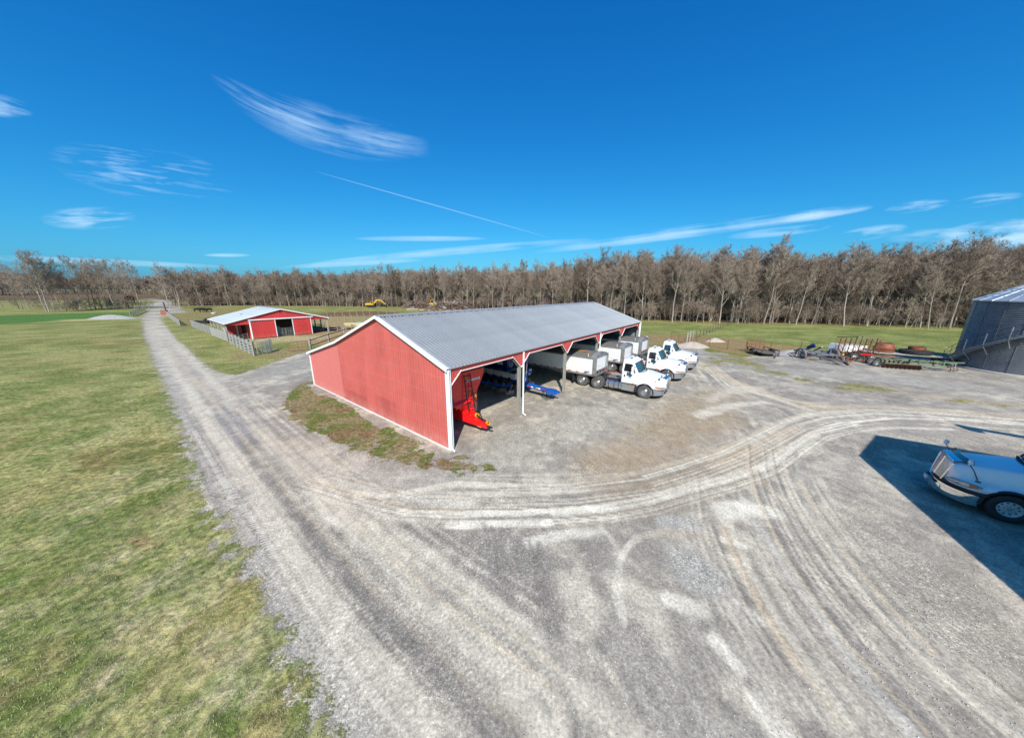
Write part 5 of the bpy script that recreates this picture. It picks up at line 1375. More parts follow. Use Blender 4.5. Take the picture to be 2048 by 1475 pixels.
def make_truck(label, loc, rz, group, detail=False, big=False, trim='truck_grey'):
    t = thing('semi_truck', label, 'truck', loc, rz, group)
    body = 'truck_white'
    # hood: lofted sections from cowl to nose
    secs = []
    xs_ = [-.66, -.60, -.50, -.36, -.2, 0, .2, .36, .50, .60, .72, .86, 1.0, 1.12, 1.22, 1.30]
    for x in xs_:
        k = (x + .66) / 1.96
        zt = 1.86 - .27 * k ** 1.35 - (.07 * max(0, (x - 1.0) / .3) ** 2)
        wf = 1.16 if x < .75 else 1.16 - .44 * ((x - .75) / .55) ** 1.8      # fender half width
        if x < -.45: wf = 1.16 - .10 * (-.45 - x) / .2
        wt = .86 - .26 * k                                                   # flat top half width
        ws = .98 - .24 * k                                                   # hood shoulder
        zf = 1.14 - .10 * k + .03 * math.exp(-(x / .5) ** 2)                 # fender top
        zb = arch_z(x, base=.86 if x > 0 else .72)
        half_ = [(wf - .02, zb), (wf, (zb + zf) / 2), (wf - .015, zf - .08), (wf - .09, zf), (min(ws + .06, wf - .12), zf + .09), (ws, zf + .26), (ws - .05, zt - .13), (wt + .02, zt - .03), (wt * .6, zt + .005), (0, zt + .02)]
        secs.append([(x, y, z) for y, z in half_] + [(x, -y, z) for y, z in half_[-2::-1]])
    mb = MB(); mb.loft(secs, cap=True)
    hood = mb.build('hood', body, t, True)
    if big:
        b_ = hood.modifiers.new('smooth', 'SUBSURF'); b_.levels = 1; b_.render_levels = 2
    MB().loft([[(p[0] - .01 if i == 0 else p[0], p[1] * .97, p[2] - .02) for p in secs[i]] for i in (0, 1)], cap=True).build('cowl', 'black_soft', t)
    MB().box((.3, 0, .9), (1.7, 1.2, .7)).build('engine_bay', 'black_soft', t)
    # wheel arch flares
    for s_ in (1, -1):
        mb = MB(); n_ = 18; ring = []
        for i in range(n_ + 1):
            a = math.radians(-5 + 190 * i / n_); ring.append((math.cos(a), math.sin(a)))
        secs2 = [[(.585 * c, s_ * 1.165, .50 + .585 * sn), (.64 * c, s_ * 1.18, .50 + .64 * sn), (.66 * c, s_ * 1.13, .50 + .66 * sn), (.60 * c, s_ * .75, .50 + .60 * sn), (.575 * c, s_ * .75, .50 + .575 * sn)] for c, sn in ring]
        mb.loft(secs2, closed=True); mb.build('wheel_arch', 'black_soft', t, True)
    # grille
    gx0, gx1 = 1.31, 1.24
    def gp(u, v):   # u across -1..1, v up 0..1
        w_ = (.43 + .14 * v); bow = .06 * (1 - u * u)
        return (1.36 - .13 * v + bow, u * w_, .80 + .80 * v)
    mb = MB(); q = [gp(u / 6, v / 3) for v in range(4) for u in range(-6, 7)]
    mb.add([(x - .06, y, z) for x, y, z in q], [(v * 13 + u, v * 13 + u + 1, (v + 1) * 13 + u + 1, (v + 1) * 13 + u) for v in range(3) for u in range(12)])
    mb.build('grille_back', 'black_soft' if not big else 'alu_dull', t)
    for k in range(15 if big else 9):
        u = -0.93 + 1.86 * k / (14 if big else 8)
        a_, b_ = gp(u, .03), gp(u, .97); m2 = gp(u, .5)
        MB().tube([a_, m2, b_], .013 if big else .018, 4).build('grille_bar', 'alu' if big else 'truck_grey', t)
    mb = MB(); loop = [gp(-1, 0), gp(-1, .5), gp(-1, .93), gp(-.85, 1.03), gp(-.4, 1.06), gp(0, 1.07), gp(.4, 1.06), gp(.85, 1.03), gp(1, .93), gp(1, .5), gp(1, 0)]
    mb.tube(loop, .032, 6); mb.build('grille_surround', 'chrome', t, True)
    mb = MB(); mb.tube([gp(0, .02), gp(0, .5), gp(0, 1.0)], .022, 6); mb.build('grille_centre', 'chrome', t)
    mb = MB(); top_ = [gp(u / 4, 1.05) for u in range(-4, 5)]
    mb.loft([[(x, y * .98, z), (x - .10, y * .98, z + .055), (x - .24, y * 1.0, z + .04)] for x, y, z in top_], cap=False); mb.build('grille_cap', 'chrome', t, True)
    if big:
        mb = MB(); mb.loft([[(x - .17, y * 1.12, z + .02), (x - .30, y * 1.14, z + .17), (x - .33, y * 1.14, z + .165), (x - .22, y * 1.12, z + .02)] for x, y, z in top_], closed=True); mb.build('bug_shield', 'glass_dark', t, True)
    # bumper
    def bumper(z0, z1, off, m_, nm, n_=16, thick=.03, amax=1.0):
        mb = MB(); secs3 = []
        for i in range(n_ + 1):
            u = -amax + 2 * amax * i / n_; y = 1.14 * math.sin(u * 1.45) / math.sin(1.45); x = .62 + off + .82 * (max(0, 1 - abs(y / 1.18) ** 2.6)) ** .62
            if abs(u) >= .999: x = .66 + off
            secs3.append([(x, y, z0), (x + .03, y * 1.01, (z0 + z1) / 2), (x, y, z1), (x - thick - .1, y * .93, z1 + .005), (x - thick - .1, y * .93, z0)])
        mb.loft(secs3, closed=True); mb.build(nm, m_, t, True)
    if big:
        bumper(.30, .70, 0.0, 'chrome', 'bumper'); bumper(.72, .84, -.10, 'black_soft', 'bumper_upper')
        for y in (-.52, .52): MB().lathe([(0, 0), (.11, 0), (.10, .02), (0, .02)], (1.36, y, .50), 'x', 14).build('fog_lamp', 'dark', t)
        MB().box((1.42, 0, .62), (.06, .8, .08)).build('bumper_slot', 'dark', t)
        for y in (-.16, .16): MB().box((1.47, y, .40), (.05, .06, .16)).build('tow_hook', 'alu', t)
        MB().box((1.46, -.38, .45), (.02, .30, .15)).build('licence_plate', 'white', t)
    else:
        bumper(.36, .92, -.22, trim, 'bumper'); MB().box((1.22, 0, .52), (.05, .8, .12)).build('bumper_slot', 'dark', t)
        for s_ in (-1, 1): MB().box((1.10, s_ * .62, .62), (.08, .16, .07)).build('fog_lamp', 'dark', t)
    # headlights : almond panels lying on the fender corner
    for s_ in (1, -1):
        def hp(k, v):
            x = 1.30 - .62 * k; wf = 1.16 - .44 * (max(0, x - .75) / .55) ** 1.8
            hgt = .125 * math.sin(PI * min(1, .12 + k * .88)) ** .8
            return (x + .035 * (1 - k), s_ * (wf + .014 - .02 * v), .99 + .055 * k + hgt * (v - .5))
        mb = MB(); g_ = [hp(i / 10, v) for i in range(11) for v in (0, .5, 1)]
        mb.add(g_, [(i * 3 + j, i * 3 + j + 1, i * 3 + 4 + j, i * 3 + 3 + j) for i in range(10) for j in range(2)]); hl = mb.build('headlight', 'lens', t, True)
        mb = MB(); g_ = [hp(.60 + i * .04, v) for i in range(8) for v in (.02, .98)]; g_ = [(p[0], p[1] + s_ * .008, p[2]) for p in g_]
        mb.add(g_, [(i * 2, i * 2 + 1, i * 2 + 3, i * 2 + 2) for i in range(7)]); mb.build('turn_lens', 'amber', hl)
        mb = MB(); q = [hp(i / 10, -.08) for i in range(11)] + [hp(i / 10, 1.08) for i in range(10, -1, -1)]
        mb.tube([(p[0], p[1], p[2]) for p in q] + [q[0]], .011, 4); mb.build('lamp_rim', 'black_soft', hl)
        MB().lathe([(0, 0), (.052, .005), (.05, .02), (0, .03)], tuple(np.array(hp(.3, .5)) + np.array((0, -.012 if s_ > 0 else -.01, 0))), 'y', 12).build('lamp_bulb', 'alu', hl)
    # cab
    def cab_sec(s_):   # side outline (x, z, y)
        return [(-.60, .92, 1.06), (-.60, 1.45, 1.06), (-.62, 1.86, 1.03), (-.97, 2.50, .93), (-1.08, 2.62, .88), (-1.35, 2.76, .84), (-1.70, 2.79, .84), (-1.80, 2.70, .88), (-1.82, 1.86, 1.03), (-1.82, .92, 1.06)]
    L_ = [(x, y, z) for x, z, y in cab_sec(1)]; Rr = [(x, -y, z) for x, y, z in L_]
    mb = MB(); n_ = len(L_); mb.add(L_ + Rr, [tuple(range(n_))[::-1], tuple(range(n_, 2 * n_))] + [(i, (i + 1) % n_, n_ + (i + 1) % n_, n_ + i) for i in range(n_)])
    cab = mb.build('cab', body, t)
    bv = cab.modifiers.new('round', 'BEVEL'); bv.width = .05; bv.segments = 3; bv.angle_limit = math.radians(25)
    # windscreen: two panes over a dark band
    def wsp(u, v):
        y = u * (.93 - .10 * v); x = -.60 - .36 * v + .10 * (1 - u * u) * (1 - v * .5); z = 1.88 + .62 * v
        return (x, y, z)
    mb = MB(); q = [wsp(-.96 + 1.92 * i / 10, j / 3) for j in range(4) for i in range(11)]
    mb.add(q, [(j * 11 + i, j * 11 + i + 1, (j + 1) * 11 + i + 1, (j + 1) * 11 + i) for j in range(3) for i in range(10)]); wsn = mb.build('windscreen', 'glass', t, True)
    q = [wsp(-.97, 0), wsp(-.5, -.01), wsp(0, -.01), wsp(.5, -.01), wsp(.97, 0), wsp(.97, 1), wsp(.5, 1.01), wsp(0, 1.01), wsp(-.5, 1.01), wsp(-.97, 1)]
    MB().tube(q + [q[0]], .022, 4).build('window_seal', 'black_soft', wsn)
    for s_ in (-.45, .15): a_, b_ = wsp(s_, .0), wsp(s_ + .38, .30); MB().tube([(a_[0] + .03, a_[1], a_[2]), (b_[0] + .03, b_[1], b_[2])], .012, 4).build('wiper', 'black_soft', wsn)
    mb = MB(); mb.loft([[(-.58 + .14 * (1 - u * u), .92 * u, 1.855), (-.50 + .20 * (1 - u * u), .88 * u, 1.875)] for u in [k / 5 for k in range(-5, 6)]], cap=False); mb.build('cowl_vent', 'black_soft', t)
    for s_ in (1, -1):
        dr = bpy.data.objects.new('door', MB().prism([(-1.74, s_ * 1.062, 1.0), (-.66, s_ * 1.062, 1.0), (-.66, s_ * 1.062, 1.84), (-1.74, s_ * 1.062, 1.84)], (0, s_ * .012, 0)).mesh('door', body)); COL.objects.link(dr); dr.parent = t
        def side(x, z): return (x, s_ * (1.03 + .008 - .1567 * (z - 1.86)), z)
        pane = [side(-1.66, 1.88), side(-.80, 1.88), side(-1.07, 2.38), side(-1.16, 2.43), side(-1.62, 2.43)]
        MB().prism(pane, (0, s_ * .008, 0)).build('window', 'glass_dark', dr)
        MB().tube([side(-1.16, 1.86), side(-1.20, 2.44)], .018, 4).build('window_bar', 'black_soft', dr)
        MB().box((-1.56, s_ * 1.08, 1.50), (.10, .03, .16)).build('handle', 'black_soft', dr)
        MB().box((-1.30, s_ * 1.078, 1.66), (.24, .008, .30)).build('door_window', 'glass', dr)
        MB().box((-1.14, s_ * 1.078, 1.62), (.18, .01, .17)).build('door_badge', 'truck_grey', dr)
        MB().box((-.86, s_ * 1.068, .96), (.16, .05, .07)).build('marker_lamp', 'orange', t)
        MB().box((-.84, s_ * 1.20, 1.02), (.10, .05, .06)).build('side_lamp', 'amber', t)
        mr = bpy.data.objects.new('mirror', MB().box((-.92, s_ * 1.33, 2.05), (.13, .19, .56)).mesh('mirror', body)); COL.objects.link(mr); mr.parent = t
        MB().box((-.99, s_ * 1.33, 2.05), (.02, .16, .50)).build('mirror_face', 'glass', mr)
        for z in (2.30, 1.84): MB().tube([(-.78, s_ * 1.0, z), (-.90, s_ * 1.28, z)], .018, 5).build('mirror_arm', 'black_soft', mr)
        MB().box((-.85, s_ * 1.34, 2.08), (.02, .04, .26)).build('mirror_mark', 'redlens', mr)
        # hood mirror on its stalk
        hb = (.62, s_ * .78, 1.34) if not big else (.72, s_ * .86, 1.16)
        ht = (1.02, s_ * 1.02, 1.86) if big else (.98, s_ * .98, 1.84)
        hm = bpy.data.objects.new('hood_mirror', MB().lathe([(0, 0), (.085, .01), (.10, .05), (.09, .085), (0, .09)], ht, 'x', 16).mesh('hood_mirror', 'white_dirty' if big else 'alu', True)); COL.objects.link(hm); hm.parent = t
        MB().lathe([(0, 0), (.088, .004), (0, .008)], (ht[0] - .006, ht[1], ht[2]), 'x', 16).build('mirror_face', 'glass_dark', hm)
        MB().tube([hb, ((hb[0] + ht[0]) / 2 + .03, (hb[1] + ht[1]) / 2, (hb[2] + ht[2]) / 2 + .02), (ht[0] + .09, ht[1], ht[2] - .03)], .014, 6).build('stalk', 'black_soft', hm)
        MB().lathe([(0, -.02), (.09, -.01), (.07, .02), (0, .03)], hb, 'z', 12).build('stalk_foot', 'black_soft', hm)
        # fuel tank and step fairing
        MB().lathe([(0, -2.98), (.25, -2.98), (.28, -2.95), (.28, -1.78), (.25, -1.75), (0, -1.75)], (0, s_ * .88, .60), 'x', 20).build('fuel_tank', 'alu', t, True)
        for x in (-2.75, -2.3, -1.95): MB().lathe([(.285, x - .025), (.295, x - .025), (.295, x + .025), (.285, x + .025)], (0, s_ * .88, .60), 'x', 20).build('tank_strap', 'black_soft', t)
        MB().prism([(-1.72, s_ * 1.10, .36), (-.80, s_ * 1.10, .36), (-.72, s_ * 1.10, .86), (-1.72, s_ * 1.10, .86)], (0, -s_ * .3, 0)).build('step_fairing', 'alu', t)
        MB().prism([(-.78, s_ * 1.12, .30), (-.60, s_ * 1.14, .40), (-.60, s_ * 1.14, .92), (-.70, s_ * 1.12, .92)], (0, -s_ * .4, 0)).build('mud_guard', 'black_soft', t)
        MB().bar((-5.9, s_ * .42, .86), (.6, s_ * .42, .86), .09, .24).build('frame_rail', 'black_soft', t)
        put_wheel(t, WH_C if big else WH_D, 0, s_ * 1.02, .50, s_)
        for x in (-3.72, -5.03):
            put_wheel(t, WH_C if big else WH_D, x, s_ * 1.0, .50, s_); w_ = inst('inner_tyre', (WH_C if big else WH_D)[0], t, (x, s_ * .68, .50))
    for k, y in enumerate((-.42, 0, .42)): MB().box((-1.02, y, 2.705), (.07, .07, .03)).build('roof_lamp', 'amber', t)
    MB().box((-1.35, -.45, 2.80), (.12, .30, .05)).build('roof_hatch', 'truck_grey', t)
    MB().box((-1.35, .45, 2.80), (.12, .30, .05)).build('roof_hatch', 'truck_grey', t)
    mb = MB(); mb.tube([(0, -1.0, .5), (0, 1.0, .5)], .07, 8); mb.tube([(-3.72, -1.0, .5), (-3.72, 1.0, .5)], .09, 8); mb.tube([(-5.03, -1.0, .5), (-5.03, 1.0, .5)], .09, 8); mb.build('axles', 'black_soft', t)
    MB().box((-4.3, 0, 1.02), (1.0, .9, .10)).build('fifth_wheel', 'black_soft', t)
    MB().box((-2.6, 0, .95), (1.2, .7, .05)).build('deck_plate', 'alu_dull', t)
    # curly air lines
    for k, (c_, dy_) in enumerate((('black', .12), ('redlens', -.12))):
        mb = MB(); mb.tube([(-1.84, dy_, 1.9), (-2.3, dy_ * 2, 1.45), (-2.9, dy_ * 2.5, 1.25), (-3.7, dy_, 1.55)], .022, 6); mb.build('air_line', c_, t)
    for s_ in (1, -1): MB().bar((-5.85, s_ * .95, .25), (-5.85, s_ * .95, 1.0), .55, .02, (1, 0, 0)).build('mud_flap', 'black_soft' , t)
    return t


def make_trailer(label, loc, rz, group, oval=False, length=12.0, mark=None):
    """hopper trailer, local x = travel direction, origin under the truck's front axle"""
    t = thing('hopper_trailer', label, 'trailer', loc, rz, group)
    x1 = -3.84; x0 = x1 - length; zb, zs, hw = 1.10, 2.46, 1.22
    # side sheets
    n = 12
    for s_ in (1, -1):
        for k in range(n):
            a_ = x0 + (x1 - .16 - x0) * k / n; b_ = x0 + (x1 - .16 - x0) * (k + 1) / n
            mb = MB(); sheet(mb, (a_, s_ * hw, 0), (1, 0, 0), (0, s_, 0), (0, 0, 1), ribs(b_ - a_ - .006, 5, .012, .10), lambda t_: zb + .02, lambda t_: zs); mb.build('side_panel', 'trailer', t)
        MB().bar((x0, s_ * (hw + .01), zs + .02), (x1, s_ * (hw + .01), zs + .02), .07, .09).build('top_rail', 'alu_dull', t)
        MB().bar((x0, s_ * (hw + .01), zb), (x1, s_ * (hw + .01), zb), .06, .15).build('bottom_rail', 'alu_dull', t)
        for k in range(14): MB().box((x1 - .9 - k * .72, s_ * (hw + .028), zb + .11), (.26, .012, .055)).build('reflector', 'redlens', t)
        MB().box((x1 - .14, s_ * (hw - .02), (zb + zs) / 2 + .02), (.30, .12, zs - zb + .04)).build('corner_post', 'alu_dull', t)
    # nose panel recessed in its frame
    MB().box((x1 - .08, 0, 1.98), (.05, 2 * hw - .2, 1.0)).build('nose_panel', 'trailer', t)
    MB().prism([(x1 - .05, -hw + .05, zs), (x1 - .05, hw - .05, zs), (x1 - .05, .55, zs + .34), (x1 - .05, -.55, zs + .34)], (-.05, 0, 0)).build('nose_cap', 'alu_dull', t)
    mb = MB(); mb.box((x1 - .02, 0, 1.44), (.10, 2 * hw - .1, .10)); mb.box((x1 - .02, 0, 1.12), (.12, 2 * hw - .1, .14))
    for k in range(7): y = -.9 + .3 * k; mb.bar((x1 - .02, y, 1.12), (x1 - .02, y + (.15 if k % 2 else -.15), 1.44), .035)
    mb.build('nose_frame', 'alu_dull', t)
    mb = MB(); mb.tube([(x1 + .06, hw - .25, 1.15), (x1 + .06, hw - .25, 2.7), (x1 - .2, hw - .25, 2.85)], .02, 6); mb.tube([(x1 + .06, hw - .55, 1.15), (x1 + .06, hw - .55, 2.7)], .02, 6)
    for k in range(6): mb.tube([(x1 + .06, hw - .55, 1.3 + .25 * k), (x1 + .06, hw - .25, 1.3 + .25 * k)], .014, 5)
    mb.build('ladder', 'alu', t)
    MB().box((x1 - .6, 0, 1.02), (1.2, 1.6, .12)).build('king_pin_plate', 'black_soft', t)
    # tarp roof with bows
    prof = [(-hw, zs + .06), (-hw * .80, zs + .20), (-hw * .5, zs + .33), (0, zs + .39), (hw * .5, zs + .33), (hw * .80, zs + .20), (hw, zs + .06)]
    nb = 14
    secs = []
    for k in range(nb * 2 + 1):
        x = x0 + (x1 - .02 - x0) * k / (nb * 2); sag = 0 if k % 2 == 0 else -.035
        secs.append([(x, y, z + (sag if abs(y) < hw * .95 else 0)) for y, z in prof])
    MB().loft(secs, cap=False).build('tarp', 'tarp', t, True)
    mb = MB(); mb.loft([[(x1 - .02, y * 1.01, z + .012) for y, z in prof], [(x1 - .50, y * 1.01, z + .018) for y, z in prof]], cap=False); mb.build('front_cap', 'alu_dull', t, True)
    MB().box((x1 - .25, .18, zs + .405), (.26, .30, .012)).build('cap_badge', 'sky_blue', t)
    MB().lathe([(0, 0), (.022, 0), (.022, .26), (0, .26)], (x1 - .75, -hw + .05, zs + .1), 'z', 8).build('tarp_peg', 'white', t)
    if oval:
        q = [(x1 - 1.75 + .85 * math.cos(a), -.42 + .11 * math.sin(a)) for a in [2 * PI * k / 20 for k in range(20)]]
        mb = MB(); mb.prism([(x, y, zs + .365 + .0 * y) for x, y in q], (0, 0, .012)); mb.build('orange_patch', 'orange', t)
    # hopper bottoms
    for c in (x0 + length * .30, x0 + length * .68):
        mb = MB(); w = 1.9; top = [(c - w, -1.1, zb), (c + w, -1.1, zb), (c + w, 1.1, zb), (c - w, 1.1, zb)]; bot = [(c - .3, -.35, .55), (c + .3, -.35, .55), (c + .3, .35, .55), (c - .3, .35, .55)]
        mb.loft([top, bot], closed=True, cap=True); mb.build('hopper', 'alu_dull', t)
    # dark belly, axles at rear
    MB().box(((x0 + x1) / 2, 0, zb - .03), (length - .3, 2.2, .08)).build('belly', 'black_soft', t)
    for x in (x0 + .9, x0 + 2.15):
        for s_ in (1, -1): put_wheel(t, WH_D, x, s_ * 1.0, .5, s_)
        MB().tube([(x, -1, .5), (x, 1, .5)], .07, 8).build('axle', 'black_soft', t)
    for s_ in (1, -1):
        MB().bar((x1 - 2.9, s_ * .95, .25), (x1 - 2.9, s_ * .95, zb), .09).build('landing_leg', 'alu_dull', t); MB().box((x1 - 2.9, s_ * .95, .22), (.25, .25, .03)).build('landing_pad', 'alu_dull', t)
        MB().bar((x1 - 2.8, s_ * 1.0, .95), (x1 - 2.1, s_ * 1.0, zb), .04).build('leg_brace', 'alu_dull', t)
        MB().bar((x0 + 2.9, s_ * 1.0, .9), (x0 + 6, s_ * .9, .55), .3, .03).build('skirt', 'alu_dull', t)
    MB().bar((x0, 0, 1.5), (x0 + .02, 0, 1.5), 2.3, 1.9).build('rear_panel', 'trailer', t)
    if mark: 
        for s_ in (-1, 1): MB().box((x1 - .75, s_ * (hw + .03), zb + .22), (.42, .01, .09)).build('side_badge', 'sky_blue', t)
    return t


HDG = TH - PI / 2
TG_ = 'white semi trucks parked at the open shed'
lf = (math.cos(TH), math.sin(TH))
T1 = (10.52, 22.66); T2 = (14.36, 27.22); T3 = (17.60, 31.12)
for p, lab, ov, mk, lab2 in ((T1, 'nearest white truck of the three at the shed, side tank and both rear axles visible', True, True, 'nearest white hopper trailer in the shed, with an orange patch on its grey tarp'),
                        (T2, 'middle white truck of the three at the shed, between the nearest and farthest', False, True, 'middle white hopper trailer, behind the nearest one with the orange patch'),
                        (T3, 'farthest white truck of the three at the shed, beside the brown field gate', False, False, 'farthest white hopper trailer, under the last bay of the shed')):
    make_truck(lab, (p[0], p[1], 0), HDG, TG_)
    make_trailer(lab2, (p[0], p[1], 0), HDG, 'white hopper trailers backed into the shed', ov, 12.2 if not ov else 12.2, mk)
big = make_truck('large white truck at the right edge in shade, chrome grille facing the yard', (17.98, 10.06, 0), TH + PI / 2, None, big=True)

# ------------------------------------------------------------------ things inside the shed front
def shed_pt(s, out): return (SO[0] + s * math.cos(TH) + out * math.sin(TH), SO[1] + s * math.sin(TH) - out * math.cos(TH))


p = shed_pt(2.55, -4.3)
gc = thing('grain_cart', 'bright red grain cart parked nose out in the first bay of the red shed', 'grain cart', (p[0], p[1], 0), HDG)
# local x = toward the opening, y = along the shed ; hopper from x=-2 to 2.6
def hop(x, wt, wb, zt, zm, zbm): return [(x, -wt, zt), (x, wt, zt), (x, wt, zt - .35), (x, wt * .62, zm), (x, wb, zbm), (x, -wb, zbm), (x, -wt * .62, zm), (x, -wt, zt - .35)]
mb = MB(); mb.loft([hop(-2.6, 1.35, .5, 3.35, 2.0, 1.1), hop(2.75, 1.35, .5, 3.35, 2.0, 1.1)], closed=True, cap=True); bd = mb.build('hopper_body', 'cart_red', gc)
MB().prism([(2.76, -1.35, 3.33), (2.76, 1.35, 3.33), (2.76, 1.35, 3.0), (2.76, .72, 1.95), (2.76, .72, 1.15), (2.76, .50, .55), (2.76, .20, .55), (2.76, .12, 1.3), (2.76, -.9, 1.3), (2.76, -1.35, 2.95)], (.10, 0, 0)).build('front_plate', 'cart_red', gc)
MB().box((0.1, 0, 3.44), (5.4, 2.72, .16)).build('load_tarp', 'tarp', gc)
mb = MB(); mb.prism([(3.0, -1.25, 1.55), (3.0, .1, 1.55), (2.5, .1, 2.15), (2.5, -1.25, 2.15)], (0, 0, .05)); mb.build('fender_hood', 'cart_red', gc)
for s_ in (1, -1): put_wheel(gc, wheel_meshes(.78, .5, 'tyre_clean', 'cart_red'), 0.2, s_ * 1.35, .78, s_)
mb = MB(); mb.loft([[(1.6, -.62, .55), (1.6, .62, .55), (1.6, .62, .95), (1.6, -.62, .95)], [(4.4, -.13, .34), (4.4, .13, .34), (4.4, .13, .60), (4.4, -.13, .60)]], closed=True); mb.build('tongue', 'cart_red', gc)
mb = MB(); mb.loft([[(1.9, -.55, .96), (1.9, .3, .96), (1.9, .3, 1.3), (1.9, -.55, 1.3)], [(3.0, -.4, .80), (3.0, .2, .80), (3.0, .2, .9), (3.0, -.4, .9)]], closed=True); mb.build('gear_cover', 'cart_red', gc)
MB().box((3.25, .05, .84), (.3, .26, .26)).build('gearbox', 'cart_red', gc)
MB().tube([(3.35, .06, .84), (4.25, .10, .62)], .055, 8).build('drive_shaft', 'black', gc)
for x, z in ((3.42, .84), (4.28, .62)): MB().lathe([(.06, 0), (.12, .01), (.14, .14), (.06, .12)], (x, .08, z), 'x', 14).build('shaft_guard', 'yellow', gc)
MB().bar((4.4, 0, .44), (4.72, 0, .44), .13, .06).build('hitch', 'black', gc)
MB().tube([(4.0, -.05, .5), (4.0, -.05, 1.0)], .03, 6).build('hose_stand', 'black', gc)
MB().bar((3.8, -.2, .36), (4.1, -.2, .36), .06, .02).build('caution_mark', 'yellow', gc)
ld = bpy.data.objects.new('ladder', MB().bar((2.92, .18, 3.2), (3.12, .28, 1.1), .04).bar((2.92, -.30, 3.2), (3.12, -.20, 1.1), .04).mesh('ladder', 'black')); COL.objects.link(ld); ld.parent = gc
for k in range(7): f = k / 6.5; MB().bar((2.92 + .2 * f, .18 + .1 * f, 3.1 - 2 * f), (2.92 + .2 * f, -.30 + .1 * f, 3.1 - 2 * f), .03).build('rung', 'black', ld)
for y, r_ in ((.34, .5), (.42, .35)): MB().tube([(2.9, y, 2.0), (3.1, y + .1, 1.4), (3.2, y - .1, .95), (3.4, y - .2, 1.1)], .025, 6).build('hose', 'black', gc)
MB().box((2.87, .60, 1.75), (.02, .16, .22)).build('warning_sticker', 'yellow', gc)
# lettering strip: unreadable in the photograph at this size, kept as short white strokes of the same word length
mb = MB(); 
for k in range(10): y = .95 - k * .105; mb.box((2.872, y, 2.78), (.012, .072, .10 if k not in (0, 5, 9) else .15))
mb.build('lettering', 'white', gc)

p = shed_pt(9.35, -4.2)
pl = thing('row_planter', 'blue folding row planter with cream seed boxes in the second bay of the shed', 'planter', (p[0], p[1], 0), HDG)
# local x out of the shed, y along the shed
MB().bar((-4.2, .2, .95), (1.9, .1, .80), .30, .34).build('main_beam', 'blue', pl)
MB().bar((1.9, .1, .80), (4.05, .20, .62), .26, .30).build('tongue', 'blue', pl)
MB().box((4.15, .22, .62), (.62, .42, .34)).build('hitch_box', 'blue', pl)
MB().bar((4.3, .25, .62), (4.75, .30, .66), .16, .12).build('hitch', 'blue', pl)
MB().prism([(4.5, .2, .8), (4.75, .2, .76), (4.7, .2, .55)], (0, .12, 0)).build('clevis', 'blue', pl)
for k in range(3): MB().tube([(3.5, -.12 + .1 * k, .70), (3.7, -.25 + .1 * k, .35), (4.0, -.28 + .1 * k, .2), (4.3, -.1 + .1 * k, .5)], .022, 6).build('hose', 'black', pl)
MB().tube([(3.6, .35, .6), (3.6, .38, .1)], .05, 6).build('jack', 'black', pl)
for x, c_ in ((2.55, 'white'), (3.0, 'yellow'), (3.2, 'white'), (3.6, 'redlens'), (2.25, 'redlens')): MB().box((x, -.045, .72), (.20, .012, .10)).build('sticker', c_, pl)
# mast
mb = MB(); mb.bar((1.75, .1, .8), (1.75, .25, 2.9), .22); mb.bar((1.95, .1, .9), (1.80, .45, 1.9), .12); mb.bar((1.6, .2, 1.7), (2.1, .5, 1.7), .14); mb.build('mast', 'blue', pl)
MB().tube([(1.85, .05, 1.0), (1.9, .1, 2.4)], .05, 8).build('ram', 'chrome', pl)
for z in (1.2, 1.75, 2.3): MB().box((1.88, .12, z), (.05, .12, .14)).build('sticker', 'white', pl)
# marker arm bowed in front of the rows
mb = MB(); mb.tube([(1.7, -.35, .62), (.6, -.75, .6), (-.6, -1.05, .6), (-1.8, -1.3, .62), (-2.6, -1.55, .75), (-3.6, -1.75, .9)], .13, 6); mb.build('marker_arm', 'blue', pl)
MB().box((.3, -.86, .62), (.45, .30, .22)).build('arm_joint', 'blue', pl)
MB().bar((-4.1, -.4, 1.25), (1.6, -.25, 1.25), .18).build('tool_bar', 'blue_dark', pl)
MB().bar((-4.1, .6, 1.35), (1.6, .6, 1.35), .18).build('tool_bar', 'blue_dark', pl)
dm = MB().lathe([(.0, -.018), (.19, -.012), (.20, 0), (.19, .012), (0, .018)], axis='y', n=18).mesh('disc', 'disc_steel', True)
hbm = MB().loft([[(-.20, -.20, 0), (.20, -.20, 0), (.20, .24, 0), (-.20, .24, 0)], [(-.27, -.30, .22), (.27, -.30, .22), (.27, .33, .22), (-.27, .33, .22)], [(-.27, -.30, .48), (.27, -.30, .48), (.27, .33, .48), (-.27, .33, .48)]], closed=True).mesh('seed_box', 'hopper')
lbm = MB().loft([[(-.30, -.33, 0), (.30, -.33, 0), (.30, .35, 0), (-.30, .35, 0)], [(-.25, -.28, .10), (.25, -.28, .10), (.25, .30, .10), (-.25, .30, .10)]], closed=True).mesh('box_lid', 'blue_dark')
frm = MB().bar((0, .4, .9), (0, -.1, .55), .08, .2).bar((0, -.1, .55), (0, -.75, .4), .07, .12).bar((0, -.1, .9), (0, -.1, .3), .10, .14).mesh('row_frame', 'black')
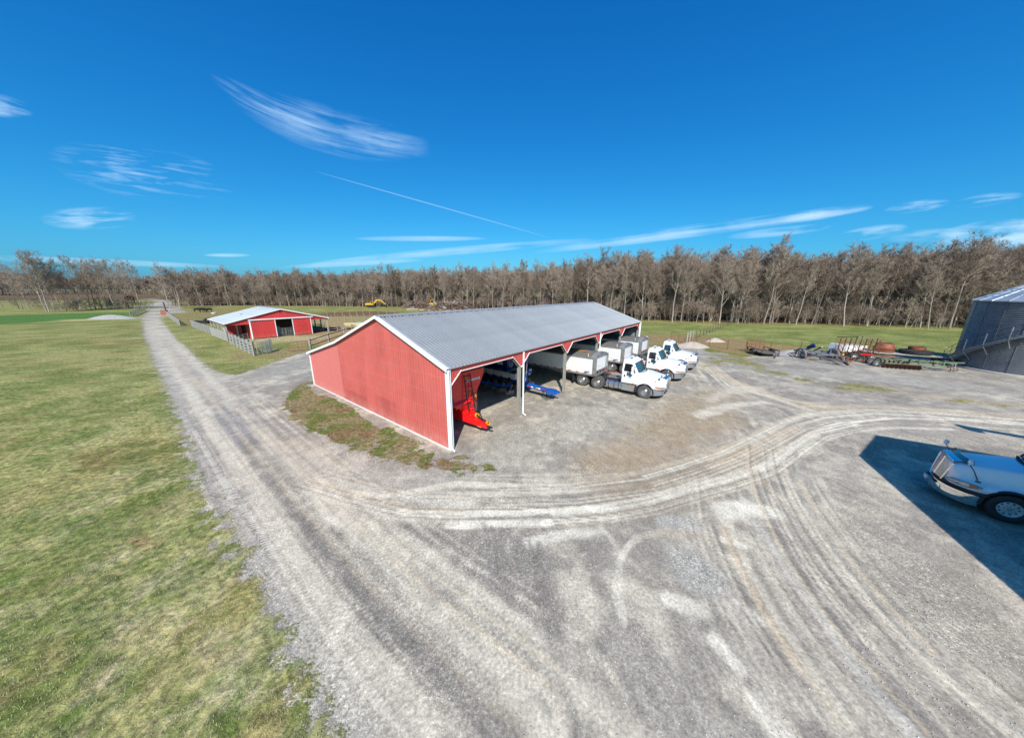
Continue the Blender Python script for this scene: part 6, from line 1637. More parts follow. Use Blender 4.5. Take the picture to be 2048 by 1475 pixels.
for side, yy, sg in ((0, -.65, 1), (1, .9, -1)):
    for k in range(7):
        x = 1.35 - k * .80
        ru = bpy.data.objects.new('row_unit', frm); COL.objects.link(ru); ru.parent = pl; ru.location = (x, yy, 0); ru.rotation_euler = (0, 0, 0 if sg > 0 else PI)
        inst('seed_box', hbm, ru, (0, 0, 1.28)); inst('box_lid', lbm, ru, (0, 0, 1.76))
        for yy2, xx, zz in ((-.35, -.1, .30), (-.35, .1, .30), (-.70, -.12, .36), (-.72, .12, .42)):
            inst('disc', dm, ru, (xx, yy2, zz), rot=(0, 0, PI / 2 + (.12 if xx > 0 else -.12)))
        inst('disc', dm, ru, (.05, -.5, .62), rot=(.2, 0, PI / 2 + .5), scale=(1.3, 1.3, 1.3))
        MB().box((.0, -.34, .82), (.10, .08, .10)).build('seed_meter_tag', 'yellow', ru)
MB().box((-1.0, .15, 2.15), (2.6, .9, .9)).build('fertiliser_tank', 'blue_dark', pl)
MB().box((-.4, -.32, 2.2), (.55, .02, .22)).build('logo_plate', 'white', pl)
mb = MB(); mb.bar((.62, -.34, 2.35), (.62, -.34, 2.08), .02, .06); mb.bar((.84, -.34, 2.35), (.84, -.34, 2.08), .02, .06); mb.bar((.62, -.34, 2.09), (.84, -.34, 2.09), .02, .05)
mb.build('letter_u', 'white', pl)
for x in (-2.6, .2):
    for s_ in (-.9, .9): put_wheel(pl, WH_D, x, s_ * .4 + .1, .5, 1 if s_ > 0 else -1)

# ------------------------------------------------------------------ implements along the yard edge
x, y = [(31.67, 38.38)][0]
ut = thing('utility_trailer', 'small black utility trailer with its mesh ramp raised', 'trailer', (x, y, 0), math.radians(-97))
# local x = toward the hitch
MB().box((0, 0, .42), (2.9, 1.9, .06)).build('deck', 'wood_dark', ut)
for s_ in (1, -1):
    MB().bar((-1.45, s_ * .97, .80), (1.45, s_ * .97, .80), .06).build('top_rail', 'black', ut)
    MB().bar((-1.45, s_ * .97, .42), (1.45, s_ * .97, .42), .06, .10).build('side_frame', 'black', ut)
    for k in range(4): MB().bar((-1.4 + k * .93, s_ * .97, .42), (-1.4 + k * .93, s_ * .97, .80), .05).build('stake', 'black', ut)
    put_wheel(ut, WH_UT if 'WH_UT' in globals() else wheel_meshes(.33, .2, 'tyre_clean', 'alu_dull'), -.15, s_ * 1.16, .33, s_)
    mb = MB(); mb.loft([[(-.15 + .42 * math.cos(a), s_ * 1.02, .36 + .40 * math.sin(a)), (-.15 + .42 * math.cos(a), s_ * 1.30, .36 + .40 * math.sin(a))] for a in [math.radians(10 + 20 * k) for k in range(9)]], cap=False); mb.build('mudguard', 'black', ut)
MB().bar((1.45, -.97, .80), (1.45, .97, .80), .06).build('top_rail', 'black', ut)
MB().bar((1.45, .9, .40), (2.6, 0, .42), .08).build('drawbar', 'black', ut); MB().bar((1.45, -.9, .40), (2.6, 0, .42), .08).build('drawbar', 'black', ut)
MB().bar((2.5, 0, .42), (2.95, 0, .44), .08).build('coupler', 'black', ut); MB().tube([(2.35, 0, .95), (2.35, 0, .05)], .04, 8).build('jack', 'alu_dull', ut)
rp = bpy.data.objects.new('ramp', MB().bar((-1.45, -1.0, .45), (-1.62, -1.0, 1.75), .05).bar((-1.45, 1.0, .45), (-1.62, 1.0, 1.75), .05).bar((-1.62, -1.0, 1.75), (-1.62, 1.0, 1.75), .05).bar((-1.45, -1.0, .45), (-1.45, 1.0, .45), .05).bar((-1.53, -1, 1.1), (-1.53, 1, 1.1), .05).mesh('ramp', 'rust')); COL.objects.link(rp); rp.parent = ut
for y_ in (-.5, 0, .5): MB().bar((-1.45, y_, .45), (-1.62, y_, 1.75), .045).build('ramp_bar', 'rust', rp)
mb = MB()
for k in range(26): y_ = -.98 + k * .078; mb.bar((-1.46, y_, .48), (-1.62, y_, 1.73), .010)
for k in range(16): z_ = .5 + k * .08; mb.bar((-1.455 - .13 * (z_ - .45), -.98, z_), (-1.455 - .13 * (z_ - .45), .98, z_), .010)
tag(mb.build('ramp_mesh', 'rust', rp), kind='stuff')

# grey implement frame with V tongue
x, y = [(36.20, 35.82)][0]
gi = thing('implement_frame', 'blue grey steel implement frame with curved arms and a V tongue, beside the harrow cart', 'farm implement', (x, y, 0), math.radians(-97))
for s_ in (1, -1):
    MB().bar((-1.6, s_ * 1.5, .75), (1.2, s_ * 1.1, .65), .16).build('side_beam', 'grey_steel', gi)
    MB().bar((1.2, s_ * 1.1, .65), (3.4, s_ * .05, .45), .14).build('tongue_arm', 'grey_steel', gi)
    mb = MB(); mb.tube([(-.2 + .75 * math.cos(a), s_ * 1.75, .45 + .75 * math.sin(a)) for a in [math.radians(-5 + 19 * k) for k in range(11)]], .11, 6); mb.build('curved_arm', 'grey_steel', gi)
    put_wheel(gi, WH_D, -.2, s_ * 1.45, .42, s_).scale = (.8, .8, .8)
    MB().bar((-1.5, s_ * .7, .8), (-.2, s_ * .35, 1.45), .12).build('lift_arm', 'blue_dark', gi)
    MB().bar((-.3, s_ * 1.5, 1.1), (1.0, s_ * .4, .8), .09).build('brace', 'grey_steel', gi)
for x_, w in ((-1.6, 1.5), (-.5, 1.45), (.5, 1.25), (1.2, 1.1)): MB().bar((x_, -w, .74), (x_, w, .74), .13).build('cross_beam', 'grey_steel', gi)
MB().bar((3.3, 0, .45), (3.9, 0, .25), .16).build('hitch', 'black', gi); MB().bar((3.2, 0, .5), (3.0, -.25, 1.0), .10).build('jack_handle', 'black', gi)
MB().tube([(2.6, .6, .75), (2.6, .6, .03)], .05, 8).build('jack', 'galv_bright', gi); MB().bar((-.9, -.6, 1.15), (-.2, -.5, 1.7), .2, .35).build('seat_frame', 'blue_dark', gi)

# white tank body
x, y = [(43.06, 38.91)][0]
wt = thing('white_tank', 'white boxy poly tank body behind the upright chain harrow', 'tank', (x, y, 0), math.radians(2))
mb = MB(); mb.loft([[(-2.0, -.6, .75), (-2.3, -.55, 1.15), (-2.2, -.5, 2.05), (-2.2, .9, 2.05), (-2.3, 1.0, 1.1), (-2.0, 1.0, .6)], [(-1.5, -.95, .45), (-1.62, -.95, 1.2), (-1.7, -.9, 2.1), (-1.7, 1.1, 2.1), (-1.6, 1.2, 1.1), (-1.5, 1.2, .4)], [(1.6, -.95, .55), (1.7, -.95, 1.2), (1.7, -.9, 1.95), (1.7, 1.1, 1.95), (1.7, 1.2, 1.1), (1.6, 1.2, .45)]], closed=True)
wt.scale = (.80, .9, .62); mb.build('tank_body', 'truck_white', wt); MB().bar((-1.9, -.97, .85), (-1.62, -.97, .72), .05, .14).build('label_strip', 'white', wt)
for x_ in (-1.4, 1.3): MB().box((x_, .1, .25), (.2, 2.0, .45)).build('skid', 'black', wt)

# chain harrow cart
x, y = [(40.08, 35.62)][0]
hc = thing('chain_harrow_cart', 'folded chain harrow standing upright on a black cart with white wheels', 'harrow', (x, y, 0), math.radians(-6))
MB().bar((-2.2, 0, .62), (2.4, 0, .62), .14).build('cart_beam', 'black', hc); MB().bar((-2.2, 1.1, .62), (2.4, 1.1, .62), .14).build('cart_beam', 'black', hc)
for x_ in (-2.1, -.6, .9, 2.3): MB().bar((x_, -.1, .60), (x_, 1.3, .60), .10).build('cross_beam', 'black', hc)
WH_H = wheel_meshes(.40, .24, 'tyre', 'white')
for x_, y_, o_ in ((-1.75, -.25, -1), (-.25, -.45, -1), (1.55, -.55, -1), (-.25, 1.5, 1), (1.55, 1.5, 1)): put_wheel(hc, WH_H, x_, y_, .40, o_)
MB().bar((1.9, 0, .6), (3.7, -1.5, .35), .13).build('drawbar', 'black', hc); MB().bar((2.3, 1.0, .6), (3.0, -.9, .45), .10).build('drawbar', 'black', hc)
MB().bar((3.7, -1.5, .35), (4.1, -1.85, .28), .2, .22).build('hitch', 'black', hc)
MB().tube([(3.8, -1.6, .3), (3.9, -1.8, .03)], .05, 6).build('jack', 'black', hc); 
for k in range(3): MB().tube([(3.2 + .2 * k, -1.0, .4), (3.0 + .2 * k, -1.5, .15), (3.3 + .2 * k, -1.8, .04), (3.6 + .2 * k, -1.9, .2)], .018, 5).build('hose', 'black', hc)
MB().bar((-1.5, -.5, .15), (2.6, -2.3, .12), .05).build('loose_bar', 'black', hc)
MB().box((-1.2, -.15, .66), (.18, .1, .22)).build('reflector', 'yellow', hc)
for k in range(8):
    x_ = -1.55 + k * .55; MB().bar((x_, .3, .65), (x_ + .12, .3, 2.55 + (.18 if k in (3, 4) else 0)), .06).build('upright_mast', 'black', hc)
MB().bar((-1.9, .3, 2.62), (.3, .3, 2.68), .07).build('top_bar', 'black', hc); MB().bar((.4, .3, 2.5), (2.3, .3, 2.52), .07).build('top_bar', 'alu_dull', hc)
R = random.Random(4); mb = MB()
for k in range(46):
    for j in range(18):
        if R.random() < .22: continue
        x_ = -2.15 + k * .105 + R.uniform(-.04, .04); z_ = 2.45 - j * .105 + R.uniform(-.05, .05); y_ = .15 + R.uniform(-.12, .12) - (.25 if k > 38 or k < 5 else 0) * R.random()
        if 12 < k < 32 and R.random() < .35: continue
        a = R.uniform(-1.2, 1.2); mb.bar((x_, y_, z_), (x_ + .13 * math.cos(a), y_ + R.uniform(-.05, .05), z_ + .13 * math.sin(a)), .036)
tag(mb.build('chain_mesh', 'rust', hc), kind='stuff')

# flatbed with rings and tyre
x, y = [(46.22, 35.19)][0]
fb = thing('flatbed_trailer', 'long low flatbed wagon with a grey plank deck carrying rusty rings', 'flatbed trailer', (x, y, 0), math.radians(-29))
for k in range(6): MB().box((0, -1.0 + k * .40, .80), (7.6, .37, .06)).build('plank', 'wood_pale', fb)
for s_ in (-1.05, 1.05): MB().bar((-3.8, s_, .70), (3.8, s_, .70), .08, .14).build('side_frame', 'black', fb)
for x_ in (-2.6, 2.4):
    for s_ in (-1, 1): put_wheel(fb, WH_D, x_, s_ * .85, .36, s_).scale = (.72, .72, .72)
MB().box((-3.9, 0, .78), (.1, 2.1, .12)).build('end_board', 'cart_red', fb)
def on_fb(lx, ly): v = rotz((lx, ly, 0), math.radians(-29)); return (x + v[0], y + v[1])
p = on_fb(-2.15, .2); dr = thing('rusty_drum', 'rusty orange steel ring drum standing on the flatbed beside the chain harrow', 'drum', (p[0], p[1], .84))
MB().lathe([(.80, 0), (.86, .03), (.86, .34), (.92, .42), (.92, .50), (.86, .56), (.80, .62), (.76, .95), (.72, 1.02), (.60, 1.02), (.60, .9), (.74, .1), (.80, 0)], n=30).build('ring', 'rust_paint', dr, True)
MB().lathe([(0, 0), (.09, 0), (.09, .03), (0, .03)], (.02, -.80, .74), 'y', 12).build('boss', 'rust', dr)
p = on_fb(.35, .0); ty = thing('tractor_tyre', 'big black tractor tyre lying flat on the flatbed', 'tyre', (p[0], p[1], .83)); 
mb = MB(); mb.lathe([(.62, .05), (.9, 0), (1.12, .04), (1.2, .12), (1.2, .38), (1.12, .46), (.9, .5), (.62, .45), (.62, .05)], n=36); ty_o = mb.build('casing', 'tyre_clean', ty, True)
mb = MB()
for k in range(26):
    a = 2 * PI * k / 26; mb.bar((1.18 * math.cos(a), 1.18 * math.sin(a), .06), (1.23 * math.cos(a + .13), 1.23 * math.sin(a + .13), .44), .08, .05)
mb.build('tread_lugs', 'tyre_clean', ty)
r2 = thing('rusty_ring', 'rusty orange hub ring lying on top of the big tractor tyre', 'ring', (p[0] + .02, p[1] + .02, 1.335))
MB().lathe([(.58, 0), (.64, .02), (.64, .36), (.58, .38), (.54, .36), (.54, .02), (.58, 0)], n=28).build('ring', 'rust_paint', r2, True); MB().lathe([(0, 0), (.08, 0), (.08, .03), (0, .03)], (.32, -.57, .2), 'y', 12).build('bolt_hole', 'dark', r2)

# green disc harrow
x, y = [(41.90, 31.55)][0]
dh = thing('disc_harrow', 'faded green disc harrow with rusty discs in front of the flatbed', 'disc harrow', (x, y, 0), math.radians(-27))
for y_ in (-.7, .7): MB().bar((-2.6, y_, .85), (2.9, y_ * .35, .85), .13).build('main_beam', 'green', dh)
for x_ in (-2.4, -1.2, 0, 1.2, 2.2): MB().bar((x_, -1.1, .82), (x_, 1.1, .82), .11).build('cross_beam', 'green', dh)
MB().bar((-2.5, -1.15, .55), (2.4, -.75, .55), .12).build('gang_beam', 'green', dh); MB().bar((-2.5, 1.15, .55), (2.4, .75, .55), .12).build('gang_beam', 'green', dh)
MB().bar((2.2, .25, .85), (3.5, 0, .95), .12).build('drawbar', 'green', dh); MB().bar((2.2, -.25, .85), (3.5, 0, .95), .12).build('drawbar', 'green', dh)
for x_ in (-.5, .1, 1.1, 1.8): MB().prism([(x_, -.75, .60), (x_ + .09, -.75, .60), (x_ + .09, -.75, 1.10), (x_, -.75, 1.10)], (0, .09, 0)).build('bracket', 'green', dh)
mb = MB(); mb.tube([(2.55, -.75, 1.0), (2.6, -.9, .02)], .03, 5); mb.build('stand', 'galv_bright', dh)
dsm = MB().lathe([(.05, .07), (.17, .045), (.28, 0), (.27, .012), (.16, .06), (0, .085)], axis='x', n=16).mesh('disc', 'rust', True)
for k in range(9):
    inst('disc', dsm, dh, (-2.5 + k * .33, -1.12 + k * .028, .27), rot=(0, 0, .35)); inst('disc', dsm, dh, (-2.5 + k * .33, 1.12 - k * .028, .29), rot=(0, 0, -.15))
for k in range(3): MB().bar((2.3 + .28 * k, -.45 + .12 * k, .8), (2.5 + .28 * k, -.55 + .1 * k, .25), .05).bar((2.5 + .28 * k, -.55 + .1 * k, .25), (2.36 + .28 * k, -.6 + .1 * k, .12), .14, .03).build('shank', 'rust', dh)
for y_ in (-.55, .55): w_ = put_wheel(dh, WH_D, -2.75, y_, .38, -1); w_.scale = (.75, .75, .75)
# cultivator with tines left of the disc
x, y = [(40.64, 33.58)][0]
cu = thing('cultivator', 'rusty tined cultivator bar between the harrow cart and the green disc', 'cultivator', (x, y, 0), math.radians(-20))
MB().bar((-1.4, 0, .85), (1.4, 0, .85), .12).build('bar', 'rust_paint', cu); MB().bar((-1.3, .6, .85), (1.3, .6, .85), .1).build('bar', 'rust', cu)
for x_ in (-1, 0, 1): MB().bar((x_, 0, .85), (x_, .6, .85), .08).build('tie', 'rust', cu)
for k in range(8): x_ = -1.25 + k * .36; MB().tube([(x_, 0, .85), (x_, -.25, .65), (x_, -.1, .3), (x_, .1, .05)], .03, 5).build('tine', 'rust', cu)
MB().box((-1.1, -.1, 1.0), (1.0, .2, .08)).build('red_guard', 'cart_red', cu)

# ------------------------------------------------------------------ round metal grain bin
BX, BY, BR, BH = 52.3, 30.3, 4.57, 7.0
bn = thing('grain_bin', 'round corrugated metal grain bin with an outside stair at the right edge', 'grain bin', (BX, BY, 0))
MB().lathe([(0, 0), (BR + .24, 0), (BR + .24, .14), (BR + .20, .16), (0, .16)], n=72).build('footing', 'concrete', bn)
nr, ns = 6, 10; shh = (BH - .16) / nr
prof = []
for k in range(6 * 4 + 1):
    z = shh * k / 24; prof.append((BR + .035 * math.sin(2 * PI * k / 4), z))
sme = MB().lathe(prof, n=7, a0=0, a1=2 * PI / ns + .01).mesh('wall_sheet', 'galv', True)
for r in range(nr):
    for k in range(ns): inst('wall_sheet', sme, bn, (0, 0, .16 + r * shh), .3 + 2 * PI * (k + (r % 2) * .5) / ns, scale=(1 + .0006 * (k % 2), 1 + .0006 * (k % 2), 1))
mb = MB()
for k in range(20): a = .3 + 2 * PI * k / 20; mb.bar(((BR + .03) * math.cos(a), (BR + .03) * math.sin(a), .2), ((BR + .03) * math.cos(a), (BR + .03) * math.sin(a), BH), .012, .05, (math.cos(a), math.sin(a), 0))
mb.build('seam_strips', 'galv', bn)
nsec = 24
for k in range(nsec):
    a0, a1 = 2 * PI * k / nsec, 2 * PI * (k + 1) / nsec; mb = MB(); r0 = BR + .16; z0, z1 = BH - .04, BH + 2.35
    q = [(r0 * math.cos(a0), r0 * math.sin(a0), z0), (r0 * math.cos(a1), r0 * math.sin(a1), z0), (.5 * math.cos(a1), .5 * math.sin(a1), z1), (.5 * math.cos(a0), .5 * math.sin(a0), z1)]
    mb.add(q, [(0, 1, 2, 3)]); mb.add([(x_, y_, z_ - .02) for x_, y_, z_ in q], [(3, 2, 1, 0)]); mb.add([q[0], q[1], (q[1][0], q[1][1], z0 - .07), (q[0][0], q[0][1], z0 - .07)], [(3, 2, 1, 0)])
    mb.bar(q[0], q[3], .07, .10); mb.build('roof_panel', 'galv_roof', bn)
MB().lathe([(.55, BH + 2.3), (.6, BH + 2.5), (.5, BH + 2.62), (0, BH + 2.66)], n=20).build('roof_cap', 'galv_roof', bn)
for rr_, zz_ in ((2.9, BH + 1.0), (3.9, BH + .48)): MB().tube([((rr_) * math.cos(a), rr_ * math.sin(a), zz_ + .12) for a in [math.radians(120 + 8 * k) for k in range(12)]], .025, 5).build('roof_step', 'galv_bright', bn)
a = math.radians(212); MB().box((3.9 * math.cos(a), 3.9 * math.sin(a), BH + .55), (.9, .7, .35), a).build('roof_hatch', 'blue_dark', bn)
# spiral stair
A0, A1 = math.radians(134), math.radians(252); NS = 40; rise = 6.4 / NS
def sp(a, r, z): return (r * math.cos(a), r * math.sin(a), z)
for k in range(NS):
    a = A0 + (A1 - A0) * (k + .5) / NS; z = .3 + rise * (k + .5)
    MB().box(sp(a, BR + .42, z), (.62, .23, .035), a).build('step', 'galv_bright', bn)
for r in (BR + .10, BR + .75):
    mb = MB(); mb.loft([[sp(A0 + (A1 - A0) * k / NS, r - .02, .14 + rise * k), sp(A0 + (A1 - A0) * k / NS, r + .02, .14 + rise * k), sp(A0 + (A1 - A0) * k / NS, r + .02, .42 + rise * k), sp(A0 + (A1 - A0) * k / NS, r - .02, .42 + rise * k)] for k in range(NS + 1)], closed=True); mb.build('stringer', 'galv', bn)
for zz in (.62, 1.12): MB().tube([sp(A0 + (A1 - A0) * k / NS, BR + .75, .3 + zz + rise * k) for k in range(NS + 1)], .018, 5).build('hand_rail', 'black', bn)
for k in range(0, NS + 1, 5):
    a = A0 + (A1 - A0) * k / NS; MB().bar(sp(a, BR + .78, .25 + rise * k), sp(a, BR + .78, 1.45 + rise * k), .045).build('rail_post', 'galv_bright', bn)
    if k: MB().bar(sp(a, BR + .75, .2 + rise * k), sp(a, BR + .05, max(.16, -.65 + rise * k)), .05).build('stair_brace', 'galv_bright', bn)
MB().box(sp(A0 - .12, BR + .4, .1), (.9, .9, .2), A0).build('stair_pad', 'concrete', bn)

# ------------------------------------------------------------------ distance: digger, brush piles, cattle and bits
x, y = [(-63.73, 142.27)][0]
ex = thing('excavator', 'yellow tracked excavator parked before the woodland, its arm reaching right', 'excavator', (x, y, 0), math.radians(14))
for s_ in (-1, 1):
    mb = MB(); q = [(-1.7, 0, .45), (-1.45, 0, .08), (1.45, 0, .08), (1.7, 0, .45), (1.45, 0, .82), (-1.45, 0, .82)]; mb.prism([(a_, s_ * 1.1 - .25, c_) for a_, b_, c_ in q], (0, .5, 0)); mb.build('track', 'black', ex)
MB().box((0, 0, .95), (1.6, 1.4, .3)).build('slew_ring', 'black', ex)
mb = MB(); mb.prism([(-2.1, -1.1, 1.15), (1.1, -1.1, 1.15), (1.1, -1.1, 1.6), (-.1, -1.1, 1.9), (-2.0, -1.1, 1.95), (-2.2, -1.1, 1.6)], (0, 2.2, 0)); mb.build('house', 'yellow', ex)
MB().box((-2.15, 0, 1.4), (.25, 2.0, .6)).build('counterweight', 'white_dirty', ex)
cb = bpy.data.objects.new('cab', MB().prism([(-.1, -1.05, 1.6), (1.05, -1.05, 1.5), (1.0, -1.05, 2.4), (.6, -1.05, 2.75), (-.1, -1.05, 2.75)], (0, .9, 0)).mesh('cab', 'yellow')); COL.objects.link(cb); cb.parent = ex
MB().prism([(.02, -1.07, 1.8), (.92, -1.07, 1.75), (.88, -1.07, 2.35), (.55, -1.07, 2.65), (.02, -1.07, 2.65)], (0, -.01, 0)).build('window', 'glass_dark', cb)
MB().bar((.8, .2, 1.5), (2.6, .2, 3.4), .4, .55, (0, 0, 1)).bar((2.5, .2, 3.35), (4.2, .2, 3.0), .36, .45).build('boom', 'yellow', ex)
MB().bar((4.1, .2, 3.2), (6.0, .2, 1.3), .30, .40).build('stick', 'yellow', ex)
MB().tube([(1.6, .2, 1.9), (3.0, .2, 3.0)], .09, 6).build('ram', 'chrome', ex)
MB().prism([(5.7, -.25, 1.3), (6.3, -.25, 1.4), (6.6, -.25, .7), (6.2, -.25, .15), (5.7, -.25, .35)], (0, .9, 0)).build('bucket', 'black', ex)
MB().tube([(.3, .9, 1.9), (.3, .9, 2.3)], .06, 6).build('exhaust', 'black', ex)


def brush_pile(label, x, y, L, W_, H_, n, seed, col='brush'):
    R = random.Random(seed); t = thing('brush_pile', label, 'brush pile', (x, y, 0)); mb = MB(); m2 = MB()
    for k in range(n):
        u = R.gauss(0, .42); v = R.gauss(0, .42); h = max(.05, H_ * (1 - (u * u + v * v) * .9)) * R.random() ** .5
        p = Vector((u * L / 2, v * W_ / 2, h)); d = Vector((R.gauss(0, 1), R.gauss(0, 1), R.gauss(0.05, .45))).normalized() * R.uniform(.8, 3.2)
        a_, b_ = p - d * .5, p + d * .5; a_.z = max(a_.z, .03); b_.z = max(b_.z, .03)
        (m2 if R.random() < .10 else mb).bar(a_, b_, R.choice((.04, .06, .10, .2, .28)))
    tag(mb.build('branches', col, t), kind='stuff'); tag(m2.build('pale_logs', 'brush_pale', t), kind='stuff')
    k = MB(); k.lathe([(1.0, 0), (.8, .3), (.45, .7), (0, .9)], n=14); o = k.build('heap_core', 'dirt_heap', t, True); o.scale = (L * .36, W_ * .36, H_ * .8)


for lab, pp, L, W_, H_, n, sd in (('grey brush pile with a light front log, nearest the digger', [(-41.99, 137.73)][0], 13, 6, 3.2, 420, 1),
                                  ('large tangled brown brush pile between the digger and the shed ridge', [(-25.51, 121.66)][0], 17, 7, 3.4, 620, 2),
                                  ('right hand brown brush pile partly behind the shed ridge', [(-19.84, 125.10)][0], 13, 7, 3.6, 460, 3),
                                  ('low grey brush heap under the trees left of the digger', [(-75.83, 152.62)][0], 12, 4, 2.0, 220, 4)):
    brush_pile(lab, pp[0], pp[1], L, W_, H_, n, sd)
x, y = [(-36.96, 142.07)][0]
ld_ = thing('loader', 'tan cabbed loader half hidden behind the brush piles', 'loader', (x, y + 4, 0), .3)
MB().box((0, 0, 1.3), (3.4, 1.8, 1.0)).build('body', 'yellow', ld_); MB().box((-.2, 0, 2.5), (1.5, 1.5, 1.5)).build('cab', 'yellow', ld_); MB().box((-.2, -.77, 2.6), (1.2, .02, 1.0)).build('window', 'glass_dark', ld_)
for x_ in (-1.1, 1.2):
    for s_ in (-1, 1): put_wheel(ld_, WH_D, x_, s_ * 1.0, .7, s_).scale = (1.4, 1.2, 1.4)
MB().bar((1.4, 0, 1.5), (2.8, 0, .6), 1.4, .2).build('arms', 'yellow', ld_); MB().prism([(2.7, -1.1, .2), (3.5, -1.1, .15), (2.8, -1.1, 1.1)], (0, 2.2, 0)).build('bucket', 'black', ld_)
for k, (u, v) in enumerate(((825, 619.5), (850, 621), (902, 622.5))):
    x, y = [(-39.90, 125.47), (-33.72, 121.17), (-22.95, 117.44)][k]
    lg = thing('felled_log', ('leftmost', 'middle', 'rightmost')[k] + ' pale felled log lying in front of the brush piles', 'log', (x, y, .2), (.1, -.1, .15)[k])
    MB().tube([(-2.2, 0, 0), (0, .1, .02), (2.2, 0, 0)], .22, 8, .15).build('trunk', 'brush_pale', lg)


def cow_mesh(m_, name):
    """one continuous body from chained skin vertices"""
    V_ = [(-.70, 0, 1.12), (-.25, 0, 1.08), (.25, 0, 1.06), (.62, 0, 1.16), (.92, 0, 1.28), (1.15, 0, 1.30), (1.38, 0, 1.12)]
    rr = [.27, .36, .37, .32, .18, .14, .085]; E = [(0, 1), (1, 2), (2, 3), (3, 4), (4, 5), (5, 6)]
    def chain(frm, pts, rs):
        k = frm
        for p, r in zip(pts, rs): V_.append(p); rr.append(r); E.append((k, len(V_) - 1)); k = len(V_) - 1
    for s_ in (-1, 1):
        chain(0, [(-.72, s_ * .20, .82), (-.64, s_ * .21, .62), (-.80, s_ * .21, .42), (-.76, s_ * .21, .05)], [.17, .11, .06, .055])
        chain(3, [(.58, s_ * .20, .78), (.60, s_ * .20, .44), (.58, s_ * .20, .05)], [.14, .07, .055])
        chain(5, [(1.10, s_ * .16, 1.38)], [.035])
    chain(0, [(-1.0, 0, 1.12), (-1.06, 0, .55)], [.05, .03])
    me = bpy.data.meshes.new(name); me.from_pydata(V_, E, []); me.materials.append(M[m_]); return me, rr


for k, (u, v, m_, rz, lab) in enumerate(((396, 624.5, 'cow_black', .3, 'leftmost black cow of the small herd before the wood'), (405, 624, 'cow_black', 2.9, 'middle black cow of the small herd before the wood'),
                                         (412, 623.5, 'cow_brown', -.4, 'brown cow in the small herd before the wood'), (418, 624, 'cow_black', 3.6, 'rightmost black cow of the small herd before the wood'),
                                         (421, 648, 'cow_black', .2, 'black cow standing behind the far corner of the red barn'))):
    x, y = [(-107.90, 107.40), (-107.58, 108.67), (-107.59, 109.94), (-105.43, 108.78), (-69.10, 70.98)][k]
    me, rr = cow_mesh(m_, 'cow'); o = bpy.data.objects.new('cow', me); COL.objects.link(o); o.location = (x, y, 0); o.rotation_euler = (0, 0, rz + .6)
    sk = o.modifiers.new('skin', 'SKIN'); sk.use_smooth_shade = True
    for i, r in enumerate(rr): me.skin_vertices[0].data[i].radius = (r, r); me.skin_vertices[0].data[i].use_root = (i == 1)
    s_ = o.modifiers.new('sub', 'SUBSURF'); s_.levels = 1; s_.render_levels = 1
    tag(o, lab, 'cow', 'cattle in the far pasture')
x, y = [(-72.71, 73.06)][0]; t = thing('feed_trough', 'long dark feed trough on the grass behind the plank fence', 'trough', (x, y, 0), math.radians(-20))
MB().prism([(-2.6, -.5, .55), (2.6, -.5, .55), (2.3, -.35, .1), (-2.3, -.35, .1)], (0, .9, 0)).build('basin', 'black_soft', t)
for x_ in (-2, 2): MB().box((x_, 0, .1), (.12, .8, .2)).build('foot', 'wood_dark', t)
x, y = [(-97.46, 102.12)][0]; t = thing('feed_tub', 'small pale tub on the pasture near the cattle', 'tub', (x, y, 0)); MB().lathe([(0, 0), (.6, 0), (.75, .4), (.68, .4), (.55, .08), (0, .08)], n=16).build('tub', 'white_dirty', t)
x, y = [(-35.27, 71.12)][0]; t = thing('blue_tub', 'dark blue water tub on the bare corral by the post fence', 'tub', (x, y, 0)); MB().lathe([(0, 0), (1.0, 0), (1.1, .6), (1.02, .6), (.95, .1), (0, .1)], n=20).build('tub', 'bluetub', t)
x, y = [(-32.16, 63.62)][0]; t = thing('lumber_stack', 'stack of yellow lumber behind the slope of the shed roof', 'lumber stack', (x, y, 0), .5)
for k in range(4):
    for j in range(4): MB().box((0, -.75 + .5 * j, .75 + k * .12), (4.2, .46, .11)).build('plank', 'straw', t)
for x_ in (-1.5, 1.5): MB().box((x_, 0, .35), (.2, 2.0, .7)).build('bearer', 'wood_dark', t)
x, y = [(-104.21, 93.63)][0]; t = thing('gate_pillar', 'squat reddish brown block pillar at the fence end by the lane', 'pillar', (x, y, 0), .5)
for r in range(6): MB().box((0, 0, .2 + r * .27), (1.25 - .03 * (r % 2), 1.25 - .03 * (r % 2), .25)).build('block', 'brick_red', t)
MB().box((0, 0, .04), (1.7, 1.7, .1)).build('footing', 'concrete', t)
x, y = [(-117.02, 105.69)][0]; t = thing('dark_post', 'tall dark post behind the reddish pillar', 'post', (x, y, 0)); MB().box((0, 0, 1.7), (.3, .3, 3.4)).build('post_shaft', 'wood_dark', t); MB().box((0, 0, 3.42), (.4, .4, .06)).build('post_cap', 'wood_dark', t)
p0, p1 = [(-155.14, 126.47), (-146.70, 127.03)]; fence('thin rail fence across the lane gap in front of the cedar', lerp_pts(p0, p1, 4), 1.3, (.5, 1.2), post=.12, rail_h=.08)


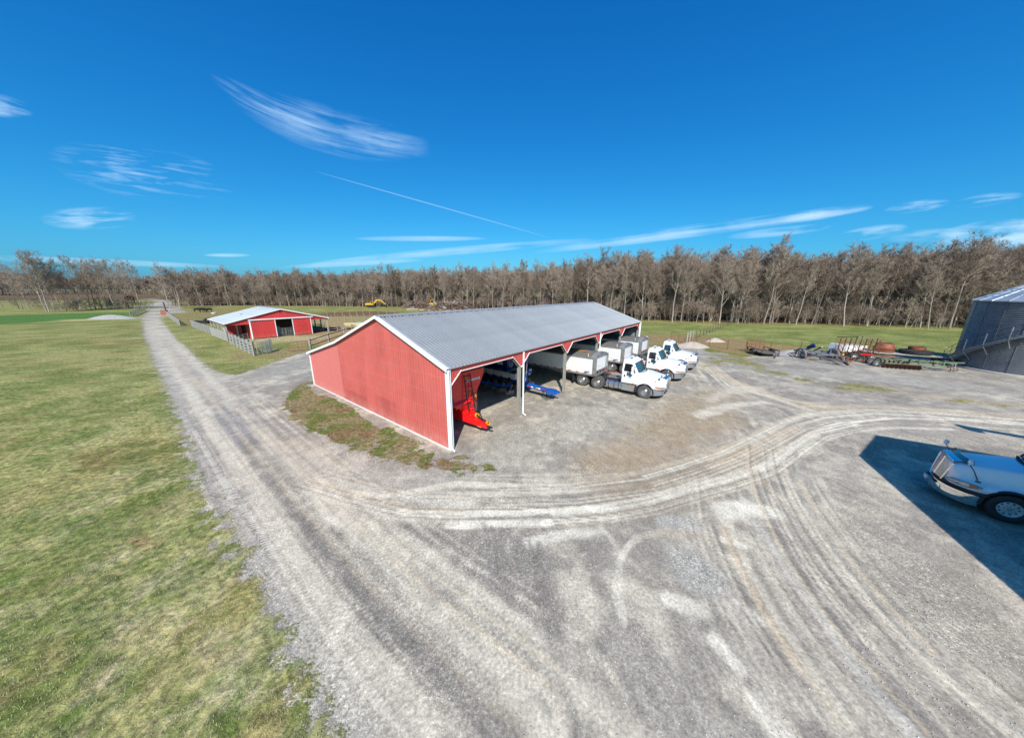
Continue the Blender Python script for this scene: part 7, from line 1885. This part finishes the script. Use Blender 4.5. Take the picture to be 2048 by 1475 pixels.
def heap(name, label, px, L, W_, H_, m_, seed, cat='heap'):
    mb = MB(); n, mm = 40, 14; R = random.Random(seed); ph = [R.uniform(0, 6) for _ in range(6)]
    vs = []
    for j in range(mm + 1):
        r = 1 - j / mm
        for i in range(n):
            a = 2 * PI * i / n; w = 1 + .10 * math.sin(3 * a + ph[0]) + .06 * math.sin(7 * a + ph[1])
            z = H_ * (1 - r ** 1.5) * (1 + .08 * math.sin(5 * a + ph[2] + 4 * r)) - .03
            vs.append((r * w * L / 2 * math.cos(a), r * w * W_ / 2 * math.sin(a), z + R.uniform(-.03, .03) * H_ * (r < .97)))
    mb.add(vs, [(j * n + i, j * n + (i + 1) % n, (j + 1) * n + (i + 1) % n, (j + 1) * n + i) for j in range(mm) for i in range(n)])
    o = mb.build(name, m_, None, True); o.location = (px[0], px[1], 0); tag(o, label, cat); return o


heap('stone_heap', 'pale crushed stone heap on the grass left of the lane', [(-107.56, 83.42)][0], 13, 4, 1.0, 'gravel_heap', 1)
heap('sand_mound', 'low sandy gravel mound by the brown field gate', [(25.96, 43.97)][0], 5.2, 3.0, .7, 'mound_heap', 2)
heap('soil_mound', 'small light soil heap in the pasture by the field gate', [(32.21, 48.58)][0], 3.0, 1.6, .6, 'mound_heap', 5)
heap('stone_pile', 'broken pale stone pile between the utility trailer and the grey implement', [(36.08, 38.78)][0], 5.5, 3.0, .55, 'gravel_heap', 3)
heap('debris_pile', 'small rusty brown debris pile beside the grey implement', [(35.91, 37.54)][0], 2.0, 1.0, .35, 'dirt_heap', 4)
R = random.Random(21)
for k, (u, v) in enumerate(((1, 1), (2, 2), (3, 3))):
    x, y = [(36.26, 37.85), (39.01, 37.59), (38.45, 34.80)][k]
    t = thing('scrap_iron', ('rusty scrap iron bars left of the grey implement', 'dark scrap bars between the grey implement and harrow cart', 'loose iron bars lying under the chain harrow cart')[k], 'scrap', (x, y, 0)); mb = MB()
    for j in range(34):
        p = Vector((R.gauss(0, .8), R.gauss(0, .45), R.uniform(.04, .35))); d = Vector((R.gauss(0, 1), R.gauss(0, .7), R.gauss(0, .25))).normalized() * R.uniform(.2, .75); a_, b_ = p - d, p + d; a_.z = max(a_.z, .03); b_.z = max(b_.z, .03); mb.bar(a_, b_, R.choice((.03, .05, .08)))
    tag(mb.build('bars', 'rust' if k != 1 else 'black', t), kind='stuff')
g0, g1 = [(24.98, 48.41), (26.83, 47.03)]; gate('field_gate', 'rusty brown tube gate beyond the farthest white truck', g0[0], g0[1], math.atan2(g1[1] - g0[1], g1[0] - g0[0]), math.hypot(g0[0] - g1[0], g0[1] - g1[1]), 1.45, 'rust', 6, uprights=3)
g1b = [(29.03, 48.02)][0]; gate('field_gate', 'rusty brown tube gate lying open right of the first', g1[0] + .3, g1[1] + .3, math.atan2(g1b[1] - g1[1], g1b[0] - g1[0]), 2.0, .75, 'rust', 4, uprights=3)
for k, (u, lab) in enumerate((((1373, 686), 'first pale gate post from the brown gate'), ((1379, 682), 'second pale post right of the brown gate'), ((1385, 680), 'third thin pale post right of the brown gate'))):
    x, y = [(26.83, 47.03), (28.38, 48.99), (29.46, 50.03)][k]; t = thing('gate_post', lab, 'post', (x, y, 0)); MB().tube([(0, 0, 0), (0, 0, 1.6)], .10 if k < 2 else .05, 8).build('post_shaft', 'wood_pale', t); MB().lathe([(0, 0), (.11, 0), (.02, .06), (0, .06)], (0, 0, 1.6), n=8).build('post_top', 'wood', t)
tp = [[(28.19, 43.61)][0], [(29.49, 41.72)][0], [(31.27, 40.69)][0], [(35.38, 40.08)][0], [(42.13, 40.90)][0], [(46.76, 39.63)][0]]
tp = [(27.86, 46.14), (28.19, 43.61), (29.49, 41.72), (31.27, 40.69), (34.32, 40.40), (38.70, 40.83)]; fence('wire fence on rusty steel posts along the yard edge', tp, 1.25, (), post=.06, pm='rust', wires=3, prot=.1)
d0, d1 = [(30.98, 51.68), (52.35, 74.22)]; fence('wire fence on dark posts running diagonally across the green field', lerp_pts(d0, d1, 14), 1.25, (), post=.09, pm='wood_dark', wires=2, prot=.1)

# ------------------------------------------------------------------ outside the frame at the right: the building and auger whose shade falls on the yard
bs = thing('tall_grain_shed', 'tall grey metal building just outside the right of the yard', 'building', (16.98, 6.9, 0), math.radians(63.7))
# local x = along eave away (toward +), y = left ; eave corner at origin, eave runs -x, gable runs -y
Wg = 3.78
mb = MB(); mb.prism([(0, 0, 0), (0, 0, 6.0), (0, -Wg, 9.57), (0, -Wg - 6.5, 9.0), (0, -Wg - 6.5, 0)], (-14, 0, 0)); mb.build('walls', 'liner', bs)
for k in range(15):
    x0 = .1 - k * .95; mb = MB(); v = Vector((0, -Wg, 3.57)); L = v.length; v.normalize(); sheet(mb, (x0, .08, 6.0), (-1, 0, 0), (0, .686, .728), v, ribs(.94, 4, .02, .05), lambda t: -.05, lambda t: L + .05); mb.build('roof_panel', 'roof', bs)
ag = thing('grain_auger', 'long inclined grain auger outside the right edge of the yard', 'auger', (26.9, 8.2, 0), 0)
MB().tube([(0, 0, 7.9), (9.0, -3.2, 3.6)], .22, 10).build('tube', 'galv_bright', ag); MB().tube([(0, 0, 8.0), (-.15, .1, 7.4)], .30, 10).build('spout', 'galv_bright', ag)
MB().bar((1.5, -1.0, 7.2), (10.0, -3.0, 1.0), .14).build('support_rail', 'galv_bright', ag)
for s_ in (-1, 1): MB().bar((6.0, -2.4, 5.0), (7.2, -2.4 + s_ * 1.4, 0.3), .10).build('leg', 'galv_bright', ag); put_wheel(ag, WH_D, 7.2, -2.4 + s_ * 1.5, .5, s_)
MB().bar((0.8, -.3, 7.5), (1.2, -1.6, 7.0), .05).build('cable_arm', 'black', ag)

# ------------------------------------------------------------------ grass blades, stones, tread marks
def scatter_mesh(name, V_, F_, cols, label, m_):
    me = bpy.data.meshes.new(name); nv = len(V_)
    me.vertices.add(nv); me.vertices.foreach_set('co', V_.astype(np.float32).ravel())
    me.loops.add(F_.size); me.loops.foreach_set('vertex_index', F_.astype(np.int32).ravel())
    me.polygons.add(len(F_)); me.polygons.foreach_set('loop_start', np.arange(0, F_.size, F_.shape[1], dtype=np.int32)); me.update()
    at = me.color_attributes.new('tone', 'FLOAT_COLOR', 'POINT'); d = np.ones((nv, 4), np.float32); d[:, :3] = cols; at.data.foreach_set('color', d.ravel())
    me.materials.append(m_); o = bpy.data.objects.new(name, me); COL.objects.link(o); return tag(o, label, kind='stuff')


def tone_mat(name, rough=.9):
    m_ = bpy.data.materials.new(name); m_.use_nodes = True; t = NT(m_.node_tree); b = t.n['Principled BSDF']
    a = t.n.new('ShaderNodeAttribute'); a.attribute_name = 'tone'; t.l.new(a.outputs['Color'], b.inputs['Base Color']); b.inputs['Roughness'].default_value = rough; b.inputs['Specular IOR Level'].default_value = .2
    return m_


XS, YS, WG, VC = GROUND
rng = np.random.default_rng(3)


def sample(A, x, y):
    i = np.clip(np.searchsorted(XS, x) - 1, 0, len(XS) - 2); j = np.clip(np.searchsorted(YS, y) - 1, 0, len(YS) - 2)
    return A[j, i]


# blades
N = 420000
x = -28 + 28 * rng.random(N); y = 2.4 + 21 * rng.random(N) ** 1.2
D_ = np.hypot(x, y)
keep = (sample(WG, x, y) + 0.35 * (rng.random(N) - .5) < 0.40) & (rng.random(N) < np.clip(1.25 - D_ / 26, .1, 1)) & (fbm(x, y, .7, 301, 3) + .4 * rng.random(N) > .50)
keep &= (-x < 1.75 * (y * .969 + 1.93) + 1)
x, y = x[keep], y[keep]
# island weeds too
N2 = 26000
x2 = -15 + 14 * rng.random(N2); y2 = 10 + 14 * rng.random(N2)
k2 = (poly_sd(x2, y2, ISLAND) > 0) & (sample(WG, x2, y2) < .42) & (fbm(x2, y2, .5, 311, 3) > .5)
x = np.concatenate([x, x2[k2]]); y = np.concatenate([y, y2[k2]]); n = len(x)
base = sample(VC, x, y); gsel = rng.random(n)[:, None]
patch = fbm(x, y, 1.2, 77, 3)[:, None]
col_ = np.where(gsel < .42 + 1.2 * (patch - .5), np.array([[.15, .23, .05]]), np.array([[.38, .34, .215]])) * (.55 + .7 * rng.random((n, 1)))
col_ = col_ * .75 + base * .4
h = .018 + .034 * rng.random(n) ** 1.5; a = rng.random(n) * 6.283; lean = .5 + .9 * rng.random(n); w = .005 + .004 * rng.random(n)
z0 = -0.01
p0 = np.stack([x - w * np.cos(a + 1.57), y - w * np.sin(a + 1.57), np.full(n, z0)], 1); p1 = np.stack([x + w * np.cos(a + 1.57), y + w * np.sin(a + 1.57), np.full(n, z0)], 1)
p2 = np.stack([x + h * lean * np.cos(a), y + h * lean * np.sin(a), h], 1)
V_ = np.stack([p0, p1, p2], 1).reshape(-1, 3); F_ = np.arange(3 * n).reshape(-1, 3)
scatter_mesh('grass', V_, F_, np.repeat(col_, 3, 0), 'short mixed green and straw grass on the near lawn and by the shed wall', tone_mat('grass_blades'))
# stones
N = 26000
x = -8 + 26 * rng.random(N); y = 2.4 + 20 * rng.random(N) ** 1.3
keep = (sample(WG, x, y) > .6) & (fbm(x, y, 1.6, 401, 3) + .3 * rng.random(N) > .60)
x, y = x[keep], y[keep]; n = len(x); r = (.006 + .013 * rng.random(n) ** 2.2)
oct_ = np.array([(1, 0, 0), (-1, 0, 0), (0, 1, 0), (0, -1, 0), (0, 0, .7), (0, 0, -.7)]); tri = np.array([(0, 2, 4), (2, 1, 4), (1, 3, 4), (3, 0, 4), (2, 0, 5), (1, 2, 5), (3, 1, 5), (0, 3, 5)])
ang = rng.random(n) * 6.28; c, s = np.cos(ang), np.sin(ang); j = 1 + .5 * (rng.random((n, 6, 3)) - .5)
P_ = oct_[None] * j * r[:, None, None]; V_ = np.stack([P_[..., 0] * c[:, None] - P_[..., 1] * s[:, None] + x[:, None], P_[..., 0] * s[:, None] + P_[..., 1] * c[:, None] + y[:, None], P_[..., 2] + .004], -1).reshape(-1, 3)
F_ = (tri[None] + 6 * np.arange(n)[:, None, None]).reshape(-1, 3)
cs = np.repeat(np.where(rng.random((n, 1)) < .6, .55, .33) * (.8 + .4 * rng.random((n, 1))) * np.array([[1, .98, .96]]), 6, 0)
scatter_mesh('gravel', V_, F_, cs, 'loose pale and dark gravel stones on the near yard', tone_mat('loose_stone'))
# tractor tread marks at the left lane edge
mb = MB()
for seg, w_ in (([(-18.11, 16.17), (-14.40, 13.22), (-12.61, 11.79), (-10.67, 10.19)], .42), ([(-12.32, 11.61), (-10.23, 10.02), (-8.52, 8.70), (-7.10, 7.58)], .42)):
    for a_, b_ in zip(seg[:-1], seg[1:]):
        L = math.hypot(b_[0] - a_[0], b_[1] - a_[1]); k_ = int(L / .13)
        for i in range(k_):
            t = (i + .2 * random.random()) / k_; cx, cy = a_[0] + (b_[0] - a_[0]) * t, a_[1] + (b_[1] - a_[1]) * t; ux, uy = (b_[0] - a_[0]) / L, (b_[1] - a_[1]) / L; px_, py_ = -uy, ux
            ww = w_ * random.uniform(.35, .6)
            if random.random() < .2: continue
            mb.bar((cx - px_ * ww / 2, cy - py_ * ww / 2, .008), (cx + px_ * ww / 2 + ux * .05, cy + py_ * ww / 2 + uy * .05, .008), .035, .022)
tag(mb.build('tread_marks', mat('lug_dust', (.47, .44, .39), .95, 0, .1), None), 'short pale tractor lug marks pressed along the left lane edge', kind='stuff')
